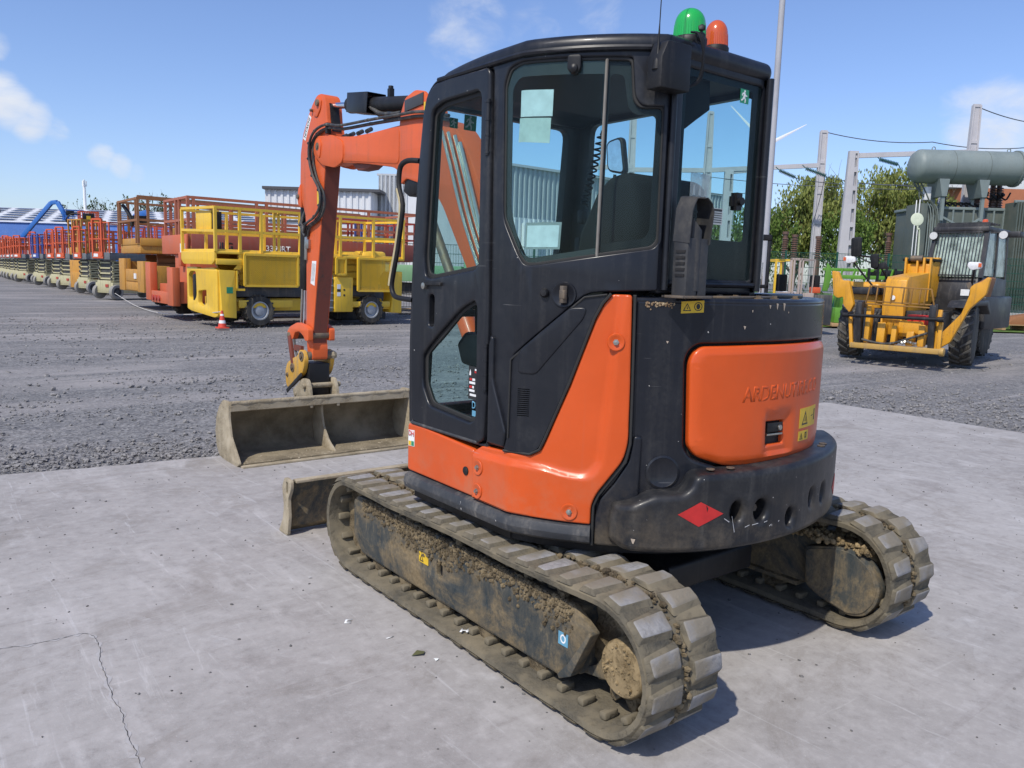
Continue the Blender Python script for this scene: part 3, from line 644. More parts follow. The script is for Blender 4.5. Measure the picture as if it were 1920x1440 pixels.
# top deck
tp = [(.94*math.cos(a), .94*math.sin(a)) for a in [R(228+104*i/26) for i in range(27)]]+[(.80,-.30),(.10,-.30),(.10,-.62),(-.55,-.62)]
mb = MB(); mb.prism(tp, 'xy', 1.575, 1.592); dk = mb.build('top_deck', CAB2, hp, .004)
lip = [(.97*math.cos(a), .97*math.sin(a)) for a in [R(229+101*i/26) for i in range(27)]]
mb = MB(); pth = [Vector((x, y, 1.578)) for x, y in lip]; mb.tube(pth, .016, 10); mb.build('deck_edge', CAB2, hp)
for a, r_ in ((236,.90),(239,.92),(243.5,.93),(252,.90),(257,.90),(263,.93),(270,.92),(281,.92)):
    mb = MB(); x, y = r_*math.cos(R(a)), r_*math.sin(R(a)); mb.lathe([(0,0),(.020,0),(.020,.004),(.012,.004),(.012,.014),(0,.014)], (x, y, 1.592), (0,0,1), 6); mb.build('deck_bolt', PIN, dk, smooth=False)
mb = MB(); mb.prism([(-.56,-.80),(-.30,-.92),(.05,-.90),(.06,-.84),(-.30,-.84)], 'xy', 1.592, 1.602); mb.build('hinge_plate', PIN, dk, .002)
mb = MB(); mb.prism([(.05,-.86),(.40,-.80),(.52,-.66),(.10,-.62)], 'xy', 1.592, 1.612); mb.build('service_lid', CAB2, dk, .006)
# orange corner of the right housing that shows beyond the tail
orr = [(.965*math.cos(a), .965*math.sin(a)) for a in [R(306+40*i/10) for i in range(11)]]
mb = MB(); mb.prism([(x*1.018, y*1.018) for x, y in orr]+[(x*.9, y*.9) for x, y in orr[::-1]], 'xy', 1.0, 1.575); mb.build('right_rear_cover', ORANGE, EX, .02, 3)
# counterweight
RW = 1.09; wm = cylmap(RW)
cw = degs([(226.2,.785),(225.5,.715),(225.4,.640),(228,.612),(235.3,.606),(243.8,.607),(258.3,.614),(271,.622),(288,.632),(310,.632),(318,.64),(318,.93),(297,.940),(280,.936),(262.5,.926),(244.5,.918),(243.0,.905),(242.3,.868),(240.6,.842),(234.5,.836),(232.8,.822),(229.6,.795)], RW)
holes = []
HC = [(253.0,.760,.026,.042),(259.4,.757,.032,.044),(268.8,.706,.024,.036),(277.2,.762,.015,.038),(283.4,.762,.017,.038)]
for a, z, ra, rz_ in HC: holes.append([(R(a)*RW+ra*1.05*math.cos(t), z+rz_*math.sin(t)) for t in [2*PI*i/20 for i in range(20)]])
def cwd(a, z):
    # soft rounded shoulder towards the left end
    deg = a/RW*180/PI; return -.055*(1-sm((deg-225.4)/5.5))
cwo = panel('counterweight', rnd(cw, .018, 4), holes, wm, -.16, .0, CWM, EX, .026, 5, .03, 0, disp=cwd)
for a, z, ra, rz_ in HC:
    o_ = wm(R(a)*RW, z, 0); n_ = Vector((o_.x, o_.y, 0)).normalized()
    mb = MB(); mb.cyl(o_-n_*.075, o_-n_*.12, max(ra, .03)+.012, n=20); mb.build('pocket_floor', BLACK, cwo)
    if a == 259.4:
        mb = MB(); mb.cyl(o_-n_*.076, o_-n_*.045, .016, n=6); mb.build('pocket_bolt', PIN, cwo, smooth=False)
for a in (247.5, 252.5, 294, 291):
    x, y = 1.035*math.cos(R(a)), 1.035*math.sin(R(a)); mb = MB(); mb.lathe([(0,0),(.017,0),(.017,.003),(.010,.003),(.010,.001),(0,.001)], (x, y, .925+(a-244)*.0003), (0,0,1), 16); mb.build('lifting_hole_rim', PIN, cwo)
for q_ in SCR: panel('scratch', q_, None, wm, .0006, .0014, flat('bare_scratch', (.42,.42,.42), .6) if 'bare_scratch' not in bpy.data.materials else bpy.data.materials['bare_scratch'], cwo, 0, 1, .02)
for (a, z, w_, h_) in ((230.5,.655,.018,.022),(263.5,1.563,.010,.016),(266.0,1.565,.012,.026),(268.6,1.563,.014,.034),(258,1.545,.006,.01),(256,1.48,.012,.014),(236.8,1.42,.01,.01),(270.5,1.54,.006,.008)):
    mp_ = wm if z < .9 else hm; RR_ = 1.09 if z < .9 else RH
    panel('paint_chip', [(R(a)*RR_-w_/2,z+h_/2),(R(a)*RR_+w_/2,z+h_*.4),(R(a)*RR_+w_*.1,z-h_/2),(R(a)*RR_-w_*.15,z-h_*.3)], None, mp_, .0006, .0014, flat('primer_beige', (.42,.34,.26), .7) if 'primer_beige' not in bpy.data.materials else bpy.data.materials['primer_beige'], cwo if z < .9 else hp, 0, 1, .02)
mb = MB(); rng = random.Random(9)
for k in range(90):
    a = R(rng.uniform(231.5,238)); z = 1.572-abs(rng.gauss(0,.010)); q_ = hm(a*RH, z, .001); mb.lump(tuple(q_), rng.uniform(.0015,.005), 1, k)
g = mb.build('rust_crust', mudm('rust_crust', (.16,.07,.03), (.48,.40,.26), 60, .6), hp, smooth=False); g['kind'] = 'stuff'
di = degs([(239.4,.764),(244.2,.812),(249.4,.762),(244.0,.714)], RW)
panel('red_diamond_sticker', di, [degs([(245.4,.800),(245.9,.785),(245.7,.768),(245.5,.785)], RW)], wm, .0008, .0022, STR, cwo, 0, 1, .02)
panel('red_diamond_sticker', degs([(292.5,.75),(296.5,.80),(301,.75),(296.5,.70)], RW), None, wm, .0008, .0022, STR, cwo, 0, 1, .02)
# left end return of the counterweight below the orange cover
en = [(.730,.60),(.725,.70),(.745,.79),(.80,.86),(.852,.95),(.868,1.05),(.90,1.05),(.90,.6)]
panel('tail_side_return', rnd(en, .012), None, side, -.05, .0, CAB2, EX, .01, 3, .04)
mb = MB(); mb.cyl((-.62,-.62,.60),(-.62,-.63,.54),.008,n=8); mb.build('drain_pipe', BLACK, EX)
# exhaust
e0 = Vector((-.505, -.885)); HWx, HDy = .059, .034; 
def exm(a, b, d): # local frame facing the viewer's side: a to the right, b up, d towards -y
    return Vector((e0.x+a, e0.y-d, b))
ex = MB(); ex.T = None
ex.add([(e0.x+a, e0.y+b, z) for z in (1.60, 1.815) for a, b in ((.003,-HDy),(-HWx,-HDy),(-HWx,HDy),(HWx,HDy),(HWx,-HDy),(.009,-HDy),(.009,-HDy+.004),(HWx-.004,-HDy+.004),(HWx-.004,HDy-.004),(-HWx+.004,HDy-.004),(-HWx+.004,-HDy+.004),(.003,-HDy+.004))], [(i,(i+1)%12,(i+1)%12+12,i+12) for i in range(12)]+[tuple(range(12,24))])
EXH = paint('exhaust_steel', (.028, .028, .029), .55, (.11, .10, .085), .35, 8, bmp=.08)
exo = ex.build('exhaust_stack', EXH, EX, .003)
for i in range(5):
    mb = MB(); mb.box(e0.x-HWx-.003, e0.x-HWx+.001, e0.y-.024, e0.y+.020, 1.672+i*.022, 1.682+i*.022); mb.build('louvre_slot', BLACK, exo)
mb = MB()
for pts in ([(-.061,1.80),(-.052,1.92),(-.030,1.965),(-.012,1.970)], [(.061,1.80),(.075,1.92),(.064,1.952),(.034,1.972),(.018,1.968)]):
    vs = []; 
    for k, (a, z) in enumerate(pts): vs += [(e0.x+a, e0.y-.040, z-.005), (e0.x+a, e0.y+.038, z+.004)]
    n = len(pts); th = [(v[0]+.004*(1 if pts[0][0] < 0 else -1), v[1], v[2]-.002) for v in vs]
    mb.add(vs+th, [(2*i,2*i+2,2*i+3,2*i+1) for i in range(n-1)]+[(2*n+2*i,2*n+2*i+1,2*n+2*i+3,2*n+2*i+2) for i in range(n-1)]+[(2*i,2*n+2*i,2*n+2*i+2,2*i+2) for i in range(n-1)]+[(2*i+1,2*i+3,2*n+2*i+3,2*n+2*i+1) for i in range(n-1)])
mb.each('heat_shield', EXH, exo)
mb = MB(); n = 24; vs = []
for rr_, k in ((.037, 0), (.033, 1)):
    vs += [(e0.x+rr_*math.cos(2*PI*i/n), e0.y+rr_*math.sin(2*PI*i/n), 1.62) for i in range(n)]
    vs += [(e0.x+rr_*math.cos(2*PI*i/n), e0.y+rr_*math.sin(2*PI*i/n), 1.895-.030*math.cos(2*PI*i/n)+.040*math.sin(2*PI*i/n)) for i in range(n)]
fs = [(i,(i+1)%n,(i+1)%n+n,i+n) for i in range(n)]+[(2*n+i,3*n+i,3*n+(i+1)%n,2*n+(i+1)%n) for i in range(n)]+[(n+i,n+(i+1)%n,3*n+(i+1)%n,3*n+i) for i in range(n)]
mb.add(vs, fs); mb.build('tail_pipe', EXH, exo)
mb = MB(); mb.box(e0.x-.085, e0.x+.085, e0.y-.045, e0.y+.045, 1.592, 1.602); mb.build('stack_base', PIN, exo, .002)
# ================================================================ CAB
GAP = .007
door_o = [(-.415,.953),(-.426,1.33),(-.408,1.735),(-.372,2.101),(-.340,2.36),(-.314,2.440),(-.253,2.487),(-.135,2.493),(.150,2.488),(.170,2.466),(.172,2.365),(.188,1.735),(.196,1.40),(.196,1.157),(.182,.957),(.120,.930),(-.278,.940)]
win_o = [(.248,2.403),(.280,2.462),(.346,2.474),(.795,2.466),(.809,2.325),(.836,2.293),(.925,2.293),(.925,1.800),(.905,1.775),(.440,1.700),(.400,1.700),(.352,1.756),(.262,1.884)]
win_i = [(.292,2.390),(.330,2.425),(.528,2.420),(.760,2.415),(.782,2.289),(.815,2.265),(.893,2.262),(.890,1.840),(.875,1.812),(.420,1.730),(.390,1.735),(.363,1.760),(.300,1.907)]
cside = [(-.452,.935),(-.458,1.33),(-.438,1.735),(-.402,2.101),(-.364,2.340),(-.335,2.44),(-.285,2.495),(-.20,2.51),(.93,2.51),(.930,1.616),(.721,1.606),(.660,1.597),(.352,1.334),(.344,1.000),(.325,.948),(.20,.945),(.20,.925),(-.3,.925)]
dctr = Vector((-.10, 1.7))
dh_ = [(-.424,.940),(-.435,1.33),(-.417,1.738),(-.381,2.105),(-.349,2.366),(-.320,2.449),(-.256,2.496),(-.135,2.502),(.158,2.497),(.179,2.472),(.181,2.365),(.196,1.735),(.204,1.40),(.204,1.157),(.190,.940)]
wc = Vector((.6, 2.1))
CB = panel('cab_side_panel', rnd(cside, [.0,.1,.2,.2,.08,.04,.05,.02,.02,.01,.05,.03,.02,.02,.01,0,0,0]), [rnd(dh_, [.02,.1,.1,.1,.1,.04,.05,.02,.03,.02,.02,.02,.02,.02,.02]), rnd(win_o, [.03,.02,.03,.012,.02,.02,.02,.02,.03,.02,.02,.02,.05])], side, -.045, .0, CAB, EX, .007, 3, .04)
# door
dwin = rnd([(-.262,2.375),(-.180,2.400),(.090,2.405),(.112,2.385),(.116,1.700),(.096,1.678),(-.250,1.633),(-.300,1.640),(-.318,1.72)], [.03,.03,.02,.02,.02,.02,.02,.03,.06])
dlow = rnd([(.096,1.548),(.116,1.522),(.121,1.040),(.085,1.018),(-.250,1.045),(-.311,1.135),(-.315,1.277),(-.230,1.349),(-.008,1.508)], [.02,.02,.03,.02,.03,.03,.03,.05,.1])
dhand = rnd([(-.268,1.415),(-.220,1.415),(-.220,1.560),(-.268,1.560)], .022)
DR = panel('cab_door', rnd(door_o, [.015,.1,.1,.1,.08,.03,.05,.02,.03,.02,.05,.05,.05,.03,.02,.05,.03]), [dwin, dlow, dhand], side, -.030, .014, CAB, EX, .011, 4, .05)
def inset(P, k, c=None):
    c = c or Vector((sum(p[0] for p in P)/len(P), sum(p[1] for p in P)/len(P))); o = []
    for p in P:
        v = Vector(p)-c; L = v.length; o.append(tuple(c+v*((L-k)/L)))
    return o
for P, nm in ((dwin, 'door_glass'), (dlow, 'lower_door_glass')):
    panel(nm, P, None, side, -.012, -.009, GLASS, DR, 0, 1, 0)
    panel('glass_seal', inset(P, -.004), [inset(P, .020)], side, -.020, -.006, RUBBERS, DR, .003, 1, 0)
mb = MB(); mb.box(XS+.02, XS+.045, .21, .28, 1.40, 1.575); mb.build('grip_pocket', BLACK, DR)
panel('door_latch', rnd([(-.295,1.600),(-.150,1.603),(-.150,1.618),(-.295,1.622)], .005), None, side, .012, .028, BLACK, DR, .004)
o_ = side(-.292, 1.598, .014); mb = MB(); mb.lathe([(0,0),(.015,0),(.015,.016),(0,.018)], o_, (-1,0,0), 18); mb.build('door_lock', STEEL, DR)
panel('fleet_notice', [(.040,1.118),(.112,1.118),(.112,1.262),(.040,1.262)], None, side, -.008, -.007, STB, DR, 0, 1, 0)
for z, w_, s_, col in ((1.205,.018,.058,STR),(1.205,.020,.080,STW),(1.190,.044,.069,STW),(1.172,.020,.058,STR),(1.172,.012,.076,STW),(1.156,.040,.067,STW),(1.137,.048,.076,STW),(1.248,.018,.096,STW),(1.240,.022,.096,STR)):
    panel('notice_print', [(s_-w_/2,z-.005),(s_+w_/2,z-.005),(s_+w_/2,z+.005),(s_-w_/2,z+.005)], None, side, -.0068, -.0064, col, DR, 0, 1, 0)
panel('notice_print', [(.046,1.222),(.058,1.222),(.058,1.236),(.053,1.248),(.048,1.236)], None, side, -.0068, -.0064, STW, DR, 0, 1, 0)
panel('fleet_sticker', [(.072,1.045),(.114,1.045),(.114,1.070),(.072,1.070)], None, side, -.008, -.007, STBL, DR, 0, 1, 0)
text('sticker_letters', 'DH', .046, lambda a, z, d: side(.094+a*.8, 1.092+z, -.0085+d), STBL, DR, .0006, bold=.001)
for s_, z0, z1 in ((.166,2.14,2.36),(.190,1.17,1.37)):
    mb = MB(); mb.cyl(side(s_, z0, .014), side(s_, z1, .014), .010, n=12)
    for z in (z0+.01, (z0+z1)/2-.03, (z0+z1)/2+.03, z1-.01): mb.cyl(side(s_, z-.004, .014), side(s_, z+.004, .014), .012, n=12)
    mb.build('door_hinge', CAB, DR)
panel('pillar_fairing', rnd([(.208,1.36),(.222,1.41),(.238,1.40),(.242,1.23),(.252,1.20),(.338,1.02),(.325,.955),(.214,.955),(.212,1.2)], .008), None, side, -.01, .016, CAB, CB, .009, 3, .04)
# side window
panel('side_window_front', rnd([(.252,2.400),(.285,2.455),(.345,2.468),(.700,2.462),(.693,1.736),(.440,1.704),(.402,1.704),(.356,1.760),(.266,1.884)], [.03,.02,.02,0,0,.02,.02,.02,.05]), None, side, -.012, -.009, GLASS, CB, 0, 1, .04)
panel('side_window_rear', rnd([(.685,2.462),(.795,2.462),(.809,2.325),(.836,2.290),(.925,2.290),(.925,1.80),(.905,1.775),(.680,1.740)], .01), None, side, -.020, -.017, GLASS, CB, 0, 1, .04)
FRIT = flat('grey_frit', (.055, .052, .048), .35)
panel('window_border_front', rnd([(.252,2.400),(.285,2.455),(.345,2.468),(.700,2.462),(.694,1.740),(.440,1.704),(.402,1.704),(.356,1.760),(.266,1.884)], [.03,.02,.02,0,0,.02,.02,.02,.05]), [rnd([(.290,2.385),(.330,2.420),(.699,2.410),(.693,1.772),(.425,1.728),(.392,1.736),(.368,1.765),(.300,1.905)], [.02,.03,0,0,.02,.02,.02,.05])], side, -.0165, -.014, FRIT, CB, 0, 1, .04)
panel('window_border_rear', rnd([(.700,2.462),(.795,2.462),(.809,2.325),(.836,2.293),(.925,2.293),(.925,1.80),(.905,1.775),(.694,1.740)], .01), [rnd([(.712,2.412),(.765,2.408),(.785,2.29),(.812,2.265),(.893,2.262),(.890,1.840),(.872,1.812),(.706,1.786)], .02)], side, -.025, -.022, BLACK, CB, 0, 1, .04)
mb = MB(); mb.bar(side(.699,2.462,-.008), side(.692,1.736,-.008), .006, .010); mb.build('window_edge', flat('aged_edge', (.22,.20,.17), .4), CB)
panel('window_seal', inset(rnd(win_o, .02), -.003), [inset(rnd(win_o, .02), .012)], side, -.03, -.008, RUBBERS, CB, .003, 1, .04)
mb = MB(); mb.box(XS-.010, XS-.002, -.61, -.55, 2.43, 2.475) if False else None
panel('window_catch', rnd([(.552,2.478),(.604,2.478),(.604,2.425),(.578,2.405),(.552,2.425)], .012), None, side, -.006, .010, BLACK, CB, .004)
o_ = side(.578, 2.428, .010); n_ = Vector((o_.x, o_.y, 0)).normalized(); mb = MB(); mb.lathe([(0,0),(.017,0),(.015,.008),(.008,.012),(0,.013)], o_, n_, 20); mb.build('catch_knob', BLACK, CB)
panel('paper_sheet', [(.335,2.272),(.490,2.266),(.492,2.364),(.335,2.372)], None, side, -.0225, -.0215, PAPER, CB, 0, 1, .04)
panel('paper_sheet', [(.326,2.178),(.482,2.166),(.485,2.260),(.331,2.268)], None, side, -.0225, -.0215, flat('greenish_paper', (.62,.68,.62), .6), CB, 0, 1, .04)
ps = panel('paper_sheet', [(.390,1.762),(.540,1.764),(.545,1.868),(.390,1.866)], None, side, -.0225, -.0215, flat('plastic_sleeve', (.35,.36,.34), .4), CB, 0, 1, .04)
panel('paper_sheet', [(.396,1.770),(.532,1.772),(.536,1.856),(.398,1.854)], None, side, -.0212, -.0205, PAPER, CB, 0, 1, .04)
o_ = side(.572, 1.590, .001); n_ = Vector((o_.x, o_.y, 0)).normalized()
mb = MB(); mb.lathe([(0,0),(.050,0),(.048,.005),(.042,.005),(.038,-.006 if False else .002),(0,.002)], o_, n_, 32); lc = mb.build('latch_boss', CAB, CB)
mb = MB(); mb.bar(o_+n_*.012+Vector((0,0,-.032)), o_+n_*.012+Vector((0,0,.034)), .022, .02); mb.bar(o_+n_*.02+Vector((-.0,0,-.015)), o_+n_*.02+Vector((0,0,.018)), .012, .03); mb.build('hood_catch', PIN, lc, .002)
o_ = side(.494, 1.594, .0); n_ = Vector((o_.x, o_.y, 0)).normalized(); mb = MB(); mb.lathe([(0,0),(.018,0),(.018,.012),(.012,.02),(0,.021)], o_, n_, 20); mb.build('rubber_stop', BLACK, CB)
# rear wall
rm = pmap((-.58, -.80, 0), (1,0,0), (0,0,1))   # n = u x v = (0,-1,0)
rop = rnd([(.085,1.665),(.585,1.665),(.585,2.455),(.085,2.455)], .03)
RWALL = panel('cab_rear_panel', rnd([(-.01,1.605),(.615,1.605),(.615,2.51),(-.01,2.51)], .02), [rop], rm, -.04, .0, CAB, EX, .010, 3, 0)
panel('rear_glass', rop, None, rm, -.010, -.007, GLASS, RWALL, 0, 1, 0)
panel('rear_glass_border', rop, [rnd([(.110,1.825),(.520,1.825),(.520,2.430),(.110,2.430)], .02)], rm, -.016, -.012, BLACK, RWALL, 0, 1, 0)
mb = MB(); mb.tube([(-.562,-.812,1.62),(-.562,-.812,2.47)], .013, 10); mb.tube([(.020,-.812,1.62),(.020,-.812,2.49)], .016, 10); mb.tube([(-.56,-.806,1.645),(.03,-.806,1.645)], .012, 8); mb.each('corner_tube', CAB, RWALL)
panel('glass_notice', [(.275,1.885),(.365,1.885),(.365,1.950),(.275,1.950)], None, rm, -.006, -.005, flat('notice_grey', (.42,.45,.43), .5), RWALL, 0, 1, 0)
for k in range(5): panel('notice_print', [(.280,1.893+k*.009),(.360,1.893+k*.009),(.360,1.896+k*.009),(.280,1.896+k*.009)], None, rm, -.0048, -.0044, INTER, RWALL, 0, 1, 0)
panel('notice_header', [(.280,1.938),(.360,1.938),(.360,1.947),(.280,1.947)], None, rm, -.0048, -.0044, STB, RWALL, 0, 1, 0)
panel('window_decal', [(.155,1.975),(.270,1.975),(.270,2.075),(.155,2.075)], None, rm, -.0045, -.0035, glassm('decal_film', (.75,.85,.85), dust_sheen=.35), RWALL, 0, 1, 0)
for k in range(3): panel('decal_figure', [(.170+k*.035,1.99),(.186+k*.035,1.99),(.182+k*.035,2.03),(.174+k*.035,2.03)], None, rm, -.0033, -.003, flat('decal_grey', (.3,.36,.36), .5), RWALL, 0, 1, 0)
mb = MB(); mb.box(-.165+.0, -.095, -.80, -.785, 1.965, 2.005); mb.box(-.148, -.112, -.81, -.78, 1.95, 2.02); mb.cyl((-.13,-.80,1.985),(-.13,-.825,1.985),.016,n=14); mb.build('window_knob', BLACK, RWALL)
# running figure escape signs (flat print)
def exitsign(fmap, a, b, s, par, mir=1):
    panel('exit_sticker', [(a,b),(a+s,b),(a+s,b+s),(a,b+s)], None, fmap, 0, .0008, STG, par, 0, 1, 0)
    man = [(.42,.92),(.55,.95),(.60,.85),(.52,.78),(.62,.62),(.80,.58),(.78,.50),(.60,.52),(.55,.42),(.66,.28),(.62,.05),(.52,.06),(.54,.26),(.42,.36),(.30,.20),(.12,.14),(.10,.24),(.26,.32),(.36,.50),(.40,.66),(.30,.64),(.24,.50),(.16,.54),(.26,.74),(.42,.78)]
    if mir < 0: man = [(1-x, y) for x, y in man]
    panel('exit_figure', [(a+x*s, b+y*s) for x, y in man], None, fmap, .0009, .0015, STW, par, 0, 1, 0)
exitsign(lambda x, z, d: rm(x, z, -.005+d), .430, 2.375, .055, RWALL)
# right flank
rsm = lambda a, z, d: Vector((.035+d, a, z))
rwin = rnd([(-.755,1.55),(.25,1.55),(.235,2.43),(-.755,2.43)], .05)
RS = panel('cab_right_panel', [(-.80,.95),(.45,.95),(.448,1.6),(.40,2.2),(.34,2.42),(.28,2.5),(-.80,2.5)], [rwin], rsm, -.04, 0, CAB, EX, .008, 2, 0)
panel('right_glass', rwin, None, rsm, -.02, -.017, GLASSF, RS, 0, 1, 0)
# front: frame and windscreen on a leaning plane
f0 = Vector((-.89, .452, .95)); fm = pmap(f0, (1,0,0), (0,-.075,1.))
fwin = rnd([(.045,.55),(.815,.55),(.815,1.46),(.045,1.46)], .05); flow = rnd([(.06,.06),(.80,.06),(.80,.50),(.06,.50)], .05)
FR = panel('cab_front_frame', rnd([(0,0),(.925,0),(.925,1.54),(0,1.54)], .03), [fwin, flow], fm, -.02, .03, CAB, EX, .008, 2, 0)
panel('windscreen', fwin, None, fm, .0, .003, GLASSF, FR, 0, 1, 0); panel('lower_windscreen', flow, None, fm, .0, .003, GLASSF, FR, 0, 1, 0)
exitsign(lambda x, z, d: fm(x, z, .004+d), .175, 1.385, .07, FR); exitsign(lambda x, z, d: fm(x, z, .004+d), .095, 1.385, .045, FR)
# roof
rp = [(-.932,.26)]+[(-.932,-.36)]+[tuple(side(s, 0, .002).xy) for s in [.40+.06*i for i in range(9)]]+[(-.585,-.815),(.045,-.815),(.045,.26),(-.02,.31),(-.87,.31)]
mb = MB(); mb.prism(rp, 'xy', 2.475, 2.557); rf = mb.build('cab_roof', CAB, EX, .038, 5, 50)
b_ = bmesh.new(); b_.from_mesh(rf.data)
for k in range(10): bmesh.ops.bisect_plane(b_, geom=b_.verts[:]+b_.edges[:]+b_.faces[:], plane_co=(0, -.18+.045*k, 0), plane_no=(0,1,0))
for v in b_.verts:
    q_ = max(0, (v.co.y+.20)/.50); v.co.z -= .040*q_**2.2+(.028*max(0, (q_-.80)/.2) if q_ > .8 else 0)
b_.to_mesh(rf.data); b_.free()
mb = MB(); mb.tube([side(s, 2.498, .006) for s in [-.22+.06*i for i in range(19)]], .012, 8); mb.build('rain_gutter', CAB, rf)
mb = MB(); mb.prism([(-.76,.12),(-.16,.12),(-.16,-.4),(-.76,-.4)], 'xy', 2.557, 2.567); mb.build('roof_hatch', CAB, rf, .006)
cabplan = [(-.89,.28),(-.89,-.36)]+[tuple(side(s, 0, -.06).xy) for s in [.40+.06*i for i in range(9)]]+[(-.57,-.75),(.0,-.75),(.0,.28)]
mb = MB(); mb.prism(cabplan, 'xy', 2.455, 2.47); mb.build('headlining', INTER, rf)
# interior
mb = MB(); mb.prism(cabplan[:-1]+[(.0,.42),(-.89,.42)], 'xy', .93, .965) if False else mb.prism([(-.89,.42)]+cabplan[1:-1]+[(.0,.42)], 'xy', .93, .965); IN = mb.build('cab_floor', BLACK, EX)
mb = MB(); mb.prism([(-.50,1.15),(-.10,1.12),(.04,1.16),(.06,1.24),(-.10,1.27),(-.48,1.27)], 'yz', -.70, -.22); st = mb.build('seat', SEAT, IN, .04, 4)
mb = MB(); mb.prism([(-.34,1.22),(-.33,1.5),(-.38,1.84),(-.47,2.00),(-.55,2.07),(-.68,2.07),(-.71,1.9),(-.71,1.2)], 'yz', -.64, -.16); mb.build('seat_back', SEAT, st, .06, 5)
mb = MB(); mb.box(-.60,-.30,-.42,-.02,.965,1.15); mb.build('seat_base', BLACK, st, .01)
for x in (-.80, -.12):
    mb = MB(); mb.prism([(-.45,1.20),(.12,1.25),(.16,1.34),(.10,1.40),(-.45,1.36)], 'yz', x-.06, x+.06); c_ = mb.build('control_console', BLACK, IN, .02, 3)
    mb = MB(); mb.cyl((x,.08,1.38),(x+.01,.10,1.52),.008); mb.lathe([(0,0),(.018,0),(.026,.05),(.022,.09),(0,.10)], (x+.01,.10,1.50), (0,.15,1), 16); mb.build('joystick', BLACK, c_)
mb = MB(); mb.prism([(-.76,.96),(-.55,.96),(-.50,1.5),(-.60,1.60),(-.76,1.62)], 'yz', -.56, .0); mb.build('rear_shelf', BLACK, IN, .02)
mb = MB(); mb.box(-.10,.0,.18,.22,1.70,1.86); mb.bar((-.05,.22,1.5),(-.05,.22,1.75),.02); mb.build('monitor', BLACK, IN, .008)
for x in (-.52,-.40):
    mb = MB(); mb.tube([(x,.30,.96),(x,.27,1.3),(x,.20,1.42)], .010, 8); mb.build('travel_lever', BLACK, IN)
mb = MB(); pts = []
for i in range(120):
    t = i/119; a = t*2*PI*12; p = Vector((-.06, .09+.11*t, 2.36-.34*t)); pts.append(p+Vector((.019*math.cos(a), .019*math.sin(a), 0)))
mb.tube(pts, .005, 6); mb.tube([(-.03,.05,2.46),(-.05,.06,2.44),(-.06,.10,2.36)], .005, 6, 5); mb.build('coiled_cable', BLACK, IN)
mb = MB(); mb.box(-.085,-.04,.18,.225,1.93,2.00); mb.build('handset', BLACK, IN, .01)
mb = MB(); mb.prism([(-.50,2.46),(-.30,2.46),(-.29,2.33),(-.37,2.28),(-.43,2.24),(-.47,2.25),(-.49,2.33)], 'xz', -.76, -.74); mb.build('rear_hood_lining', SEAT, IN, .004)
# grab handle ahead of the door
gp = [side(s, z, d) for s, z, d in ((-.400,2.171,-.01),(-.470,2.176,.012),(-.520,2.155,.02),(-.538,2.10,.02),(-.532,2.05,.02),(-.500,1.975,.02),(-.515,1.88,.02),(-.545,1.760,.02),(-.586,1.640,.02),(-.598,1.590,.02),(-.580,1.550,.02),(-.535,1.534,.02),(-.43,1.527,.0))]
mb = MB(); mb.tube(gp, .0125, 12, 3); gh = mb.build('grab_handle', BLACK, CB)
mb = MB(); mb.tube([p+Vector((-.004,.008,0)) for p in gp[4:10]], .0115, 10, 3); mb.build('worn_grip', flat('worn_beige', (.45,.38,.22), .7), gh)
# beacons, aerial, mirror
for nm, x, y, r_, h_, lens, lb in (('beacon', -.412, -.738, .062, .112, GREENL, 'green dome beacon on the cab roof'), ('beacon', -.248, -.735, .047, .104, AMBERL, 'amber dome beacon on the cab roof')):
    mb = MB(); mb.lathe([(0,-.012),(r_*1.08,-.012),(r_*1.1,.0),(r_*1.1,.018),(r_*1.02,.024),(0,.024)], (x,y,2.557), (0,0,1), 32); b_ = mb.build(nm, BLACK, EX); b_['label'] = lb
    pr = [(0,.022),(r_,.022)]+[(r_*(1-.10*t) if t < .38 else r_*.962*math.sqrt(max(0, 1-((t-.38)/.62)**2.3)), .022+h_*t) for t in [1-(1-i/20)**1.6 for i in range(1, 21)]]
    pr = [(max(r, .0005), h) for r, h in pr]
    mb = MB(); mb.lathe(pr, (x,y,2.557), (0,0,1), 40); L_ = mb.build('beacon_lens', lens, b_)
    for k in range(0): pass
    ri = MB()
    for i in range(40):
        a = 2*PI*i/40; ri.bar((x+r_*1.0*math.cos(a), y+r_*1.0*math.sin(a), 2.557+.026), (x+r_*.945*math.cos(a), y+r_*.945*math.sin(a), 2.557+.022+h_*.46), .0016)
    ri.build('lens_ribs', lens, b_)
mb = MB(); mb.prism([(-.705,2.335),(-.548,2.340),(-.548,2.505),(-.675,2.500),(-.705,2.44)], 'xz', -.872, -.800); ab = mb.build('aerial_box', BLACK, EX, .006)
mb = MB(); mb.lathe([(0,0),(.018,0),(.016,.03),(.006,.05),(.0045,.10),(.002,.16),(.0016,.85),(0,.85)], (-.695,-.84,2.40), (.03,.01,1), 12); mb.build('aerial', BLACK, ab)
mb = MB()
for k in range(5):
    r = random.Random(k); mb.tube([(-.46+r.uniform(-.02,.02),-.80,2.58),(-.485+r.uniform(-.01,.01),-.855,2.555),(-.475,-.865,2.48+r.uniform(-.01,.01)),(-.47+r.uniform(-.01,.01),-.85,2.40),(-.52,-.835,2.37),(-.56,-.84,2.375)], .0045, 6, 5)
mb.lump((-.465,-.84,2.555), .022, 1, 3); mb.lump((-.47,-.845,2.585), .014, 1, 5); mb.build('cable_loom', BLACK, EX)
mb = MB(); mb.box(-.548,-.52,-.835,-.80,2.44,2.47); mb.box(-.555,-.53,-.83,-.80,2.39,2.415); mb.each('loom_clip', STEEL, EX, .003)
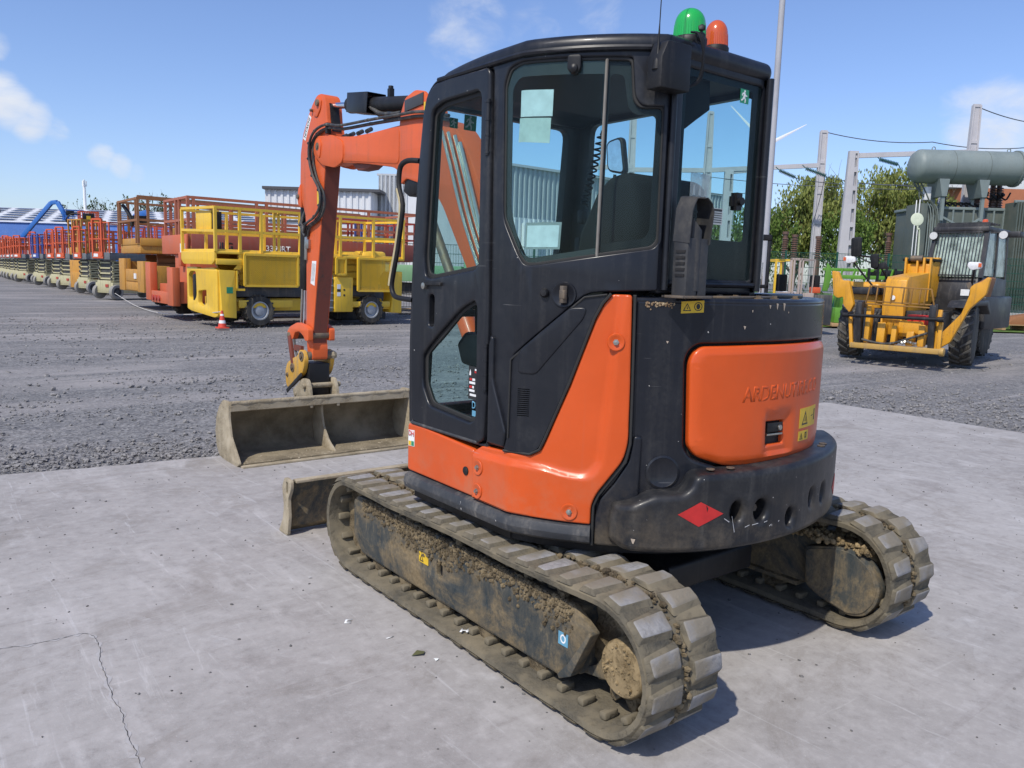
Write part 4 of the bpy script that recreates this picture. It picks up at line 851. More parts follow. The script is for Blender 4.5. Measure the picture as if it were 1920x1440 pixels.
mb = MB(); mb.tube([(.05,.34,1.95),(.25,.46,1.98),(.42,.50,2.10),(.45,.50,2.25)], .010, 8, 4); mr = mb.build('mirror_arm', BLACK, EX)
mb = MB(); mb.prism(rnd([(.40,2.24),(.55,2.27),(.57,2.44),(.44,2.46)], .04), 'yz', .43, .47); mb.build('wing_mirror', BLACK, mr, .012, 3)
panel('mirror_pane', rnd([(.415,2.255),(.535,2.28),(.553,2.428),(.453,2.445)], .03), None, lambda a, z, d: Vector((.43-d, a, z)), 0, .001, MIRR, mr, 0, 1, 0)

# ================================================================ BOOM, ARM, BUCKET
def yzplate(name, poly, x0, x1, m, par, bv=.004, holes=None):
    return panel(name, poly, holes, lambda a, z, d: Vector((x0-d, a, z)), -(x1-x0), 0, m, par, bv, 2, 0)
bt = [(3.55,2.78),(3.40,2.752),(3.164,2.722),(2.8,2.714),(2.44,2.718),(2.11,2.715),(1.88,2.70),(1.70,2.64),(1.55,2.50),(1.25,2.02),(.62,.98),(.66,.84),(.80,.80),(.92,.90),(1.45,1.62),(1.70,1.96),(1.83,2.14),(1.98,2.25),(2.30,2.33),(2.38,2.29),(2.40,2.34),(2.43,2.40),(2.50,2.427),(2.979,2.498),(3.36,2.535),(3.55,2.53)]
BO = yzplate('boom', rnd(bt, [.02,.05,.1,.1,.1,.1,.1,.1,.1,.2,.05,.05,.05,.05,.1,.1,.1,.1,.03,.02,.03,.05,.05,.2,.1,.02]), .118, .282, ORANGE2, EX, .008)
for x0, x1 in ((.104,.122), (.278,.296)):
    tipp = rnd([(3.30,2.70),(3.50,2.775),(3.68,2.785),(3.80,2.80),(3.87,2.72),(3.86,2.64),(3.70,2.545),(3.45,2.50),(3.30,2.54)], .05)
    yzplate('boom_fork', tipp, x0, x1, ORANGE2, BO, .006)
yzplate('boom_swage', rnd([(3.34,2.70),(3.10,2.712),(2.40,2.705),(2.40,2.44),(3.05,2.515),(3.36,2.55),(3.43,2.62)], .05), .1125, .120, ORANGE2, BO, .006)
mb = MB(); mb.cyl((.095,3.772,2.705),(.305,3.772,2.705),.034,n=20); mb.cyl((.088,3.772,2.705),(.096,3.772,2.705),.020,n=12); mb.each('pivot_pin', PIN, BO)
yzplate('pin_flange', rnd([(3.81,2.66),(3.73,2.60),(3.70,2.72),(3.74,2.78),(3.81,2.76)], .03), .096, .105, ORANGE2, BO, .003)
mb = MB(); mb.prism([(2.9,2.498),(2.78,2.47),(3.25,2.50),(3.15,2.47)][::1], 'yz', .14, .26) if False else None
mb = MB(); mb.prism([(2.85,2.49),(2.95,2.455),(3.12,2.455),(3.22,2.515)], 'yz', .15, .25); mb.build('wear_pad', RUST_SHADE, BO, .004)
for x0, x1 in ((.125,.150), (.25,.275)): yzplate('cylinder_bracket', rnd([(2.42,2.70),(2.40,2.80),(2.34,2.90),(2.20,2.935),(2.08,2.91),(2.02,2.84),(1.98,2.68)], .03), x0, x1, ORANGE2, BO, .005)
yzplate('bracket_cap', [(2.33,2.80),(2.33,2.88),(2.08,2.90),(2.08,2.82)], .115, .124, flat('dark_bracket', (.05,.05,.052), .5), BO, .003)
yzplate('bracket_decal', [(2.06,2.77),(2.04,2.77),(2.04,2.83),(2.06,2.83)], .1135, .117, STY, BO, 0)
# arm cylinder
ac0, ac1 = Vector((.2,3.755,3.055)), Vector((.2,2.20,2.855)); ad = (ac1-ac0).normalized()
mb = MB(); mb.cyl(ac0, ac0+ad*.60, .026, n=20); rod = mb.build('arm_cylinder_rod', CHROME, EX)
mb = MB(); mb.cyl(ac0+ad*.44, ac1, .056, n=28); mb.cyl(ac0+ad*.42, ac0+ad*.50, .066, n=28); acb = mb.build('arm_cylinder', BLACK, EX, .003)
mb = MB(); mb.cyl(ac0-Vector((.06,0,0)), ac0+Vector((.06,0,0)), .055, n=24); mb.build('rod_eye', PIN, rod, .004)
nrm_ = Vector((0, ad.z, -ad.y)); 
mb = MB(); c0_ = ac0+ad*.50; q = [c0_+nrm_*.085, c0_+ad*.35+nrm_*.085, c0_+ad*.35-nrm_*.075, c0_-nrm_*.065]
mb.prism([(p.y, p.z) for p in q], 'yz', .118, .124); mb.prism([(p.y, p.z) for p in q], 'yz', .276, .282)
mb.prism([(p.y, p.z) for p in (q[0], q[1], q[1]-nrm_*.005, q[0]-nrm_*.005)], 'yz', .124, .276); mb.prism([(p.y, p.z) for p in (q[3], q[2], q[2]+nrm_*.005, q[3]+nrm_*.005)], 'yz', .124, .276)
mb.build('rod_guard', CAB, acb, .002)
mb = MB()
for k, (x, z) in enumerate(((.16,-.02),(.20,-.05),(.24,-.03))):
    mb.tube([ac0+ad*.82+Vector((x-.2,0,z)), ac0+ad*.98+Vector((x-.2,0,z-.05)), ac0+ad*1.15+Vector((x-.2,0,z-.06)), ac0+ad*1.32+Vector((x-.2,0,z-.05))], .016, 8, 4)
mb.each('cylinder_hose', HOSE, acb)
mb = MB(); mb.box(.18,.22,2.66,2.70,2.93,3.03); mb.cyl((.2,2.68,3.0),(.2,2.68,3.05),.02,n=10); mb.build('grease_fitting', BLACK, acb, .003)
# arm
al = [(3.70,3.12),(3.765,3.150),(3.85,3.145),(3.94,3.084),(4.02,3.008),(4.142,2.856),(4.200,2.686),(4.214,2.408),(4.17,2.25),(4.10,2.14),(4.085,1.774),(4.095,1.063),(4.075,.90),(4.03,.835),(3.95,.835),(3.945,.95),(3.961,1.007),(3.776,2.014),(3.683,2.557),(3.60,2.62),(3.60,2.80),(3.64,2.9),(3.66,3.04)]
AR = yzplate('arm', rnd(al, .03), .128, .272, ORANGE2, EX, .008)
AR['label'] = 'dipper arm, bright orange flank and rust-stained rear face with shade painted into its colour'
mb = MB(); mb.add([(.134,3.955,1.005),(.266,3.955,1.005),(.266,3.679,2.55),(.134,3.679,2.55)], [(0,1,2,3)])
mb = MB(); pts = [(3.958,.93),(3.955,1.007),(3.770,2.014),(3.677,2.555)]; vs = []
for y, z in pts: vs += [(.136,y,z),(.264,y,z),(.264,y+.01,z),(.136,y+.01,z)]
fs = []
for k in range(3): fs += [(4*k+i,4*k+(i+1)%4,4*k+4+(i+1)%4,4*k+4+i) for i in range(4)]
mb.add(vs, fs+[(3,2,1,0),(12,13,14,15)]); mb.build('arm_rear_plate', RUST_SHADE, AR)  # thin plate carrying both rust stain and painted shade
mb = MB(); mb.prism([(3.60,2.82),(3.625,2.84),(3.70,3.06),(3.66,3.06)], 'yz', .16, .24); mb.build('clevis_gap', BLACK, AR)
mb = MB(); mb.prism([(4.190,2.42),(4.235,2.38),(4.26,2.30),(4.235,2.23),(4.17,2.21)], 'yz', .118, .145); mb.prism([(4.190,2.42),(4.235,2.38),(4.26,2.30),(4.235,2.23),(4.17,2.21)], 'yz', .255, .282); mb.each('cylinder_lug', ORANGE2, AR, .005)
mb = MB(); mb.cyl((.105,4.23,2.31),(.295,4.23,2.31),.022,n=14); mb.cyl((.10,3.80,3.075),(.30,3.80,3.075),.028,n=14); mb.cyl((.10,3.93,3.03),(.14,3.93,3.03),.013,n=10); mb.cyl((.10,3.96,1.06),(.30,3.96,1.06),.03,n=14); mb.cyl((.10,4.0,.87),(.335,4.0,.87),.04,n=18); mb.each('arm_pin', PIN, AR, .003)
yzplate('pin_flange', rnd([(3.86,3.12),(3.80,3.14),(3.74,3.09),(3.76,3.02),(3.83,2.96),(3.90,2.98)], .02), .118, .128, ORANGE2, AR, .003)
pl_ = panel('name_plate', [(4.005,3.005),(3.958,2.975),(4.085,2.790),(4.135,2.815)], None, lambda a, z, d: Vector((.128-d, a, z)), .0, .0015, STW, AR, 0, 1, 0)
ctr = Vector((4.045, 2.897)); dirv = Vector((-.13, .19)).normalized(); upv = Vector((-dirv.y*-1, dirv.x*1)); 
text('plate_lettering', 'HITACHI', .050, lambda a, z, d: Vector((.1262-d, ctr.x+dirv.x*a+dirv.y*z, ctr.y+dirv.y*a-dirv.x*z)), STB, AR, .0008, width=.185, bold=.001)
ns = panel('notice_plate', [(3.955,1.73),(3.865,1.73),(3.905,1.51),(3.990,1.53)], None, lambda a, z, d: Vector((.128-d, a, z)), .0, .0015, STW, AR, 0, 1, 0)
for k in range(4): panel('plate_print', [(3.945-k*.018,1.71-k*.002),(3.938-k*.018,1.71-k*.002),(3.966-k*.016,1.55),(3.972-k*.016,1.55)], None, lambda a, z, d: Vector((.1264-d, a, z)), 0, .0005, flat('print_grey', (.25,.25,.25), .6), AR, 0, 1, 0)
panel('arm_decal', [(3.845,2.34),(3.80,2.34),(3.815,2.20),(3.845,2.22)], None, lambda a, z, d: Vector((.128-d, a, z)), .0, .0015, STY, AR, 0, 1, 0)
# bucket cylinder and linkage
mb = MB(); mb.cyl((.2,4.255,2.30),(.2,4.285,1.46),.046,n=24); bc = mb.build('bucket_cylinder', BLACK, EX, .003); mb = MB(); mb.cyl((.2,4.283,1.50),(.2,4.30,1.10),.024,n=18); mb.build('cylinder_rod', CHROME, bc)
mb = MB(); mb.cyl((.165,4.262,1.47),(.165,4.300,1.12),.010,n=10); mb.build('guard_rod', STEEL, bc)
lk = rnd([(4.40,1.00),(4.40,1.07),(4.33,1.12),(4.18,1.165),(4.02,1.15),(3.92,1.12),(3.92,1.01),(4.00,1.01),(4.03,1.05),(4.12,1.085),(4.22,1.07),(4.27,1.00)], .02)
LK = yzplate('linkage_yoke', lk, .07, .118, ORANGE2, EX, .008); yzplate('linkage_yoke_far', lk, .282, .33, ORANGE2, LK, .008)
mb = MB(); mb.cyl((.06,4.35,1.03),(.34,4.35,1.03),.034,n=16); mb.build('linkage_pin', PIN, LK, .004)
for x in (.05, .31):
    mb = MB(); mb.bar((x+.015,4.33,1.03),(x+.015,4.235,.74),.028,.055); mb.each('side_link', RUST_SHADE, LK, .004)
mb = MB(); mb.tube([(.09,4.28,1.03),(.08,4.24,.92),(.07,4.15,.84)], .011, 8, 4); mb.build('coupler_hose', HOSE, LK)
mb = MB(); mb.bar((.075,4.22,.93),(.075,4.06,.93),.03,.05); mb.build('link_stop', RUST_SHADE, LK)
cp = rnd([(4.08,.925),(4.01,.915),(3.965,.84),(3.99,.76),(4.03,.70),(4.34,.53),(4.40,.56),(4.42,.70),(4.36,.78),(4.22,.835),(4.13,.86)], .03)
CPL = yzplate('quick_coupler', cp, .055, .095, YCOUP, EX, .006); yzplate('coupler_far_cheek', cp, .31, .35, YCOUP, CPL, .006)
for y, z, r_ in ((4.24,.74,.042),(4.03,.865,.045),(4.36,.66,.02)):
    mb = MB(); mb.lathe([(0,0),(r_,0),(r_,.008),(r_*.7,.01),(r_*.65,.004),(0,.004)], (.056,y,z), (-1,0,0), 24); mb.cyl((.056,y,z),(.036,y,z),r_*.45,n=8); mb.build('coupler_pin', PIN, CPL)
mb = MB(); mb.bar((.05,4.02,.70),(.05,4.37,.50),.012,.04); mb.box(.10,.30,3.965,4.18,.47,.80); mb.build('coupler_body', BLACK, CPL, .01)
mb = MB(); mb.lathe([(0,0),(.035,0),(.045,.03),(.03,.06),(0,.06)], (.315,3.995,.87), (1,0,0), 8); mb.build('coupler_nut', BUCKET, CPL)
# bucket
xb0, xb1 = -.66, 1.08
shell = [(3.845,.505),(3.90,.512),(3.99,.500),(4.08,.44),(4.15,.34),(4.185,.22),(4.16,.10),(4.10,.03),(4.0,.006),(3.62,.006)]
shell = [tuple(p) for p in spline([Vector(p) for p in shell], 3)]
def offc(P, k):
    o = []
    for i, p in enumerate(P):
        a, b = Vector(P[max(i-1,0)]), Vector(P[min(i+1,len(P)-1)]); d = (b-a).normalized(); o.append((p[0]+d.y*k, p[1]-d.x*k))
    return o
inn = offc(shell, .022); vs = []; fs = []; nx = 36; K = len(shell)
for i in range(nx+1):
    x = xb0+(xb1-xb0)*i/nx
    for (a, b), (c_, d_) in zip(shell, inn):
        w = .004*noise.noise(Vector((x*5, a*6, b*6))); vs += [(x, a+w, b), (x, c_+w*1.5, d_+w)]
for i in range(nx):
    for k in range(K-1):
        a = (i*K+k)*2; b = ((i+1)*K+k)*2; fs += [(a, b, b+2, a+2), (a+1, a+3, b+3, b+1)]
    a = (i*K)*2; b = ((i+1)*K)*2; fs.append((a, a+1, b+1, b)); a += 2*(K-1); b += 2*(K-1); fs.append((a, b, b+1, a+1))
mb = MB(); mb.add(vs, fs); BU = mb.build('bucket', BUCKETD, EX, ang=50); BU['label'] = 'wide smooth-edged ditching bucket caked with dry mud'
pl = rnd([(3.845,.50),(3.88,.525),(3.99,.52),(4.09,.455),(4.17,.35),(4.205,.22),(4.18,.09),(4.11,.015),(4.0,-.002),(3.66,-.002),(3.60,.03),(3.66,.09),(3.80,.22),(3.845,.36)], .02)
yzplate('bucket_side_plate', pl, xb0-.02, xb0, BUCKET, BU, .005); yzplate('bucket_side_plate', pl, xb1, xb1+.02, BUCKET, BU, .005)
dv = rnd([(3.95,.49),(4.08,.42),(4.17,.24),(4.12,.05),(4.0,.02),(3.66,.02),(3.82,.10),(3.93,.22),(3.97,.36)], .04); yzplate('bucket_divider', dv, .215, .235, BUCKET, BU, .004)
mb = MB(); mb.box(xb0, xb1, 3.565, 3.70, -.002, .016); mb.build('cutting_edge', BUCKET, BU, .004)
mb = MB(); n_t = 30; mb.tube([(xb0+(xb1-xb0)*i/n_t, 3.855+.003*math.sin(i*2), .505+.004*noise.noise(Vector((i*.7,0,0)))) for i in range(n_t+1)], .020, 10); mb.prism([(3.84,.515),(3.84,.44),(3.862,.43),(3.87,.51)], 'yz', xb0, xb1); mb.build('top_beam', BUCKET, BU)
for x in (.07, .33): yzplate('bucket_ear', rnd([(3.84,.40),(3.86,.58),(3.91,.665),(4.02,.665),(4.25,.53),(4.18,.40),(4.05,.46),(3.92,.50)], .03), x-.013, x+.013, BUCKET, BU, .004)
mb = MB(); mb.cyl((.03,3.96,.60),(.40,3.96,.60),.024,n=14); mb.cyl((.05,4.18,.50),(.35,4.18,.50),.02,n=14); mb.each('bucket_pin', BUCKET, BU, .003)
mb = MB(); rng = random.Random(4)
for k in range(300):
    x = rng.uniform(xb0+.03, xb1-.03); y = 3.62+abs(rng.gauss(0,.13)); mb.lump((x, min(y,4.08), .026+ (max(0,y-3.95)*.3)), rng.uniform(.004,.013), 1, k, .35)
g = mb.build('bucket_mud', BUCKET, BU, smooth=False); g['kind'] = 'stuff'
# swing post and boom cylinder
mb = MB(); mb.prism([(.42,.48),(.42,.92),(.70,1.02),(.92,.98),(1.02,.70),(1.16,.62),(1.12,.46),(.8,.42)], 'yz', .08, .32); mb.build('swing_post', ORANGE2, EX, .02, 3)
mb = MB(); mb.cyl((.2,1.10,.58),(.2,1.80,1.62),.065,n=24); b_ = mb.build('boom_cylinder', ORANGE2, EX, .004); mb = MB(); mb.cyl((.2,1.78,1.60),(.2,2.26,2.30),.034,n=18); mb.build('cylinder_rod', PIN, b_)
mb = MB(); mb.prism([(2.33,2.36),(2.36,2.24),(2.28,2.20),(2.12,2.22),(2.08,2.30)], 'yz', .13, .27); mb.build('cylinder_mount', BLACK, b_, .01)
# hoses on boom and arm
hl = [(1.70,2.66),(2.07,2.735),(2.39,2.755),(2.81,2.775),(3.29,2.795),(3.56,2.835),(3.78,2.810),(3.905,2.72),(3.915,2.59),(3.84,2.44),(3.71,2.31),(3.70,2.18),(3.80,2.09),(3.99,2.03),(4.04,1.95)]
for k, dx in enumerate((.100, .078, .112)):
    mb = MB(); mb.tube([(dx, y+.014*k*(-1 if z < 2.75 else 0), z+.024*(k % 2)) for y, z in hl], .0115, 8, 5)
    for t in range(3, len(hl)-1, 1): y, z = hl[t]; mb.cyl((dx-.001, y-.006, z+.024*(k%2)), (dx-.001, y+.006, z+.024*(k%2)), .0135, n=8)
    mb.build('hydraulic_hose', HOSE, EX)
mb = MB(); mb.box(.09,.13,3.56,3.60,2.79,2.88); mb.build('hose_clamp', BLACK, EX, .004)
for k, (y0, z0) in enumerate(((1.62,2.55),(1.70,2.58),(1.78,2.60),(1.56,2.5))):
    mb = MB(); mb.tube([(.085, y0, z0), (.080, y0-.12, z0-.24), (.080, y0-.30, z0-.62), (.08, y0-.62, z0-1.15)], .012, 8, 4); mb.build('steel_pipe', flat('plated_pipe', (.42,.44,.38), .3, .7) if k == 0 else bpy.data.materials['plated_pipe'], EX)
mb = MB(); mb.cyl((.12,4.05,1.96),(.12,4.065,1.74),.020,n=14); mb.box(.10,.13,3.98,4.05,1.84,1.92); mb.cyl((.12,4.05,2.0),(.12,4.05,1.96),.028,n=8); mb.build('hose_valve', STEEL, EX, .002)
mb = MB()
for k in range(3): mb.tube([(.10,4.04,1.95),(.12,4.16,2.0+.03*k),(.14,4.22+.02*k,2.06),(.16,4.16,2.2)], .010, 8, 5)
for y in (2.95,3.1,3.25,3.38): mb.cyl((.14,y,2.74),(.2,y+.04,2.77),.018,n=8)
mb.each('hose_fitting', HOSE, EX)
# ================================================================ GROUND
def slabmat():
    m, t, p = newmat('worn_concrete')
    a = tex(t, .45, 8, .6, 'World'); b = tex(t, 3.2, 8, .65, 'World'); c = tex(t, 70, 4, .7, 'World'); d = tex(t, 1.1, 6, .6, 'World', (3.5, .8, 1), 1.2); e = tex(t, .9, 5, .6, 'World', (.5, 9, 1), .6); s2 = tex(t, 1.6, 6, .65, 'World', (9, .6, 1), 1.)
    base = mix(t, ramp(t, a, .3, .72), (.255, .237, .222), (.372, .350, .330))
    base = mix(t, ramp(t, b, .35, .75, 0, .5), base, (.46, .435, .415)); base = mix(t, ramp(t, b, .30, .12, 0, .0), base, (.2,.19,.18))
    base = mix(t, ramp(t, d, .56, .74, 0, .5), base, (.53, .505, .485)); base = mix(t, ramp(t, e, .60, .72, 0, .35), base, (.215, .19, .175)); base = mix(t, ramp(t, s2, .62, .70, 0, .45), base, (.56, .55, .545))
    base = mix(t, ramp(t, tex(t, 1.4, 4, .5, 'World', None, .8), .60, .74, 0, .5), base, (.21, .185, .17))
    m5 = tex(t, 14, 7, .72, 'World'); base = mix(t, ramp(t, m5, .50, .68, 0, .40), base, (.50, .475, .455)); base = mix(t, ramp(t, m5, .46, .30, 0, .42), base, (.17, .155, .142))
    m6 = tex(t, .8, 8, .75, 'World', None, 1.5); base = mix(t, ramp(t, m6, .54, .66, 0, .55), base, (.225, .20, .175)); base = mix(t, ramp(t, m6, .40, .30, 0, .35), base, (.47, .445, .43))
    hs = tex(t, 1.3, 6, .7, 'World', (11, 1.1, 1), .9); base = mix(t, math_(t, ramp(t, hs, .60, .70, 0, .38), ramp(t, tex(t, .55, 3, .5, 'World'), .47, .56)), base, (.60, .58, .56))
    hs2 = tex(t, 1.7, 6, .7, 'World', (1.2, 12, 1), .8); base = mix(t, math_(t, ramp(t, hs2, .61, .71, 0, .38), ramp(t, tex(t, .7, 3, .5, 'World', (1,1,1), .5), .50, .58)), base, (.59, .57, .55))
    vs_ = N(t, 'ShaderNodeTexVoronoi'); vs_.inputs['Scale'].default_value = 26; t.links.new(N(t, 'ShaderNodeNewGeometry').outputs['Position'], vs_.inputs['Vector']); base = mix(t, math_(t, ramp(t, vs_.outputs['Distance'], .16, .10), ramp(t, vs_.outputs['Color'], .86, .90)), base, (.09, .085, .08))
    # fine grit and pits
    base = mix(t, ramp(t, c, .68, .74, 0, .55), base, (.12, .115, .11)); base = mix(t, ramp(t, c, .36, .30, 0, .35), base, (.62, .61, .60))
    # turning scuffs left by tracks: faint pale rings around where the machine slewed
    g = N(t, 'ShaderNodeNewGeometry')
    for (x, y, r0, w_) in ((-.2, 1.2, 2.95, .035), (-.3, 1.1, 3.35, .02), (1.5, 2.6, 3.9, .03), (2.4, -1.8, 1.35, .03), (2.2, -1.7, 1.62, .02), (3.4, -.6, 1.5, .03)):
        v = N(t, 'ShaderNodeVectorMath', operation='DISTANCE'); t.links.new(g.outputs['Position'], v.inputs[0]); v.inputs[1].default_value = (x, y, .0)
        wob = tex(t, 2.5, 4, .6, 'World'); q = N(t, 'ShaderNodeMath', operation='MULTIPLY_ADD'); t.links.new(wob, q.inputs[0]); q.inputs[1].default_value = .10; t.links.new(v.outputs['Value'], q.inputs[2])
        k = N(t, 'ShaderNodeMath', operation='COMPARE'); t.links.new(q.outputs[0], k.inputs[0]); k.inputs[1].default_value = r0+.05; k.inputs[2].default_value = w_
        brk = ramp(t, tex(t, 6, 6, .75, 'World'), .48, .72, 0, .30); base = mix(t, math_(t, k.outputs[0], brk), base, (.60, .59, .585))
    t.links.new(base, p.inputs['Base Color']); t.links.new(ramp(t, b, .3, .7, .78, .95), p.inputs['Roughness']); p.inputs['Specular IOR Level'].default_value = .35
    bump(t, p, math_(t, b, c, 'ADD'), .35, .006); return m
def gravmat():
    m, t, p = newmat('grey_gravel')
    v = N(t, 'ShaderNodeTexVoronoi'); g = N(t, 'ShaderNodeNewGeometry'); t.links.new(g.outputs['Position'], v.inputs['Vector']); v.inputs['Scale'].default_value = 38
    v2 = N(t, 'ShaderNodeTexVoronoi'); t.links.new(g.outputs['Position'], v2.inputs['Vector']); v2.inputs['Scale'].default_value = 13
    a = tex(t, .35, 7, .6, 'World'); ru = tex(t, .5, 6, .6, 'World', (.22, 1.1, 1), .9, .10); ru2 = tex(t, 1.0, 7, .65, 'World', (.16, 4.0, 1), .5, -.07)
    col = mix(t, ramp(t, v.outputs['Color'], .1, .9), (.10, .097, .096), (.29, .28, .27)); col = mix(t, ramp(t, v2.outputs['Color'], .45, .9, 0, .5), col, (.085, .087, .097))
    comp = math_(t, ramp(t, ru, .47, .62), ramp(t, a, .3, .55)); col = mix(t, math_(t, comp, .78), col, (.325, .30, .285)); col = mix(t, math_(t, ramp(t, ru2, .58, .74, 0, .35), comp), col, (.16, .148, .14))
    pt = tex(t, .22, 6, .6, 'World', None, .8); col = mix(t, ramp(t, pt, .55, .68, 0, .55), col, (.15, .145, .14)); rt_ = tex(t, .55, 5, .6, 'World', (.10, 6.5, 1), .3, .05); col = mix(t, math_(t, ramp(t, rt_, .60, .68, 0, .7), ramp(t, a, .40, .6)), col, (.36, .335, .32))
    col = mix(t, ramp(t, a, .55, .8, 0, .35), col, (.22, .205, .19))
    t.links.new(col, p.inputs['Base Color']); p.inputs['Roughness'].default_value = .92; p.inputs['Specular IOR Level'].default_value = .3
    h = math_(t, v.outputs['Distance'], v2.outputs['Distance'], 'ADD'); bump(t, p, math_(t, h, ramp(t, comp, 0, 1, 1, .3)), .6, .018); return m
def sheet(name, pts, z, m, kind='structure', div=0):
    b = bmesh.new(); vs = [b.verts.new((x, y, z)) for x, y in pts]; b.faces.new(vs); bmesh.ops.recalc_face_normals(b, faces=b.faces)
    if b.faces[:][0].normal.z < 0: bmesh.ops.reverse_faces(b, faces=b.faces[:])
    me = bpy.data.meshes.new(name); b.to_mesh(me); b.free(); me.materials.append(m); o = link(name, me); o['kind'] = kind; return o
GRAV = gravmat()
def near(a, b): return [a+(b-a)*i/60 for i in range(61)]
# gravel yard: fine grid close by (gentle undulation), large sheet beyond
gv = []; gf = []; X = near(-16, 26); Y = near(-3, 40)
edgeY = lambda x: 4.12-.112*(x+.66)
for x in X:
    for y in Y:
        inside = (y < edgeY(x)+.35 and x < 7.9)
        w = 0 if inside else .03*noise.noise(Vector((x*.35, y*.5, 0)))+.012*noise.noise(Vector((x*.9, y*2.4, 3)))-.012
        if x in (X[0], X[-1]) or y in (Y[0], Y[-1]): w = 0
        gv.append((x, y, min(w, .012)-.03 if not inside else -.06))
for i in range(60):
    for j in range(60): a = i*61+j; gf.append((a, a+61, a+62, a+1))
mb = MB(); mb.add(gv, gf); gy = mb.build('gravel_yard', GRAV); gy['kind'] = 'structure'
base = sheet('ground', [(-1500,-1500),(1500,-1500),(1500,1500),(-1500,1500)], -.075, GRAV)
SLAB = slabmat()
se = [(-14, edgeY(-14))]+[(x, edgeY(x)+.03*noise.noise(Vector((x*1.7, 0, 0)))+.02*noise.noise(Vector((x*6, 5, 0)))) for x in [-13.8+.1*i for i in range(214)]]
ce = [(7.55+.0+.06*(3.2-y)*-.11+.03*noise.noise(Vector((0, y*2, 9))), y) for y in [3.15-.15*i for i in range(90)]]
sl = [(-14,-12)]+se+ce+[(7.4,-12)]
mb = MB(); mb.prism(sl, 'xy', -.11, .0); sb = mb.build('concrete_slab', SLAB); sb['kind'] = 'structure'
# loose stones: along the slab edge and strewn over the yard
def stones(name, n, fn, seed, m, rmin, rmax, kind='stuff'):
    rng = random.Random(seed); proto = []
    for k in range(6):
        b = bmesh.new(); bmesh.ops.create_icosphere(b, subdivisions=1, radius=1)
        proto.append(([v.co*(1+.35*noise.noise(v.co*1.3+Vector((k*7,0,0)))) for v in b.verts], [tuple(v.index for v in f.verts) for f in b.faces])); b.free()
    mb = MB()
    for _ in range(n):
        q = fn(rng)
        if q is None: continue
        x, y, z = q; r = rmin*(rmax/rmin)**(rng.random()**2); vs, fs = proto[rng.randrange(6)]; a = rng.uniform(0, 6.3); ca, sa = math.cos(a), math.sin(a); sx, sy, sz = rng.uniform(.8,1.4), rng.uniform(.7,1.1), rng.uniform(.45,.8)
        mb.add([(x+(v.x*ca*sx-v.y*sa*sy)*r, y+(v.x*sa*sx+v.y*ca*sy)*r, z+v.z*sz*r) for v in vs], fs)
    o = mb.build(name, m, smooth=False); o['kind'] = kind; return o
def edgefn(r):
    x = r.uniform(-6, 7.6); d = abs(r.gauss(0, .5)); return (x, edgeY(x)+.06+d, -.03)
def yardfn(r):
    x = r.uniform(-7, 9); y = edgeY(x)+.1+r.random()**1.6*6; 
    return (x, y, -.032) if noise.noise(Vector((x*.5, y*1.3, 4))) > -.05 else None
def farfn(r):
    t = r.uniform(-2, 26)
    x = r.uniform(-4, 22); y = r.uniform(4, 26); return (x, y, -.035) if (y > edgeY(x)+.3 or x > 8) else None
def rightfn(r):
    x = 7.7+abs(r.gauss(0, 2.2)); y = r.uniform(-2, 4); return (x, y, -.032)
STN = mudm('gravel_stone', (.115,.11,.108), (.34,.325,.31), 30, .4)
stones('gravel', 5200, edgefn, 1, STN, .008, .030); stones('gravel', 9000, yardfn, 2, STN, .008, .028); stones('gravel', 7000, farfn, 3, STN, .012, .045); stones('gravel', 2600, rightfn, 5, STN, .009, .035)
def slabfn(r):
    x = r.uniform(-6, 7.3); y = r.uniform(-3, 4.0); return (x, y, .002) if y < edgeY(x)-.05 else None
stones('grit', 1300, slabfn, 6, mudm('grit', (.07,.07,.07), (.22,.21,.2), 30, .3), .0035, .010)
def tile(px_, y_, r_): pass
# scraps lying about
def scrap(x, y, s, sd, lab, col, z=.004, grp='white scraps on the slab'):
    r = random.Random(sd); mb = MB(); n = 6; pts = [(math.cos(2*PI*i/n)*s*r.uniform(.5,1.1), math.sin(2*PI*i/n)*s*r.uniform(.4,.9)) for i in range(n)]
    mb.add([(x+a, y+b, z+r.uniform(0, s*.5)) for a, b in pts]+[(x, y, z+s*.35)], [(i, (i+1)%n, n) for i in range(n)]); o = mb.build('paper_scrap', col, smooth=False)
    thing('', lab, 'scrap', group=grp, obj=o); return o
scrap(-1.545,-1.05,.022,1,'larger white crumpled scrap lying beside the near track',PAPER)
scrap(-1.62,-1.45,.016,2,'small white scrap near the bottom edge, farthest from the track',PAPER)
scrap(-1.47,-.86,.014,3,'curled white scrap left of the near track rear',PAPER)
scrap(-1.19,1.03,.014,4,'tiny white scrap beside the front of the near track',PAPER)
scrap(-1.13,-.14,.014,5,'white scrap beside a dry leaf at the near track',PAPER)
scrap(-1.17,-.03,.02,6,'curled dry leaf lying beside the near track',flat('dry_leaf', (.10,.10,.04), .8),grp=None) if False else None
lf = MB(); lf.add([(-1.20,-.05,.004),(-1.155,-.075,.012),(-1.13,-.05,.006),(-1.16,-.03,.012)], [(0,1,2),(0,2,3)]); o = lf.build('leaf', flat('dry_leaf', (.10,.10,.04), .8), smooth=False); thing('', 'curled dry leaf lying beside the near track', 'leaf', obj=o)
o = text('fallen_letter', 'E', .07, lambda a, z, d: Vector((-1.27+a*.8+z*.5, .42+z*.7-a*.5, .003+d)), STW, None, .0015, bold=.002); thing('', 'white letter E sticker fallen on the slab by the near track', 'sticker', obj=o, group='fallen white letter stickers')
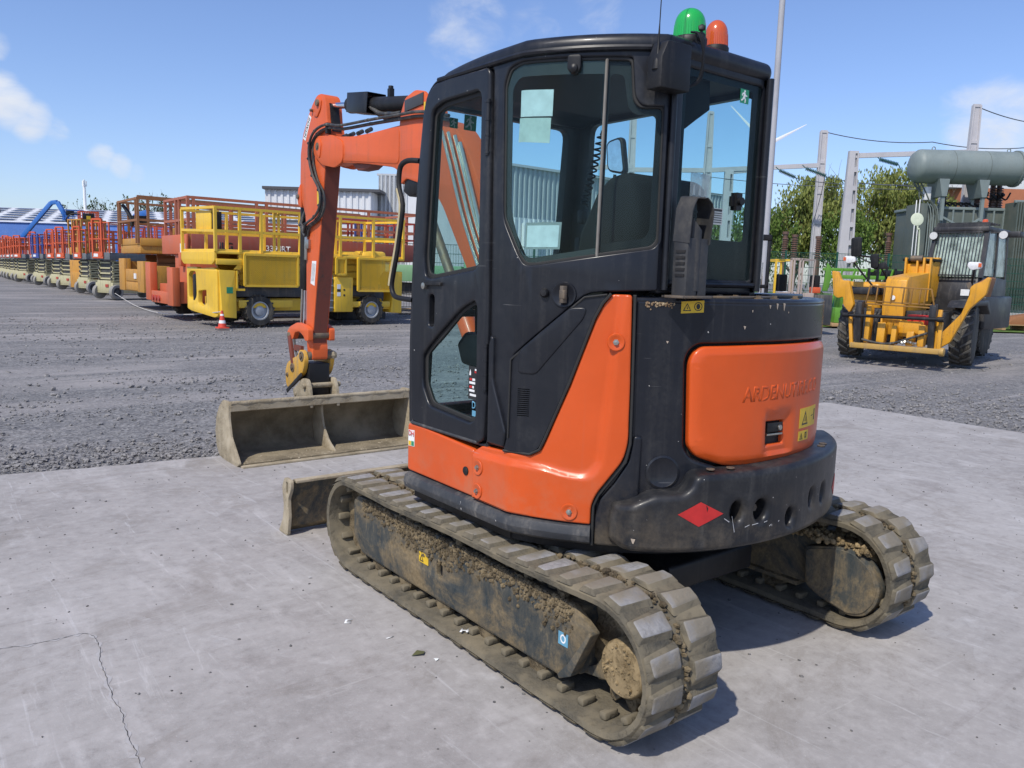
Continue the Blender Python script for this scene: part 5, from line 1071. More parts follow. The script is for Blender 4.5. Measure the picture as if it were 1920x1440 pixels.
o = text('fallen_letter', 'H', .06, lambda a, z, d: Vector((-.955+a*.75+z*.6, -.10+z*.5-a*.6, .075+d+.001*0)), STW, None, .0015, bold=.002); thing('', 'white letter H sticker lying on the muddy inner side of the near track', 'sticker', obj=o, group='fallen white letter stickers')
o = text('fallen_letter', 'I', .05, lambda a, z, d: Vector((-1.19+a*.75+z*.9, .16+z*.1-a*.6, .003+d)), STW, None, .0015, bold=.002); thing('', 'white letter I sticker fallen between the E and the dry leaf', 'sticker', obj=o, group='fallen white letter stickers')

# one meandering crack at the lower left, with spalled pale margins
cp_ = [(-2.75,1.04),(-2.616,1.006),(-2.5,.982),(-2.377,.973),(-2.295,.956),(-2.267,.841),(-2.289,.649),(-2.309,.396),(-2.311,.207),(-2.328,.046),(-2.328,-.112),(-2.336,-.217),(-2.38,-.6),(-2.36,-1.0)]
q = spline([Vector((*p, 0)) for p in cp_], 14); rng = random.Random(2)
def ribbon(name, pts, wf, z, m):
    vs = []; fs = []
    for i, p in enumerate(pts):
        d = (pts[min(i+1,len(pts)-1)]-pts[max(i-1,0)]).normalized(); n_ = Vector((-d.y, d.x, 0)); o_ = n_*(.012*noise.noise(Vector((p.x*9, p.y*9, 1)))+.006*noise.noise(Vector((p.x*40, p.y*40, 2)))); w_ = wf(i)
        vs += [tuple(p+o_+n_*w_[0]+Vector((0,0,z))), tuple(p+o_-n_*w_[1]+Vector((0,0,z)))]
    fs = [(2*i,2*i+2,2*i+3,2*i+1) for i in range(len(pts)-1)]; mb = MB(); mb.add(vs, fs); o = mb.build(name, m, sb); return o
ribbon('spalled_margin', q, lambda i: (max(.0005,.022*noise.noise(Vector((i*.23,0,0)))+.006), max(.0005,.03*noise.noise(Vector((i*.17,7,0)))+.006)), .0012, flat('spalled_concrete', (.40,.385,.375), .9))
ribbon('crack', q, lambda i: (max(.0003,.0035*noise.noise(Vector((i*.5,0,4)))+.001), max(.0003,.0035*noise.noise(Vector((i*.4,3,4)))+.001)), .0024, flat('crack_dark', (.07,.065,.06), .9))
# ================================================================ PARKED LIFTS
TAN = paint('tan_paint', (.50,.46,.27), .5, (.2,.17,.12), .35, 2); LGREY = paint('platform_grey', (.13,.14,.15), .5, (.3,.28,.24), .3, 2)
LORG = paint('rail_orange', (.62,.10,.03), .5, (.25,.12,.08), .3, 2); LRED = paint('rail_red', (.42,.055,.035), .5, (.2,.1,.08), .3, 2); LRED2 = paint('lift_red', (.56,.125,.045), .5, (.3,.15,.1), .3, 1.5)
LBLU = paint('rail_blue', (.05,.08,.30), .5, (.2,.2,.2), .25, 2); LYEL = paint('lift_yellow', (.80,.50,.035), .45, (.35,.25,.1), .28, 1.2, coat=.1); LOCH = paint('rusty_yellow', (.55,.27,.04), .55, (.20,.10,.05), .5, 1.8, chips=.05, chipcol=(.15,.07,.03))
BOOMB = paint('boom_blue', (.03,.16,.50), .45, (.2,.2,.2), .2, 2); LRUST = paint('rust_brown_rail', (.30,.13,.05), .6, (.12,.06,.03), .4, 3)
TYREG = flat('grey_solid_tyre', (.26,.25,.23), .8); TYRE = paint('black_tyre', (.025,.024,.023), .75, (.2,.17,.12), .55, 3, bmp=.2); RIMG = flat('grey_rim', (.38,.40,.42), .45, .3); CHAS = paint('dark_chassis', (.045,.047,.05), .6, (.2,.17,.13), .4, 2)
def wheel(par, x, y, z, r, w, tm, rm_, side_=-1, lugs=0, ax=(0,1,0), name='wheel'):
    """axis along local y; side_ = outer side"""
    mb = MB(); A = Vector(ax).normalized()*side_
    mb.lathe([(r*.60,-w),(r*.93,-w),(r,-w*.8),(r,-w*.2),(r*.93,0),(r*.62,.0),(r*.58,-w*.15),(r*.58,-w*.9)], (x,y,z), A, 28); o = mb.build(name, tm, par)
    if lugs:
        lb = MB(); e1 = A.cross(Vector((0,0,1))).normalized(); e2 = Vector((0,0,1))
        for i in range(lugs):
            for s2 in (0, 1):
                a = 2*PI*(i+.5*s2)/lugs; a2 = a+.16; c0 = Vector((x,y,z))-A*(w*(.02 if s2 else .98)); c1 = Vector((x,y,z))-A*w*.5
                p = c0+(e1*math.cos(a)+e2*math.sin(a))*r*.99; q = c1+(e1*math.cos(a2)+e2*math.sin(a2))*r*1.0; lb.bar(p, q, r*.10, r*.09)
        lb.build('tread_lugs', tm, o)
    mb = MB(); mb.lathe([(.0,-w*.5),(r*.60,-w*.5),(r*.60,-w*.02),(r*.53,-w*.02),(r*.48,-w*.25),(r*.36,-w*.28),(r*.30,-w*.08),(r*.14,-w*.04),(0,-w*.04)], (x,y,z), A, 24); rr = mb.build('rim', rm_, o)
    if lugs:
        for i in range(8):
            a = 2*PI*i/8; e1 = A.cross(Vector((0,0,1))).normalized(); c_ = Vector((x,y,z))-A*w*.22+(e1*math.cos(a)+Vector((0,0,1))*math.sin(a))*r*.25
            b2 = MB(); b2.cyl(c_, c_+A*.02, r*.035, n=6); b2.build('wheel_nut', CHAS, rr) if False else None
    return o
def rails(name, par, L, W_, x0, y0, z0, zm, z1, m, w=.05, posts=(0,.25,.5,.75,1), endposts=(0,.5,1), toe=.12, gate=None):
    mb = MB()
    X1, Y1 = x0+L, y0+W_
    for z in (zm, z1):
        for a, b_ in (((x0,y0,z),(X1,y0,z)),((x0,Y1,z),(X1,Y1,z)),((x0,y0,z),(x0,Y1,z)),((X1,y0,z),(X1,Y1,z))): mb.bar(a, b_, w*(.97 if a[1] == b_[1] else .91))
    for t in posts:
        for y in (y0, Y1): mb.bar((x0+L*t,y,z0), (x0+L*t,y,z1+w/2), w)
    for t in [q for q in endposts if 0 < q < 1]:
        for x in (x0, X1): mb.bar((x,y0+W_*t,z0), (x,y0+W_*t,z1+w/2), w)
    o = mb.build(name, m, par)
    return o
def slab_lift(x, y, rz, railm, label, L=3.0, W_=1.25, H=3.3, sc=1., group='scissor lifts parked in a long row', tall=False, bodym=None):
    t = thing('scissor_lift', label, 'scissor lift', (x,y,0), rz, group); bodym = bodym or TAN
    mb = MB(); mb.box(.15,L-.15,.08,W_-.08,.28,.75); mb.box(.14,.45,.22,W_-.22,.35,.85); mb.box(L-.45,L-.14,.22,W_-.22,.35,.85); mb.build('chassis', bodym, t, .015)
    for wx in (.33, L-.33):
        for wy, s_ in ((0,-1),(W_,1)): wheel(t, wx, wy, .335, .335, .2, TYREG, CHAS, s_)
    mb = MB()
    for k in range(4):
        z = .85+.24*k
        for y_ in (.2, W_-.2):
            mb.bar((.25,y_,z), (L-.3,y_,z+.16), .06, .075); mb.bar((.25,y_+.07*(1 if y_<.5 else -1),z+.16), (L-.3,y_+.07*(1 if y_<.5 else -1),z), .06, .075)
        for xx in (.28, L/2, L-.3): mb.bar((xx,.15,z+.09),(xx,W_-.15,z+.09),.07)
    mb.build('scissor_arms', bodym, t)
    mb = MB(); mb.box(.3,L-.35,.32,W_-.32,.80,1.75); mb.build('stack_core', CHAS, t); mb = MB(); [mb.cyl((.20,y_,.93+.24*k),(.26,y_,.93+.24*k),.055,n=8) for k in range(4) for y_ in (.25,W_-.25)]; mb.each('pivot_pin', CHAS, t)
    mb = MB(); mb.box(.05,L-.05,.02,W_-.02,1.80,1.92); mb.box(.0,L,.0,.03,1.80,2.12); mb.box(.0,L,W_-.03,W_,1.80,2.12); mb.box(0,.03,0,W_,1.80,2.12); mb.build('platform', LGREY, t, .01)
    rails('guard_rail', t, L, W_, 0, 0, 2.1, 2.72, H, railm, .05)
    mb = MB(); mb.bar((-.03,W_*.35,1.95),(-.03,W_*.35,H+.15),.09); mb.bar((-.03,W_*.8,1.95),(-.03,W_*.8,H+.15),.09); mb.bar((-.03,W_*.35,H+.15),(-.03,W_*.8,H+.15),.08); mb.bar((-.03,W_*.35,2.72),(-.03,W_*.8,2.72),.05); mb.box(-.05,-.02,W_*.3,W_*.85,1.85,2.15); mb.build('entry_gate', railm, t)
    mb = MB(); mb.box(-.06,-.045,W_*.55,W_*.8,1.92,2.06); mb.build('control_label', STW, t)
    mb = MB(); mb.box(.11,.14,.35,.55,.55,.68); mb.build('lamp_panel', LRED, t)
    return t
first = None
LAB = [(37.3,'nearest of the grey-platform scissor lifts with orange rails, beside the tall rust-yellow lift',LORG,5.30),
 (44.2,'grey scissor lift with orange rails, second from the tall rust-yellow lift',LORG,5.75),
 (50.0,'grey scissor lift with orange rails just left of the narrow yellow mast lift',LORG,5.85),
 (54.6,'grey scissor lift with orange rails, second left of the narrow yellow mast lift',LORG,5.8),
 (59.0,'scissor lift with dark blue rails among the orange-railed ones',LBLU,5.8),
 (63.6,'orange-railed scissor lift just behind the one with blue rails',LORG,5.85),
 (67.6,'orange-railed scissor lift, second behind the blue-railed one',LORG,5.85),
 (71.6,'orange-railed scissor lift, third behind the blue-railed one',LORG,5.9),
 (75.6,'orange-railed scissor lift, fourth behind the blue-railed one',LORG,6.2),
 (79.8,'orange-railed scissor lift, fifth behind the blue-railed one',LORG,6.4),
 (84.2,'orange-railed scissor lift, sixth behind the blue-railed one',LORG,6.5),
 (88.8,'orange-railed scissor lift near the left picture edge, second farthest of its row',LORG,6.5),
 (94.0,'farthest orange-railed scissor lift at the left picture edge',LORG,6.5)]
lr = random.Random(12)
for y, lab, m_, x in LAB: slab_lift(x+lr.uniform(-.35,.2), y, R(24+lr.uniform(-5,5)), m_, lab, W_=1.35 if y < 62 else 1.6, H=3.3+lr.uniform(-.12,.3))
# second row behind, red and orange rails
for i, (x, y, m_, lab) in enumerate([(10.2,41.5,LRED,'red-railed lift behind the nearest grey scissor lift'),(10.4,47.0,LORG,'orange-railed lift in the back row beside the blue boom base'),(10.6,52.5,LRED,'red-railed lift in the back row behind the yellow mast lift'),(10.8,58.5,LORG,'orange-railed lift in the back row behind the blue-railed lift'),(11,64.5,LRED,'red-railed lift in the back row, under the raised blue boom'),(11.2,71,LORG,'orange-railed lift in the back row, left of the raised blue boom'),(11.4,78,LRED,'red-railed lift far back near the left picture edge')]):
    slab_lift(x, y, R(10), m_, lab, L=5, W_=2.0, H=3.75, group='lifts parked in the row behind', bodym=LOCH if m_ is LRED else CHAS)
# yellow mast lift
t = thing('mast_lift', 'narrow rust-yellow mast lift with tall open cage among the grey scissor lifts', 'mast lift', (5.75,46.6,0), R(22))
mb = MB(); mb.box(0,1.8,0,1.3,.25,1.75); mb.box(-.1,.1,.2,1.1,.25,1.1); mb.build('base_body', LOCH, t, .02)
for wx in (.3,1.5): wheel(t, wx, 0, .3, .3, .2, TYREG, CHAS, -1)
mb = MB(); [mb.box(.3,1.0,.35,.9,1.75+.12*k,1.83+.12*k) for k in range(3)]; mb.build('mast', CHAS, t)
mb = MB(); mb.box(0,1.4,.05,1.25,2.05,2.45); mb.build('basket_floor', LOCH, t, .02); rails('basket_rail', t, 1.4, 1.2, 0, .05, 2.4, 3.15, 3.95, LOCH, .07, endposts=(0,.3,.7,1))
# long rust-yellow scissor lift
def blk(t, nm, m, *b, bv=.02):
    """one object per box"""
    o = None
    for q in b: mb = MB(); mb.box(*q); o = mb.build(nm, m, t, bv)
    return o
t = thing('scissor_lift', 'tallest rust-yellow scissor lift with long brown rails, behind the red lift', 'scissor lift', (4.8,29.0,0), 0)
blk(t, 'chassis', LOCH, (.2,7.6,.3,2.8,.65,1.25)); blk(t, 'end_cabinet', LOCH, (-.35,-.1,-.8,.1,.62,1.75), (-.35,-.1,2.1,3.0,.62,1.85), (-.3,-.15,.1,2.1,.62,1.45), (-.1,2.2,2.2,3.0,.7,1.75), (-.1,.6,-.7,.1,.75,1.6))
blk(t, 'cabinet_door', LOCH, (-.33,-.3,.2,2.0,1.0,1.42), (-.33,-.3,.2,2.0,.66,.96)); blk(t, 'label_plate', STW, (-.36,-.33,.3,.6,1.1,1.3), bv=0)
for wx in (1.2, 6.4):
    for wy, s_ in ((.15,-1),(2.9,1)): wheel(t, wx, wy, .48, .48, .38, TYRE, RIMG, s_, 16)
mb = MB()
for k in range(4):
    for y_ in (.6, 2.3): mb.bar((.5,y_,1.2+.2*k),(7.2,y_,1.35+.2*k),.09,.16); mb.bar((.5,y_+.1,1.35+.2*k),(7.2,y_+.1,1.2+.2*k),.09,.16)
mb.build('scissor_arms', LRUST, t); blk(t, 'platform', LOCH, (-.25,8.0,-.05,3.0,2.05,2.38), (-.25,1.2,-.1,3.05,2.32,2.60)); blk(t, 'deck_side', LOCH, (.9,8.2,-.08,-.02,2.62,3.02))
rails('guard_rail', t, 8.9, 3.0, -.3, -.02, 2.4, 3.25, 4.02, LRUST, .085, posts=(0,.04,.22,.24,.5,.75,1), endposts=(0,.08,.92,1)); mb = MB(); mb.tube([(-.2,2.7,3.9),(-.1,2.5,3.7),(.0,2.3,3.4),(.0,2.2,3.1)], .07, 8, 4); mb.box(.0,.5,1.9,2.6,3.25,3.5); mb.build('control_box', BLACK, t)
mb = MB(); mb.bar((-.3,0,4.1),(8.6,0,4.02),.06); mb.build('upper_rail', LRUST, t)
# red scissor lift
t = thing('scissor_lift', 'faded red scissor lift with rounded front rails, between the rust-yellow and the bright yellow lift', 'scissor lift', (4.78,22.95,0), 0)
blk(t, 'chassis', LRED2, (-.6,6.6,.35,2.1,.55,1.05)); blk(t, 'outrigger', LRED2, (-.90,-.68,-.55,.05,.42,1.58), (-.90,-.68,2.0,2.6,.50,1.72)); blk(t, 'bumper_beam', LRED2, (-.88,-.70,.05,2.0,.45,.82)); blk(t, 'outrigger_side', LRED2, (-.68,.3,-.5,-.38,.5,1.15)); blk(t, 'tower_plate', LRED2, (-.25,1.2,-.1,1.5,.9,2.02), (-.40,-.22,.35,.6,1.62,2.05))
for wx in (.25, 5.0):
    for wy, s_ in ((.0,-1),(2.4,1)): wheel(t, wx, wy, .46, .46, .34, TYRE, RIMG, s_, 16)
mb = MB(); [mb.cyl((-.93,y_,.6),(-.88,y_,.6),.09,n=12) for y_ in (1.0,1.35,1.7)]; mb.each('hydraulic_cap', LRED, t)
mb = MB()
for k in range(4):
    for y_ in (.6, 1.8): mb.bar((.5,y_,1.15+.2*k),(6.2,y_,1.3+.2*k),.09,.15); mb.bar((.5,y_+.1,1.3+.2*k),(6.2,y_+.1,1.15+.2*k),.09,.15)
mb.build('scissor_arms', LRED, t); blk(t, 'platform', LRED2, (-.3,7.6,-.1,2.6,2.0,2.12), (-.35,-.28,-.12,2.62,2.0,2.60)); sidep = blk(t, 'side_panel', paint('dull_red_panel', (.27,.065,.045), .6, (.2,.12,.1), .4, 2), (-.2,8.0,-.14,-.08,2.02,2.62)); blk(t, 'label_plate', STW, (-.38,-.35,.0,.45,2.05,2.32), bv=0)
text('side_lettering', '3394RT', .26, lambda a, z, d: Vector((2.55+a, -.142-d, 2.26+z)), STW, sidep, .004, bold=.004)
text('side_lettering', 'JLG', .30, lambda a, z, d: Vector((.85+a, -.142-d, 2.28+z)), STB, sidep, .004, bold=.006)
rails('guard_rail', t, 8.2, 2.5, -.25, -.02, 2.1, 3.05, 3.72, paint('faded_red_rail', (.42,.13,.065), .5, (.2,.1,.1), .3, 2), .085, posts=(0,.02,.26,.30,.5,.75,1), endposts=(0,.35,.5,1))
rails('inner_rail', t, 3.4, 2.0, 4.5, .2, 2.1, 2.8, 3.4, LRED, .06)
# bright yellow scissor lift (nearest)
hx = math.atan2(.108, .994)
t = thing('scissor_lift', 'bright yellow rough-terrain scissor lift with mesh side panels, nearest of the parked lifts', 'scissor lift', (5.4-1.9*.994, 19.4-1.9*.108, 0), hx)
YO = 1.9   # local x = measured + YO, local y: 0 is the near side
blk(t, 'chassis', LYEL, (YO-.75,YO+4.4,.35,1.9,.42,.78)); blk(t, 'chassis_rail', LYEL, (YO-.6,YO+1.05,.02,.10,.52,.74), (YO+3.0,YO+4.5,.02,.10,.52,.70))
for wx in (YO+.02, YO+3.77):
    for wy, s_ in ((-.02,-1),(2.2,1)): wheel(t, wx, wy, .44, .44, .33, TYRE, RIMG, s_, 18)
sg = panel('stabiliser_frame', rnd([(.0,.42),(.0,1.62),(.55,1.62),(.62,1.58),(1.45,1.62),(1.62,1.55),(1.62,.30),(1.45,.25),(.25,.36)], .05), [rnd([(.10,.72),(.10,1.40),(.20,1.50),(.50,1.50),(.52,1.0),(.52,.80),(.42,.68)], .08), rnd([(.60,.60),(.62,.95),(1.05,1.0),(1.05,.62),(.85,.52)], .05)], lambda a, z, d: Vector((.72-d, 2.1-a*1.25, z)), -.12, 0, LYEL, t, .015, 2, 0)
panel('outrigger_panel', rnd([(YO-1.10,.28),(YO-1.18,1.56),(YO-.71,1.55),(YO-.70,.24)], .02), None, lambda a, z, d: Vector((a, -.06-d, z)), -.04, 0, LYEL, t, .008, 2, 0)
panel('outrigger_side', rnd([(.0,.28),(.0,1.56),(.45,1.56),(.45,.40)], .02), None, lambda a, z, d: Vector((YO-1.12-d, a-.05, z)), -.04, 0, LYEL, t, .008, 2, 0)
blk(t, 'decal', STG, (YO-.98,YO-.80,-.064,-.061,.93,1.10), bv=0); blk(t, 'air_cylinder', BLACK, (.72,.84,1.5,1.72,.62,1.42), bv=.05)
panel('round_emblem', [(.62+.085*math.cos(q), 1.30+.13*math.sin(q)) for q in [2*PI*i/18 for i in range(18)]], [[(.62+.055*math.cos(q), 1.30+.09*math.sin(q)) for q in [2*PI*i/18 for i in range(18)]]], lambda a, z, d: Vector((.835-d, a, z)), 0, .004, STB, t, 0, 1, 0)
blk(t, 'ladder_well', LGREY, (YO+1.9,YO+2.4,.02,.3,.40,1.5)); blk(t, 'ladder_rung', RIMG, *[(YO+1.95,YO+2.38,-.02,.02,.5+.22*k,.53+.22*k) for k in range(5)], bv=0)
eb = blk(t, 'engine_box', LYEL, (YO+2.42,YO+3.07,-.04,.9,.38,1.44), bv=.03); blk(t, 'filler_label', STW, (YO+2.5,YO+2.62,-.045,-.04,1.08,1.22),(YO+2.5,YO+2.62,-.045,-.04,.86,.98), bv=0); blk(t, 'key_switch', STB, (YO+2.5,YO+2.62,-.045,-.04,1.0,1.07),(YO+2.72,YO+2.78,-.045,-.04,1.03,1.08),(YO+2.72,YO+2.78,-.045,-.04,.86,.92), bv=0)
blk(t, 'centre_body', CHAS, (YO-.62,YO+1.9,.12,1.9,.82,1.14), (YO+3.07,YO+4.0,.12,1.9,.86,1.16), bv=.04); blk(t, 'under_gear', CHAS, (YO-.4,YO+4.2,.4,1.8,.35,.5))
eo = panel('end_stabiliser', rnd([(YO+4.52,.34),(YO+4.60,.90),(YO+4.40,1.4),(YO+4.55,1.64),(YO+4.97,1.66),(YO+4.95,.32)], .05), None, lambda a, z, d: Vector((a, .02-d, z)), -.5, 0, LYEL, t, .02, 2, 0); blk(t, 'hub_beam', LYEL, (YO+4.1,YO+4.6,.1,.5,.45,.70))
mb = MB()
for k in range(4):
    z = 1.15+.22*k
    for y_ in (.35, 1.8): mb.bar((YO-.4,y_,z),(YO+4.3,y_,z+.16),.08,.17); mb.bar((YO-.4,y_+.1,z+.16),(YO+4.3,y_+.1,z),.08,.17)
mb.build('scissor_arms', LYEL, t)
blk(t, 'platform', LYEL, (.66,YO+5.0,.0,2.2,2.0,2.12)); blk(t, 'deck_rim', LYEL, (.65,YO+5.0,-.05,.0,1.99,2.07),(.65,1.45,-.05,.0,1.70,1.86))
panel('end_fascia', rnd([(-.02,2.05),(2.2,2.05),(2.2,1.80),(2.02,1.70),(.16,1.70),(-.02,1.82)], .03), None, lambda a, z, d: Vector((.63-d, 2.18-a, z)), -.05, .02, LYEL, t, .008, 2, 0); panel('corner_brace', [(YO-.75,1.58),(YO-.55,1.58),(YO-.45,1.70),(YO-.45,2.05),(YO-.60,2.05),(YO-.60,1.75)], None, lambda a, z, d: Vector((a, -.03-d, z)), -.03, 0, LYEL, t, .004, 2, 0)
blk(t, 'control_console', LYEL, (.70,.95,.35,1.35,2.62,3.16), bv=.02); blk(t, 'console_side', BLACK, (.72,.95,.22,.34,2.66,3.12), bv=.01)
pw_ = .075
for X0, zt in ((.63,3.24),(1.32,3.24),(1.95,3.24),(3.15,3.24),(YO+2.60,3.27),(YO+3.79,3.28),(YO+4.93,3.30)):
    for y_ in (-.02, 2.17):
        mb = MB(); mb.bar((X0+.02,y_,2.05),(X0+.02,y_,zt),pw_); mb.build('rail_post', LYEL, t)
for k, (a, b_) in enumerate((((.65,-.02),(YO+5.0,-.02)),((.65,2.17),(YO+5.0,2.17)),((.65,-.02),(.65,2.17)),((YO+5.0,-.02),(YO+5.0,2.17)))):
    mb = MB(); mb.bar((*a,3.22),(*b_,3.26),.07); mb.bar((*a,2.60),(*b_,2.66),.07); mb.build('guard_rail', LYEL, t)
mb = MB(); mb.bar((YO+.5,.05,2.1),(YO+.5,.05,3.2),.06); mb.bar((YO+.64,.05,2.1),(YO+.64,.05,3.2),.06); mb.bar((YO+.5,.05,3.15),(YO+.64,.05,3.15),.06); mb.build('sliding_gate', LYEL, t)
# mesh side guards: frames with woven wire
def meshguard(x0, x1, z0, z1, zl=None):
    fr = MB(); z0l = z0 if zl is None else zl
    fr.bar((x0,-.08,z0l),(x0,-.08,z1),.06); fr.bar((x1,-.08,z0),(x1,-.08,z1),.06); fr.bar((x0,-.08,z1),(x1,-.08,z1),.06); fr.bar((x0,-.08,z0l),(x1,-.08,z0),.06); g = fr.build('mesh_frame', LYEL, t)
    w_ = MB(); st = .055; n = int((x1-x0+z1-z0)/st)
    for i in range(n):
        for sg_ in (1, -1):
            a = x0+i*st-(0 if sg_ < 0 else (z1-z0)); 
            p0 = [a, z0]; p1 = [a+(z1-z0), z1]
            if sg_ < 0: p0 = [x0+i*st, z0]; p1 = [x0+i*st-(z1-z0), z1]
            def clip(p, q):
                (ax, az), (bx, bz) = p, q
                if ax > bx: ax, az, bx, bz = bx, bz, ax, az
                if bx <= x0 or ax >= x1: return None
                if ax < x0: az += (bz-az)*(x0-ax)/(bx-ax); ax = x0
                if bx > x1: bz = az+(bz-az)*(x1-ax)/(bx-ax); bx = x1
                return (ax, az), (bx, bz)
            c_ = clip(p0, p1)
            if c_: w_.bar((c_[0][0],-.08,c_[0][1]), (c_[1][0],-.08,c_[1][1]), .016, .012)
    w_.build('wire_mesh', LYEL, g); return g
meshguard(YO-.46, YO+1.16, 1.14, 2.0); meshguard(YO+3.22, YO+4.43, 1.03, 2.02); meshguard(YO+2.45, YO+2.77, 1.52, 2.0); blk(t, 'guard_extension', LYEL, (YO-.70,YO-.46,-.09,-.05,1.0,1.06),(YO-.70,YO-.66,-.09,-.05,1.0,1.55), bv=0)
# blue guard rail machine and yellow covers seen behind the yellow lift
t = thing('scissor_lift', 'blue-railed lift almost hidden behind the bright yellow lift', 'scissor lift', (9.0,23.4,0), 0); rails('guard_rail', t, 1.45, 1.6, .6, 0, 2.0, 2.8, 3.44, LBLU, .06, posts=(0,.55,1)); blk(t, 'chassis', CHAS, (.2,2.6,.0,1.6,.5,1.9)); blk(t, 'platform', LGREY, (.4,2.4,0,1.6,1.9,2.02))
for wx in (.5,2.2): wheel(t, wx, 0, .35, .35, .2, TYRE, RIMG, -1)
t = thing('generator', 'pair of low yellow engine hoods behind the rails of the bright yellow lift', 'engine cover', (9.0,22.0,0), 0); blk(t, 'hood', LYEL, (0,.9,0,1.0,1.2,2.28), bv=.12); blk(t, 'hood', LYEL, (1.0,1.9,0,1.0,1.2,2.32), bv=.12); blk(t, 'frame', CHAS, (0,1.9,.05,.95,.0,1.2))
t = thing('truck', 'pale green flatbed truck parked behind the bright yellow lift', 'truck', (13.6,27.4,0), R(-38)); GRNP = paint('pale_green', (.20,.38,.20), .5, (.3,.3,.25), .2, 1)
blk(t, 'cargo_bed', GRNP, (-.6,3.4,0,1.8,1.25,1.95)); blk(t, 'chassis', CHAS, (-.6,3.4,.3,1.5,.75,1.2)); 
for wx in (.2, 2.6): wheel(t, wx, .1, .42, .42, .25, TYRE, RIMG, -1)
blk(t, 'tail_lamp', LORG, (.6,.8,-.03,.0,1.0,1.1), bv=0); blk(t, 'cab', GRNP, (3.5,5.0,0,1.8,.8,2.3), bv=.1)
t = thing('pallet', 'wooden pallet on the ground by the pale green truck', 'pallet', (13.2,25.2,0), R(-30)); WOOD = flat('pallet_wood', (.40,.25,.12), .8)
for k in range(5): blk(t, 'plank', WOOD, (0,1.6,.22*k,.22*k+.15,.14,.17), bv=0)
for k in range(3): blk(t, 'block', WOOD, (.02+.72*k,.14+.72*k,0,1.03,0,.14), bv=0)
# boom lifts
def boomlift(name, label, base, pts, m, basket=None, w=.32):
    t = thing(name, label, 'boom lift', (base[0], base[1], 0), base[2]); blk(t, 'base', m, (-1.2,1.2,-.9,.9,.5,1.3)); blk(t, 'mast', m, (-.25,.25,-.25,.25,1.2,pts[0][2]+.1))
    for wx in (-.9,.9): wheel(t, wx, -.95, .42, .42, .3, TYRE, RIMG, -1)
    for a, b_ in zip(pts, pts[1:]):
        mb = MB(); mb.bar(a, b_, w, w*1.15); bo = mb.build('boom', m, t, .02)
    mb = MB(); a, b_ = Vector(pts[0]), Vector(pts[1]); mb.bar(a+Vector((0,-.05,-w*.6)), b_+Vector((0,-.05,-w*.6)), .12); mb.build('lift_cylinder', CHAS, t)
    if basket:
        x, y, z, s_ = basket; blk(t, 'basket_floor', m, (x,x+1.4*s_,y,y+.9,z,z+.12)); rails('basket_rail', t, 1.4*s_, .9, x, y, z, z+.6, z+1.1, m, .05); blk(t, 'basket_box', BLACK, (x+.2,x+.7*s_,y-.05,y+.0,z+.5,z+1.0), bv=.02)
    return t
boomlift('boom_lift', 'bright blue articulated boom lift, its folded arm peaking above the lift row', (9.2,99.4,0), [(0,0,4.2),(2.6,-1.9,7.9),(3.1,-2.3,8.0),(3.9,-2.9,6.2)], BOOMB, (3.5,-3.4,6.1,1.4), .36)
mb = MB(); t = thing('boom_lift', 'orange boom lift basket with black control box above the mast lift', 'boom lift', (9.3,69.9,0), 0); mb.tube([(.0,0,1.0),(0,0,4.4),(.3,-.2,4.9)], .18, 8, 3); mb.build('boom', LORG, t); blk(t, 'base', LORG, (-.8,.8,-.5,.5,.5,1.3)); [wheel(t, wx, -.5, .4, .4, .3, TYRE, RIMG, -1) for wx in (-.5,.5)]; rails('basket_rail', t, 1.3, 1.0, .35, -.6, 4.6, 5.1, 5.65, LORG, .07); blk(t, 'control_box', BLACK, (.5,1.3,-.72,-.62,4.8,5.5)); blk(t, 'warning_label', STY, (.75,1.05,-.74,-.72,4.95,5.3), bv=0); blk(t, 'basket_floor', LORG, (.35,1.65,-.6,.4,4.55,4.65)); mb = MB(); mb.tube([(-.05,-.1,4.2),(-.6,-.1,4.9),(-.2,-.1,5.4),(.4,-.3,5.4)], .06, 6, 4); mb.build('cable', BLACK, t)
boomlift('boom_lift', 'second blue boom lift half hidden behind the tall rust-yellow lift', (11.0,62.6,0), [(0,0,3.4),(1.1,-.9,5.2),(1.7,-1.3,5.4)], BOOMB, None, .36)
# traffic cone
t = thing('traffic_cone', 'red and white striped traffic cone in front of the bright yellow lift', 'traffic cone', (4.19,18.9,0), 0); CR = flat('cone_red', (.62,.06,.03), .6)
mb = MB(); mb.prism(rnd([(-.15,-.15),(.15,-.15),(.15,.15),(-.15,.15)], .03), 'xy', 0, .035); mb.build('base', CR, t, .006)
for nm, m_, r0, r1, z0, z1 in (('cone', CR, .115,.092,.035,.14),('band', STW,.092,.074,.14,.22),('cone', CR,.074,.052,.22,.34),('band', STW,.052,.042,.34,.39),('cone', CR,.042,.028,.39,.48)):
    mb = MB(); mb.cyl((0,0,z0),(0,0,z1),r0,r1,20); mb.build(nm, m_, t)
mb = MB(); mb.tube([(4.19,18.9,.45),(4.2,22,.20),(4.25,25.4,.06),(4.8,31,.02),(5.3,37,.3)], .012, 5, 6); o = mb.build('barrier_rope', flat('rope', (.55,.53,.5), .8)); thing('', 'thin pale rope running from the cone along the row of lifts', 'rope', obj=o)
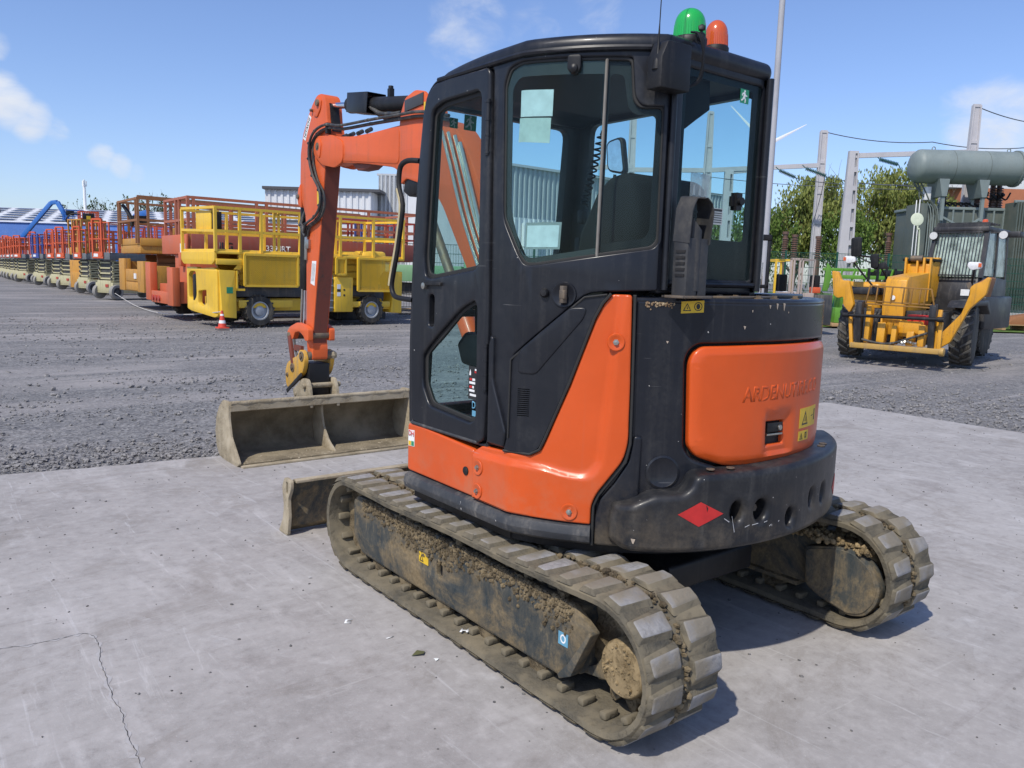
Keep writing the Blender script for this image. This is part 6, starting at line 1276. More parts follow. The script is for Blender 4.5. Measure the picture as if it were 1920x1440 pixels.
# ================================================================ TELEHANDLER
JY = paint('telehandler_yellow', (.70,.33,.018), .42, (.22,.12,.05), .38, 2.2, coat=.1, chips=.10, chipcol=(.09,.05,.03)); JB = paint('telehandler_black', (.022,.022,.024), .45, (.14,.13,.12), .3, 2)
T = thing('telehandler', 'yellow telehandler with barred windscreen and lowered fork carriage facing the slab', 'telehandler', (0,0,0))
TR_ = Matrix.Rotation(R(7), 3, 'Z'); T.rotation_euler = (0,0,R(7)); T.location = Vector((14.3,5.5,0))-TR_@Vector((14.3,5.5,0))
def jw(x, y, rz, nm, inner=0):
    rz -= R(7)
    e = bpy.data.objects.new('wheel', None); COL.objects.link(e); e.parent = T; e.location = (x, y, .66); e.rotation_euler = (0,0,rz); e.empty_display_size = .1
    r, w = .66, .42; mb = MB(); mb.lathe([(r*.55,-w/2),(r*.90,-w/2),(r*.965,-w*.42),(r*.965,w*.42),(r*.90,w/2),(r*.55,w/2)], (0,0,0), (0,1,0), 40); mb.build('tyre', TYRE, e)
    lb = MB(); n = 20
    for i in range(n):
        for s_ in (-1, 1):
            a = 2*PI*(i+(.5 if s_ > 0 else 0))/n; pts = []
            P = lambda yy, aa, rr: (rr*math.cos(aa), yy, rr*math.sin(aa))
            y0, y1 = s_*w*.02, s_*w*.5; a1 = a-.24
            vs = [P(y0,a,r*.95),P(y0,a+.085,r*.95),P(y1,a1+.12,r*.93),P(y1,a1,r*.93),P(y0,a+.01,r*1.005),P(y0,a+.07,r*1.005),P(y1,a1+.105,r*.995),P(y1,a1+.01,r*.995)]
            lb.add(vs, [(0,1,2,3),(4,5,6,7),(0,1,5,4),(1,2,6,5),(2,3,7,6),(3,0,4,7)])
    lb.build('tread_lug', flat('tyre_lug', (.10,.095,.085), .8) if 'tyre_lug' not in bpy.data.materials else bpy.data.materials['tyre_lug'], e)
    mb = MB(); mb.lathe([(0,-w*.40),(r*.40,-w*.40),(r*.56,-w*.49),(r*.58,-w*.44),(r*.58,w*.44),(r*.56,w*.49),(r*.40,w*.2),(0,w*.2)], (0,0,0), (0,1,0), 32); mb.build('rim', JY, e)
jw(15.35, 4.62, R(17), 'f'); jw(15.30, 6.98, R(17), 'f'); jw(18.45, 5.20, R(8), 'r'); jw(18.3, 7.4, R(8), 'r')
JM = lambda x0: (lambda a, z, d: Vector((x0-d, a, z)))
# chassis, bonnet, cab
mb = MB(); mb.box(14.9,19.2,5.15,6.75,.55,1.15); mb.box(15.1,15.6,4.8,6.9,.55,.80); mb.build('chassis', JB, T, .03)
mb = MB(); mb.box(15.6,18.9,6.55,7.45,1.0,1.75); mb.build('bonnet', JY, T, .12, 3); mb = MB(); mb.box(15.45,15.7,6.5,7.4,1.45,1.62); mb.build('bonnet_vent', JB, T, .04)
# cab
cx0 = 16.25
mb = MB(); mb.prism([(16.25,.9),(16.15,1.5),(16.25,1.92),(18.2,1.92),(18.3,.9)], 'xz', 4.62, 5.80); cab_ = mb.build('cab', JB, T, .03)
for (a, b_) in (((16.18,5.78,1.9),(16.42,5.70,2.98)),((16.18,4.64,1.9),(16.42,4.66,2.98)),((18.0,5.78,1.9),(17.9,5.70,2.98)),((18.0,4.64,1.9),(17.9,4.66,2.98)),((17.1,4.63,1.9),(17.1,4.65,2.98))):
    mb = MB(); mb.bar(a, b_, .09); mb.build('cab_pillar', JB, cab_)
mb = MB(); mb.box(16.3,18.05,4.6,5.76,2.93,3.04); mb.build('cab_roof', JB, cab_, .03)
for (vs) in ([(16.20,4.70,1.92),(16.20,5.74,1.92),(16.42,5.68,2.93),(16.42,4.70,2.93)],[(16.25,4.62,1.95),(18.0,4.62,1.95),(17.9,4.64,2.93),(16.42,4.64,2.93)],[(16.25,5.78,1.95),(18.0,5.78,1.95),(17.9,5.72,2.93),(16.42,5.72,2.93)]):
    mb = MB(); mb.add(vs, [(0,1,2,3)]); mb.build('cab_glass', glassm('tele_sheen_glass', (.62,.72,.68), dust_sheen=.9, body=(.42,.52,.47)) if 'tele_sheen_glass' not in bpy.data.materials else bpy.data.materials['tele_sheen_glass'], cab_)  # strong pale green diffuse colour stands in for sky reflected in the panes
mb = MB(); mb.box(17.4,17.9,4.9,5.5,1.9,2.7); mb.build('seat', SEAT, cab_, .06); mb = MB(); mb.cyl((16.9,5.2,1.9),(16.7,5.2,2.25),.03); mb.lathe([(.2,0),(.2,.03)], (16.68,5.2,2.25), (-.6,0,.8), 20); mb.build('steering_wheel', JB, cab_); mb = MB(); mb.cyl((16.3,4.98,2.0),(16.45,5.05,2.5),.02); mb.build('wiper_arm', JB, cab_)
for k in range(15):
    y = 4.74+k*.068; mb = MB(); mb.bar((16.12,y,1.92),(16.34,y-.005,2.96),.014); mb.bar((16.34,y,2.96),(16.95,y,3.14),.014) if k % 2 == 0 else None; mb.build('screen_bar', JB, cab_)
for z, x in ((1.95,16.12),(2.92,16.33)): mb = MB(); mb.bar((x,4.72,z),(x,5.72,z),.03); mb.build('bar_frame', JB, cab_)
mb = MB(); mb.box(16.34,16.4,4.62,5.70,2.99,3.10); [mb.bar((16.4+.2*k,4.62,3.12),(16.4+.2*k,5.7,3.12),.03) for k in range(5)]; mb.build('roof_guard', JB, cab_)
mb = MB(); mb.lathe([(0,0),(.07,0),(.07,.05),(.05,.12),(0,.13)], (16.5,4.75,3.08), (0,0,1), 18); mb.build('roof_beacon', AMBERL, cab_)
for y in (4.30, 5.72):
    mb = MB(); mb.cyl((16.25,y,2.84),(16.38,y,2.84),.10,.08,18); wl = mb.build('work_lamp', JB, cab_, .01); mb = MB(); mb.cyl((16.24,y,2.84),(16.25,y,2.84),.085,n=18); mb.build('lamp_lens', flat('lamp_glass', (.6,.6,.58), .15) if 'lamp_glass' not in bpy.data.materials else bpy.data.materials['lamp_glass'], wl)
mb = MB(); mb.bar((16.4,4.6,2.9),(16.4,4.25,2.9),.04); mb.box(16.35,16.75,4.0,4.34,2.80,2.92); mb.build('side_light_bar', JB, cab_, .03)
mb = MB(); mb.box(16.14,16.16,4.78,5.0,1.50,1.64); mb.build('number_plate', STW, cab_)
mb = MB(); mb.box(16.3,18.4,4.50,4.64,.75,1.5); mb.build('fuel_tank', JB, T, .05)
mb = MB(); mb.prism([(14.75,1.25),(14.95,1.40),(15.9,1.42),(16.1,1.2),(16.1,1.1),(15.8,1.3),(15.0,1.3)], 'xz', 4.35, 4.85); mb.build('front_fender', JB, T, .02)
# main boom
jb = [(14.25,.65),(14.15,1.2),(14.30,1.86),(14.75,1.90),(15.8,2.0),(15.9,2.3),(18.9,2.22),(19.1,1.6),(16.0,1.35),(14.9,.75)]
JBm = panel('main_boom', rnd(jb, .05), None, lambda a, z, d: Vector((a, 5.52-d, z)), -.42, 0, JY, T, .02, 2, 0)
mb = MB(); mb.prism([(15.7,1.42),(15.7,2.18),(16.1,2.34),(18.5,2.3),(18.5,1.5)], 'xz', 5.50, 6.10); mb.build('outer_boom', JY, JBm, .03); mb = MB(); mb.box(15.66,18.6,5.48,6.14,2.24,2.30); mb.build('boom_cover', BLACK, JBm, .01)
for y in (5.52, 5.66, 5.80, 6.05): 
    mb = MB(); mb.box(15.60,15.72,y-.02,y+.02,1.35,2.32); mb.build('boom_collar', JY, JBm, .004)
mb = MB(); mb.cyl((15.65,5.70,2.30),(15.65,5.95,2.30),.07,n=16); mb.build('sheave', PIN, JBm); text('boom_lettering', 'JCB', .16, lambda a, z, d: Vector((16.3-z, 5.475-d, 1.86+a)), STB, JBm, .002, bold=.003) 
mb = MB(); mb.prism([(14.12,.62),(14.02,1.25),(14.12,1.80),(14.26,1.86)], 'xz', 5.46, 5.90); mb.build('boom_nose', JY, JBm, .02); mb = MB(); mb.cyl((14.00,5.68,1.42),(13.99,5.68,1.42),.05,n=14); mb.build('badge', STW, JBm)
mb = MB(); mb.box(14.0,14.2,5.46,5.50,.55,1.0); mb.box(14.0,14.2,5.86,5.90,.55,1.0); mb.box(13.8,14.3,5.0,5.45,.62,.95); mb.each('boom_foot', JY, JBm, .02); blk(T, 'dark_cross_box', JB, (14.35,14.7,4.75,6.6,.45,1.15)); mb = MB(); [mb.tube([(14.3,y_,1.15),(14.15,y_+.05,.9),(14.25,y_+.02,.6)], .022, 6, 4) for y_ in (5.0,5.08,5.16,6.0,6.08,6.2)]; mb.each('hydraulic_hose', HOSE, T); mb = MB(); mb.box(13.95,14.3,4.98,5.34,.88,1.08); mb.build('tail_lamp', STR, T, .02)  # dark cross box added to darken the gaps behind the carriage plates
# stabiliser arms (swept up either side)
for nm, poly, x in (('stabiliser_arm', [(4.77,.39),(4.79,.65),(4.39,1.15),(4.27,1.55),(4.28,1.68),(4.20,1.76),(4.08,1.80),(3.98,1.90),(3.93,1.87),(3.98,1.55),(4.25,1.25),(4.55,.55)], 14.2), ('stabiliser_arm', [(7.13,1.97),(6.99,1.95),(6.90,1.76),(6.73,1.76),(6.58,1.23),(6.66,1.05),(6.80,1.20),(6.83,1.40),(6.95,1.36),(7.05,1.42)], 14.2)):
    p = panel(nm, rnd(poly, .04), None, lambda a, z, d: Vector((x-d, a, z)), -.10, 0, JY, T, .012, 2, 0)
mb = MB(); mb.prism([(3.93,1.88),(4.0,1.90),(4.30,1.70),(4.0,1.50)], 'yz', 14.3, 14.62); mb.build('stabiliser_foot', LRUST, T, .01); mb = MB(); mb.bar((14.25,4.33,1.78),(14.25,4.28,1.66),.07); mb.build('pivot_cap', PIN, T)
# fork carriage
def bars(nm, m, L_, w=.05, par=T):
    mb = MB()
    for a, b_ in L_: mb.bar(a, b_, w)
    return mb.build(nm, m, par, .006)
cg = bars('fork_carriage', JY, [((13.6,6.33,.36),(13.6,4.53,.36)),((13.6,6.30,.36),(13.65,6.40,1.0)),((13.6,4.56,.36),(13.65,4.58,1.02)),((13.66,4.66,.36),(13.7,4.62,1.22))], .07)
mb = MB(); mb.box(13.55,13.72,4.53,6.33,.33,.44); mb.cyl((13.62,4.55,.38),(13.62,4.46,.38),.085,n=16); mb.build('lower_beam', paint('worn_beam', (.50,.30,.07), .55, (.22,.17,.12), .6, 3), cg, .012)
mb = MB(); mb.cyl((13.5,6.45,1.02),(13.5,4.52,1.03),.035,n=14); mb.cyl((13.5,4.60,1.03),(13.5,4.48,1.03),.055,n=14); mb.cyl((13.5,6.50,1.02),(13.5,6.38,1.02),.055,n=14); mb.build('fork_shaft', BLACK, cg)
for y in (4.72, 6.18): 
    mb = MB(); mb.prism([(13.5,1.0),(13.5,1.30),(13.62,1.34),(13.68,1.0),(13.68,.40),(13.60,.40)], 'xz', y-.06, y+.06); mb.build('fork_heel', JB, cg, .01)
HR = paint('rusted_yellow_bar', (.30,.15,.03), .65, (.12,.07,.04), .5, 5)
bars('load_guard', HR, [((13.55,6.05,1.28),(13.55,4.72,1.25)),((13.55,6.05,1.34),(13.55,4.75,1.31)),((13.5,5.98,1.66),(13.5,4.77,1.62)),((13.55,6.06,1.28),(13.5,5.98,1.66)),((13.55,4.70,1.25),(13.5,4.77,1.62))]+[((13.53,y,1.30),(13.5,y-.03,1.64)) for y in (5.85,5.70,5.55,5.32,5.16,5.0,4.9)], .028, cg)
for k, (y0, z0, y1, z1, w_) in enumerate(((6.05,.45,6.0,1.25,.10),(5.75,.45,5.72,.90,.16),(5.45,.45,5.5,.85,.10),(5.15,.45,5.15,.75,.14),(4.95,.45,4.92,.90,.12))):
    mb = MB(); mb.prism([(13.62,z0),(13.66,z1),(13.85,z1-.05),(13.80,z0)], 'xz', (y0+y1)/2-w_/2, (y0+y1)/2+w_/2); mb.build('carriage_plate', JY, cg, .012)
mb = MB(); mb.tube([(13.6,6.1,.52),(13.6,5.7,.46),(13.58,5.4,.50),(13.58,5.1,.62),(13.6,4.8,.74)], .025, 8, 4); mb.build('carriage_hose', HOSE, cg)
mb = MB(); [mb.lump((13.6+random.uniform(-.03,.03), 5.0+.05*k, .50+random.uniform(0,.07)), .04, 1, k) for k in range(6)]; mb.build('chain_heap', STEEL, cg)
# mirrors and lamps on stalks
for (a, b_) in (((15.6,6.6,1.5),(15.0,7.05,2.25)),((15.9,4.75,1.3),(15.0,4.45,2.08)),((15.1,7.0,2.35),(15.6,6.6,2.30))): mb = MB(); mb.tube([a, b_], .022, 8); mb.build('lamp_stalk', JB, T)
for (x, y, z) in ((14.98,7.08,2.25),(14.98,4.46,2.14)):
    mb = MB(); mb.prism(rnd([(y-.14,z-.06),(y-.12,z+.07),(y+.12,z+.08),(y+.14,z-.02),(y+.05,z-.10)], .04), 'yz', x, x+.1); hl_ = mb.build('headlight', flat('lamp_white', (.75,.75,.74), .2) if 'lamp_white' not in bpy.data.materials else bpy.data.materials['lamp_white'], T, .02); mb = MB(); s_ = 1 if y > 6 else -1; mb.box(x-.012,x+.01,y+s_*.08 if s_>0 else y-.14,y+.14 if s_>0 else y-.08,z-.03,z+.05); mb.build('indicator', AMBERL, hl_)
for (y, z, h_, w_) in ((6.96,2.54,.46,.26),(6.52,2.22,.34,.20)): mb = MB(); mb.prism(rnd([(y-w_/2,z-h_/2),(y-w_/2+.02,z+h_/2),(y+w_/2,z+h_/2-.03),(y+w_/2-.03,z-h_/2)], .06), 'yz', 14.98, 15.05); mb.build('wing_mirror', BLACK, T, .02)
mb = MB(); mb.prism(rnd([(6.20,2.06),(6.30,2.20),(6.55,2.12),(6.52,2.02)], .03), 'yz', 15.02, 15.08); mb.build('wing_mirror', BLACK, T, .01); bars('mirror_stalk', JB, [((15.05,6.9,2.30),(15.2,6.5,2.1)),((15.05,6.4,2.1),(15.7,6.3,1.6))], .03)
# ================================================================ OTHER YARD MACHINES (right)
t = thing('forklift', 'black forklift mast showing beside the cab rear window', 'forklift', (16.0,10.6,0), R(-38))
blk(t, 'mast', BLACK, (-.05,.04,0,.10,.1,2.9), (.34,.43,0,.10,.1,2.9)); blk(t, 'mast_crossbar', BLACK, (-.05,.43,-.02,.12,2.80,2.96), (-.05,.43,0,.1,1.5,1.6)); blk(t, 'hydraulic_ram', CHROME, (.14,.17,.02,.05,.3,2.2), (.22,.25,.02,.05,.3,2.2), bv=0); blk(t, 'body', BLACK, (-.2,.6,.2,2.2,.3,1.3)); blk(t, 'lamp', STW, (.02,.10,-.06,-.03,1.42,1.46), bv=0)
for wx in (-.3,.7): wheel(t, wx, .5, .3, .3, .2, TYRE, RIMG, -1)
mb = MB(); [mb.lump((.2+.05*math.sin(k), .3, 1.5+.1*k), .08, 1, k) for k in range(6)]; mb.build('hose_cluster', BLACK, t)
t = thing('forklift', 'yellow forklift with open roll cage and black seat behind the tail of the excavator', 'forklift', (23.2,14.8,0), R(-38))
mb = MB(); [mb.bar(a, b_, .07) for a, b_ in (((0,0,1.0),(0,0,2.5)),((.62,0,1.0),(.62,0,2.5)),((0,0,2.5),(.62,0,2.5)),((0,1.3,1.0),(0,1.3,2.5)),((.62,1.3,1.0),(.62,1.3,2.5)),((0,1.3,2.5),(.62,1.3,2.5)),((0,0,2.5),(0,1.3,2.5)),((.62,0,2.5),(.62,1.3,2.5)))]; mb.build('roll_cage', LYEL, t); blk(t, 'body', LYEL, (-.1,.75,-.1,1.9,.3,1.0)); blk(t, 'seat', SEAT, (.12,.55,.2,.6,1.35,1.98), bv=.06); blk(t, 'engine_cover', STW, (.1,.8,-.15,.1,1.05,1.35), bv=.03)
for wx in (0,.6): wheel(t, wx, -.12, .3, .3, .2, TYRE, RIMG, -1)
t = thing('forklift', 'pale beige forklift with slim overhead guard beside the yellow roll cage', 'forklift', (21.0,12.75,0), R(-38)); BEI = paint('beige_paint', (.42,.34,.29), .6, (.2,.16,.12), .4, 3)
blk(t, 'mast', BEI, (0,.07,0,.08,.1,2.5),(.10,.16,0,.08,.1,2.5),(.30,.36,0,.08,.1,2.5),(.40,.45,0,.08,.1,2.5),(0,.45,0,.08,2.42,2.5), bv=.005); mb = MB(); [mb.bar(a, b_, .04) for a, b_ in (((.45,.1,2.48),(.92,.3,2.46)),((.92,.3,2.46),(.88,.3,1.1)),((.92,.3,2.46),(.92,1.4,2.46)),((.45,.1,2.48),(.45,1.2,2.48)))]; mb.build('overhead_guard', BEI, t); blk(t, 'body', BEI, (.1,.9,.1,1.6,.5,1.35)); blk(t, 'seat', SEAT, (.95,1.2,.4,.8,1.5,1.95), bv=.05); blk(t, 'seat_base', LORG, (.9,1.15,.2,.6,1.35,1.55)); blk(t, 'battery', CHAS, (.9,1.5,.0,.9,.3,1.3))
for wx in (.1,.9): wheel(t, wx, .0, .3, .3, .2, TYRE, RIMG, -1)
GRM = paint('lime_green', (.11,.29,.025), .5, (.15,.2,.08), .3, 2)
t = thing('stacked_scaffolding', 'pile of lime green steel frames and pallets behind the telehandler', 'scaffold stack', (26.4,14.8,0), R(-38))
blk(t, 'green_crate', GRM, (.6,1.7,0,1.0,.15,.75),(1.0,2.1,.1,1.2,.75,1.35),(1.7,3.2,.3,1.2,.9,1.5)); blk(t, 'green_beam', GRM, (.3,4.6,.2,.35,1.9,2.05),(.2,4.6,.5,.62,2.2,2.32),(1.2,4.4,.1,.2,1.6,1.7), bv=.01); blk(t, 'white_label', STW, (1.35,1.55,-.03,0.09,1.0,1.3), bv=0)
mb = MB(); [mb.bar((.4+.5*k,.1,.7),(.9+.5*k,.3,2.3),.06) for k in range(8)]; mb.build('green_strut', GRM, t); mb = MB(); [mb.bar((1.8+.35*k,.1,.4),(1.9+.35*k,.2,2.35),.08) for k in range(8)]; mb.build('dark_strut', BLACK, t); blk(t, 'wood_bearer', WOOD, (.5,2.0,-.05,1.2,0,.14)); blk(t, 'dark_roll', BLACK, (2.2,4.2,.3,1.0,1.95,2.3),(1.8,4.0,.0,.6,.2,.9), bv=.1)
mb = MB(); mb.prism([(0,1.4),(.12,2.5),(.28,2.3),(.30,1.9),(.2,1.4)], 'xz', -.1, .0); mb.build('green_fin', GRM, t, .01)
t = thing('pallet', 'low wooden pallet with rusty scrap at the right picture edge', 'pallet', (33.5,10.8,0), R(-38)); [blk(t, 'plank', WOOD, (0,2.2,.3*k,.3*k+.2,.2,.24), bv=0) for k in range(4)]; [blk(t, 'block', WOOD, (.0+1.0*k,.15+1.0*k,0,1.1,0,.2), bv=0) for k in range(3)]; mb = MB(); mb.prism([(.2,.24),(.6,.55),(1.8,.75),(2.3,.5),(2.2,.24)], 'xz', .1, .9); mb.build('scrap_metal', LRUST, t, .02)
GRASS = mudm('grass', (.05,.09,.02), (.14,.22,.05), 6, .8)
o = sheet('grass_verge', [(23,17.5),(38,6),(140,-40),(140,90),(40,60)], -.02, GRASS)
rng = random.Random(3); mb = MB()
for k in range(7000):
    u_ = rng.random(); x = 24+u_*22+rng.uniform(0,4); y = 17.0-u_*13.5+rng.uniform(0,5); h_ = rng.uniform(.05,.16); a = rng.uniform(0,6.3); mb.add([(x,y,0),(x+.05*math.cos(a),y+.05*math.sin(a),0),(x+.04,y,h_)], [(0,1,2)])
o = mb.build('grass', GRASS, smooth=False); o['kind'] = 'stuff'
# ================================================================ SUBSTATION, FENCES, POLES
GALV = paint('galvanised_steel', (.40,.40,.42), .5, (.3,.3,.29), .25, 1.5); CONC = paint('pylon_paint', (.52,.50,.51), .6, (.4,.38,.36), .25, 1.); TRG = paint('transformer_grey', (.20,.24,.23), .5, (.15,.16,.14), .3, 1.2); TRD = paint('transformer_dark', (.09,.11,.095), .6, (.15,.14,.11), .35, 1.5)
INS = flat('insulator_green', (.05,.12,.11), .25); INSB = flat('insulator_brown', (.13,.075,.055), .35); FENG = flat('fence_green', (.012,.075,.05), .5); WIRE = flat('wire', (.10,.11,.13), .5)
mb = MB(); mb.cyl((21.1,13.87,-.05),(21.1,13.87,15.5),.125,.085,20); mb.cyl((21.1,13.87,0),(21.1,13.87,.9),.16,.15,20); o = mb.build('lamp_post', GALV); thing('', 'tall galvanised lamp post rising just right of the excavator cab', 'lamp post', obj=o)
def post(name, label, x, y, h, w0=.42, w1=.26, holes=6, rot=R(-38), beam=None, slim=True):
    t = thing('gantry_post' if not beam else 'gantry', label, 'gantry', (x,y,0), rot, 'steel gantries of the substation')
    mb = MB(); wa, wb = w0, w1
    if not slim:
        hs_ = []
        for k in range(holes):
            z0, z1 = h*(k+.12)/holes, h*(k+.86)/holes; c0, c1 = wa+(wb-wa)*z0/h, wa+(wb-wa)*z1/h; hs_.append([(c0*.12,z0),(c0*.36,z0),(c1*.36,z1),(c1*.12,z1)])
        panel('post_face', [(-wa/2,0),(wa/2,0),(wb/2,h),(-wb/2,h)], hs_, lambda a, z, d: Vector((a, -d, z)), .02, .16, CONC, t, 0, 1, 0); mb.add([(-wa/2,-.02,0),(wa/2,-.02,0),(wb/2,-.02,h),(-wb/2,-.02,h),(-wa/2,.14,0),(wa/2,.14,0),(wb/2,.14,h),(-wb/2,.14,h)], [(0,1,2,3),(7,6,5,4),(0,4,5,1),(2,6,7,3),(1,5,6,2),(0,3,7,4)]); mb.build('post_back', GALV, t)
    for s_ in ((-1, 1) if slim else ()): mb.add([(s_*wa/2-.04,-.12,0),(s_*wa/2+.04,-.12,0),(s_*wa/2+.04,.12,0),(s_*wa/2-.04,.12,0),(s_*wb/2-.04,-.12,h),(s_*wb/2+.04,-.12,h),(s_*wb/2+.04,.12,h),(s_*wb/2-.04,.12,h)], [(0,3,2,1),(4,5,6,7),(0,1,5,4),(1,2,6,5),(2,3,7,6),(3,0,4,7)])
    mb.build('post_flange', CONC, t) if slim else None
    mb = MB()
    for k in range(holes+1): z = h*k/holes; w_ = wa+(wb-wa)*z/h; mb.box(-w_/2,w_/2,-.09,.09,max(0,z-.1),z+.06)
    mb.box(-wb/2,-wb/2+.1,-.06,.06,0,h) if not slim else None
    mb.build('post_web', CONC, t) if slim else None
    if slim: mb = MB(); mb.add([(-wa/2,-.05,0),(wa/2,-.05,0),(wb/2,-.05,h),(-wb/2,-.05,h),(-wa/2,.0,0),(wa/2,.0,0),(wb/2,.0,h),(-wb/2,.0,h)], [(0,1,2,3),(7,6,5,4),(0,4,5,1),(2,6,7,3)]); mb.build('post_web', CONC, t)
    if beam:
        for (a, b_) in beam: mb = MB(); mb.bar(a, b_, .20, .24); mb.build('beam', CONC, t)
    return t
import functools
def loc2(t, p): 
    v = Vector(p)-t.location; return Matrix.Rotation(-t.rotation_euler[2], 3, 'Z') @ v
def gantry(label, x, y, h, beams, **k):
    t = post('gantry', label, x, y, h, **k)
    for a, b_ in beams: mb = MB(); mb.bar(loc2(t, a), loc2(t, b_), .18, .26); mb.build('beam', CONC, t)
    return t
gantry('slim pale gantry post with a crossbeam running left behind the lamp post', 42.38, 25.14, 10.8, [((42.3,25.2,8.8),(36.9,29.4,8.3))], w0=.45, w1=.36)
gantry('tapering ladder-webbed gantry post left of the transformer', 40.12, 21.83, 9.05, [((40.1,21.85,8.8),(45.3,17.8,9.2))], w0=1.05, w1=.5, slim=False, holes=9)
gantry('gantry post rising behind the transformer tank', 45.32, 17.77, 11.7, [], w0=.75, w1=.38)
gantry('tall gantry mast seen through the middle of the cab rear window', 36.96, 29.38, 11.7, [((36.96,29.4,8.3),(33.2,32.3,8.2))], w0=.75, w1=.26)
gantry('gantry portal seen through the right part of the rear window', 38.0, 28.58, 8.3, [((38.0,28.6,8.25),(39.4,27.5,8.45))], w0=.8, w1=.5, slim=False)
gantry('gantry mast seen through the side window above the seat', 33.3, 32.25, 12.2, [((33.3,32.2,8.4),(30.5,34.4,8.2))], w0=.5, w1=.3)
def wire(pts, r, lab, sag=.15, grp='overhead wires of the substation'):
    P = [Vector(p) for p in pts]; q = []
    for a, b_ in zip(P, P[1:]):
        for i in range(10): t_ = i/10; q.append(a.lerp(b_, t_)-Vector((0,0,sag*4*t_*(1-t_))))
    q.append(P[-1]); mb = MB(); mb.tube(q, r, 5); o = mb.build('overhead_wire', WIRE); thing('', lab, 'wire', group=grp, obj=o)
wire([(42.38,25.14,10.78),(47.2,20.9,10.3),(52,16.9,10.2)], .028, 'top wire running right from the slim gantry post over the tank', .25)
wire([(45.5,17.7,11.6),(51.78,17.0,11.5)], .028, 'wire leaving the highest gantry post towards the right edge', .12)
wire([(39.4,24.9,7.75),(44.5,23.4,7.8),(49,19,8.0)], .022, 'wire from the left insulator string across the trees', .15)
wire([(40.9,24.0,7.9),(45,21.5,7.6),(49,18.6,7.7)], .022, 'wire from the middle insulator string across the trees', .12)
wire([(36.5,29.5,7.95),(42.9,24.7,7.55),(48,20,7.6)], .02, 'lowest wire crossing behind the gantry posts', .1)
wire([(41.0,24.0,7.9),(42.0,24.9,6.4),(41.9,25.2,5.2)], .02, 'short dropper wire hanging beside the slim gantry post', .1)
wire([(30.5,34.4,8.1),(36.96,29.4,7.0),(39.4,27.5,7.2)], .02, 'wire seen through the cab windows', .2)
for a, b_, lab in (((38.69,25.50,8.15),(39.44,24.91,7.78),'green glass insulator string left of the slim gantry post'),((39.90,24.55,8.30),(40.83,23.82,7.92),'green glass insulator string crossing the slim gantry post'),((43.24,21.94,8.95),(44.11,21.25,8.68),'green glass insulator string left of the transformer tank')):
    a, b_ = Vector(a), Vector(b_); mb = MB(); n = 12; d = b_-a
    for i in range(n): c0 = a+d*i/n; mb.cyl(c0, c0+d*.55/n, .13, .05, 10)
    mb.cyl(a, b_, .03, n=6); mb.bar(b_, b_+Vector((.12,-.1,-.28)), .04); mb.bar(a, a+Vector((-.2,.15,.2)), .04); o = mb.build('insulator_string', INS); thing('', lab, 'insulator', group='glass insulator strings', obj=o)
for i, (x, y, z, lab) in enumerate(((38.30,24.53,4.4,'brown bushing left of the slim gantry post'),(38.75,24.20,4.25,'second brown bushing left of the slim gantry post'),(39.82,23.35,4.2,'brown bushing just right of the slim gantry post'),(43.0,20.85,4.5,'brown bushing beneath the right tree'))):
    mb = MB(); mb.cyl((x,y,0),(x,y,3.2),.15,n=8); 
    for k in range(9): mb.cyl((x,y,3.2+.12*k),(x,y,3.26+.12*k),.20,.14,12)
    mb.cyl((x,y,3.2),(x,y,z+.1),.12,n=10); mb.cyl((x,y,z+.05),(x,y,z+.2),.18,n=10); o = mb.build('bushing', INSB); thing('', lab, 'bushing', group='brown bushings in the substation', obj=o)
# transformer: local frame along the tank axis
ang = math.atan2(15.46-18.7, 45.0-40.9)
t = thing('transformer', 'large grey power transformer with a horizontal oil tank, behind the telehandler', 'transformer', (40.9,18.7,0), ang)
b = MB(); b.lathe([(0,-.25),(.35,-.22),(.70,-.10),(.86,.10),(.88,.2),(.88,5.25),(.95,5.25),(.95,5.40),(.86,5.42),(.5,5.5),(0,5.5)], (0,0,8.05), (1,0,0), 40); tk = b.build('oil_tank', TRG, t)
b = MB(); b.lathe([(0,0),(.42,0),(.42,.1),(0,.1)], (5.42,0,8.2), (1,0,0), 24); b.build('inspection_cover', TRG, tk); b = MB(); b.lathe([(.885,1.78),(.888,1.79),(.885,1.80)], (0,0,8.05), (1,0,0), 40); b.lathe([(.885,3.58),(.888,3.59),(.885,3.60)], (0,0,8.05), (1,0,0), 40); b.each('weld_seam', TRD, tk); b = MB(); [b.cyl((5.42,.9*math.cos(a),8.05+.9*math.sin(a)),(5.47,.9*math.cos(a),8.05+.9*math.sin(a)),.03,n=6) for a in [2*PI*i/24 for i in range(24)]]; b.build('flange_bolts', TRG, tk)
for x in (.9, 4.9): b = MB(); b.tube([(x-.08,0,8.9),(x-.08,0,9.03),(x,0,9.08),(x+.08,0,9.03),(x+.08,0,8.9)], .025, 6, 3); b.build('lifting_eye', TRG, tk)
for x in (1.25, 3.35):
    b = MB(); b.add([(x-.25,-.75,7.35),(x+.30,-.75,7.35),(x+.2,-.75,6.45),(x-.05,-.75,6.45),(x-.25,.6,7.3),(x+.30,.6,7.3),(x+.2,.5,6.45),(x-.05,.5,6.45)], [(0,1,2,3),(7,6,5,4),(0,4,5,1),(1,5,6,2),(2,6,7,3),(3,7,4,0)]); b.build('saddle', TRG, tk)
    for dy in (-.6, .4): b = MB(); b.bar((x+.08,dy,6.45),(x+.08,dy,5.2),.16); b.build('support_leg', TRG, tk)
    b = MB(); b.bar((x+.1,-.62,5.4),(2.6,-.62,4.8),.10); b.build('brace', TRG, tk)
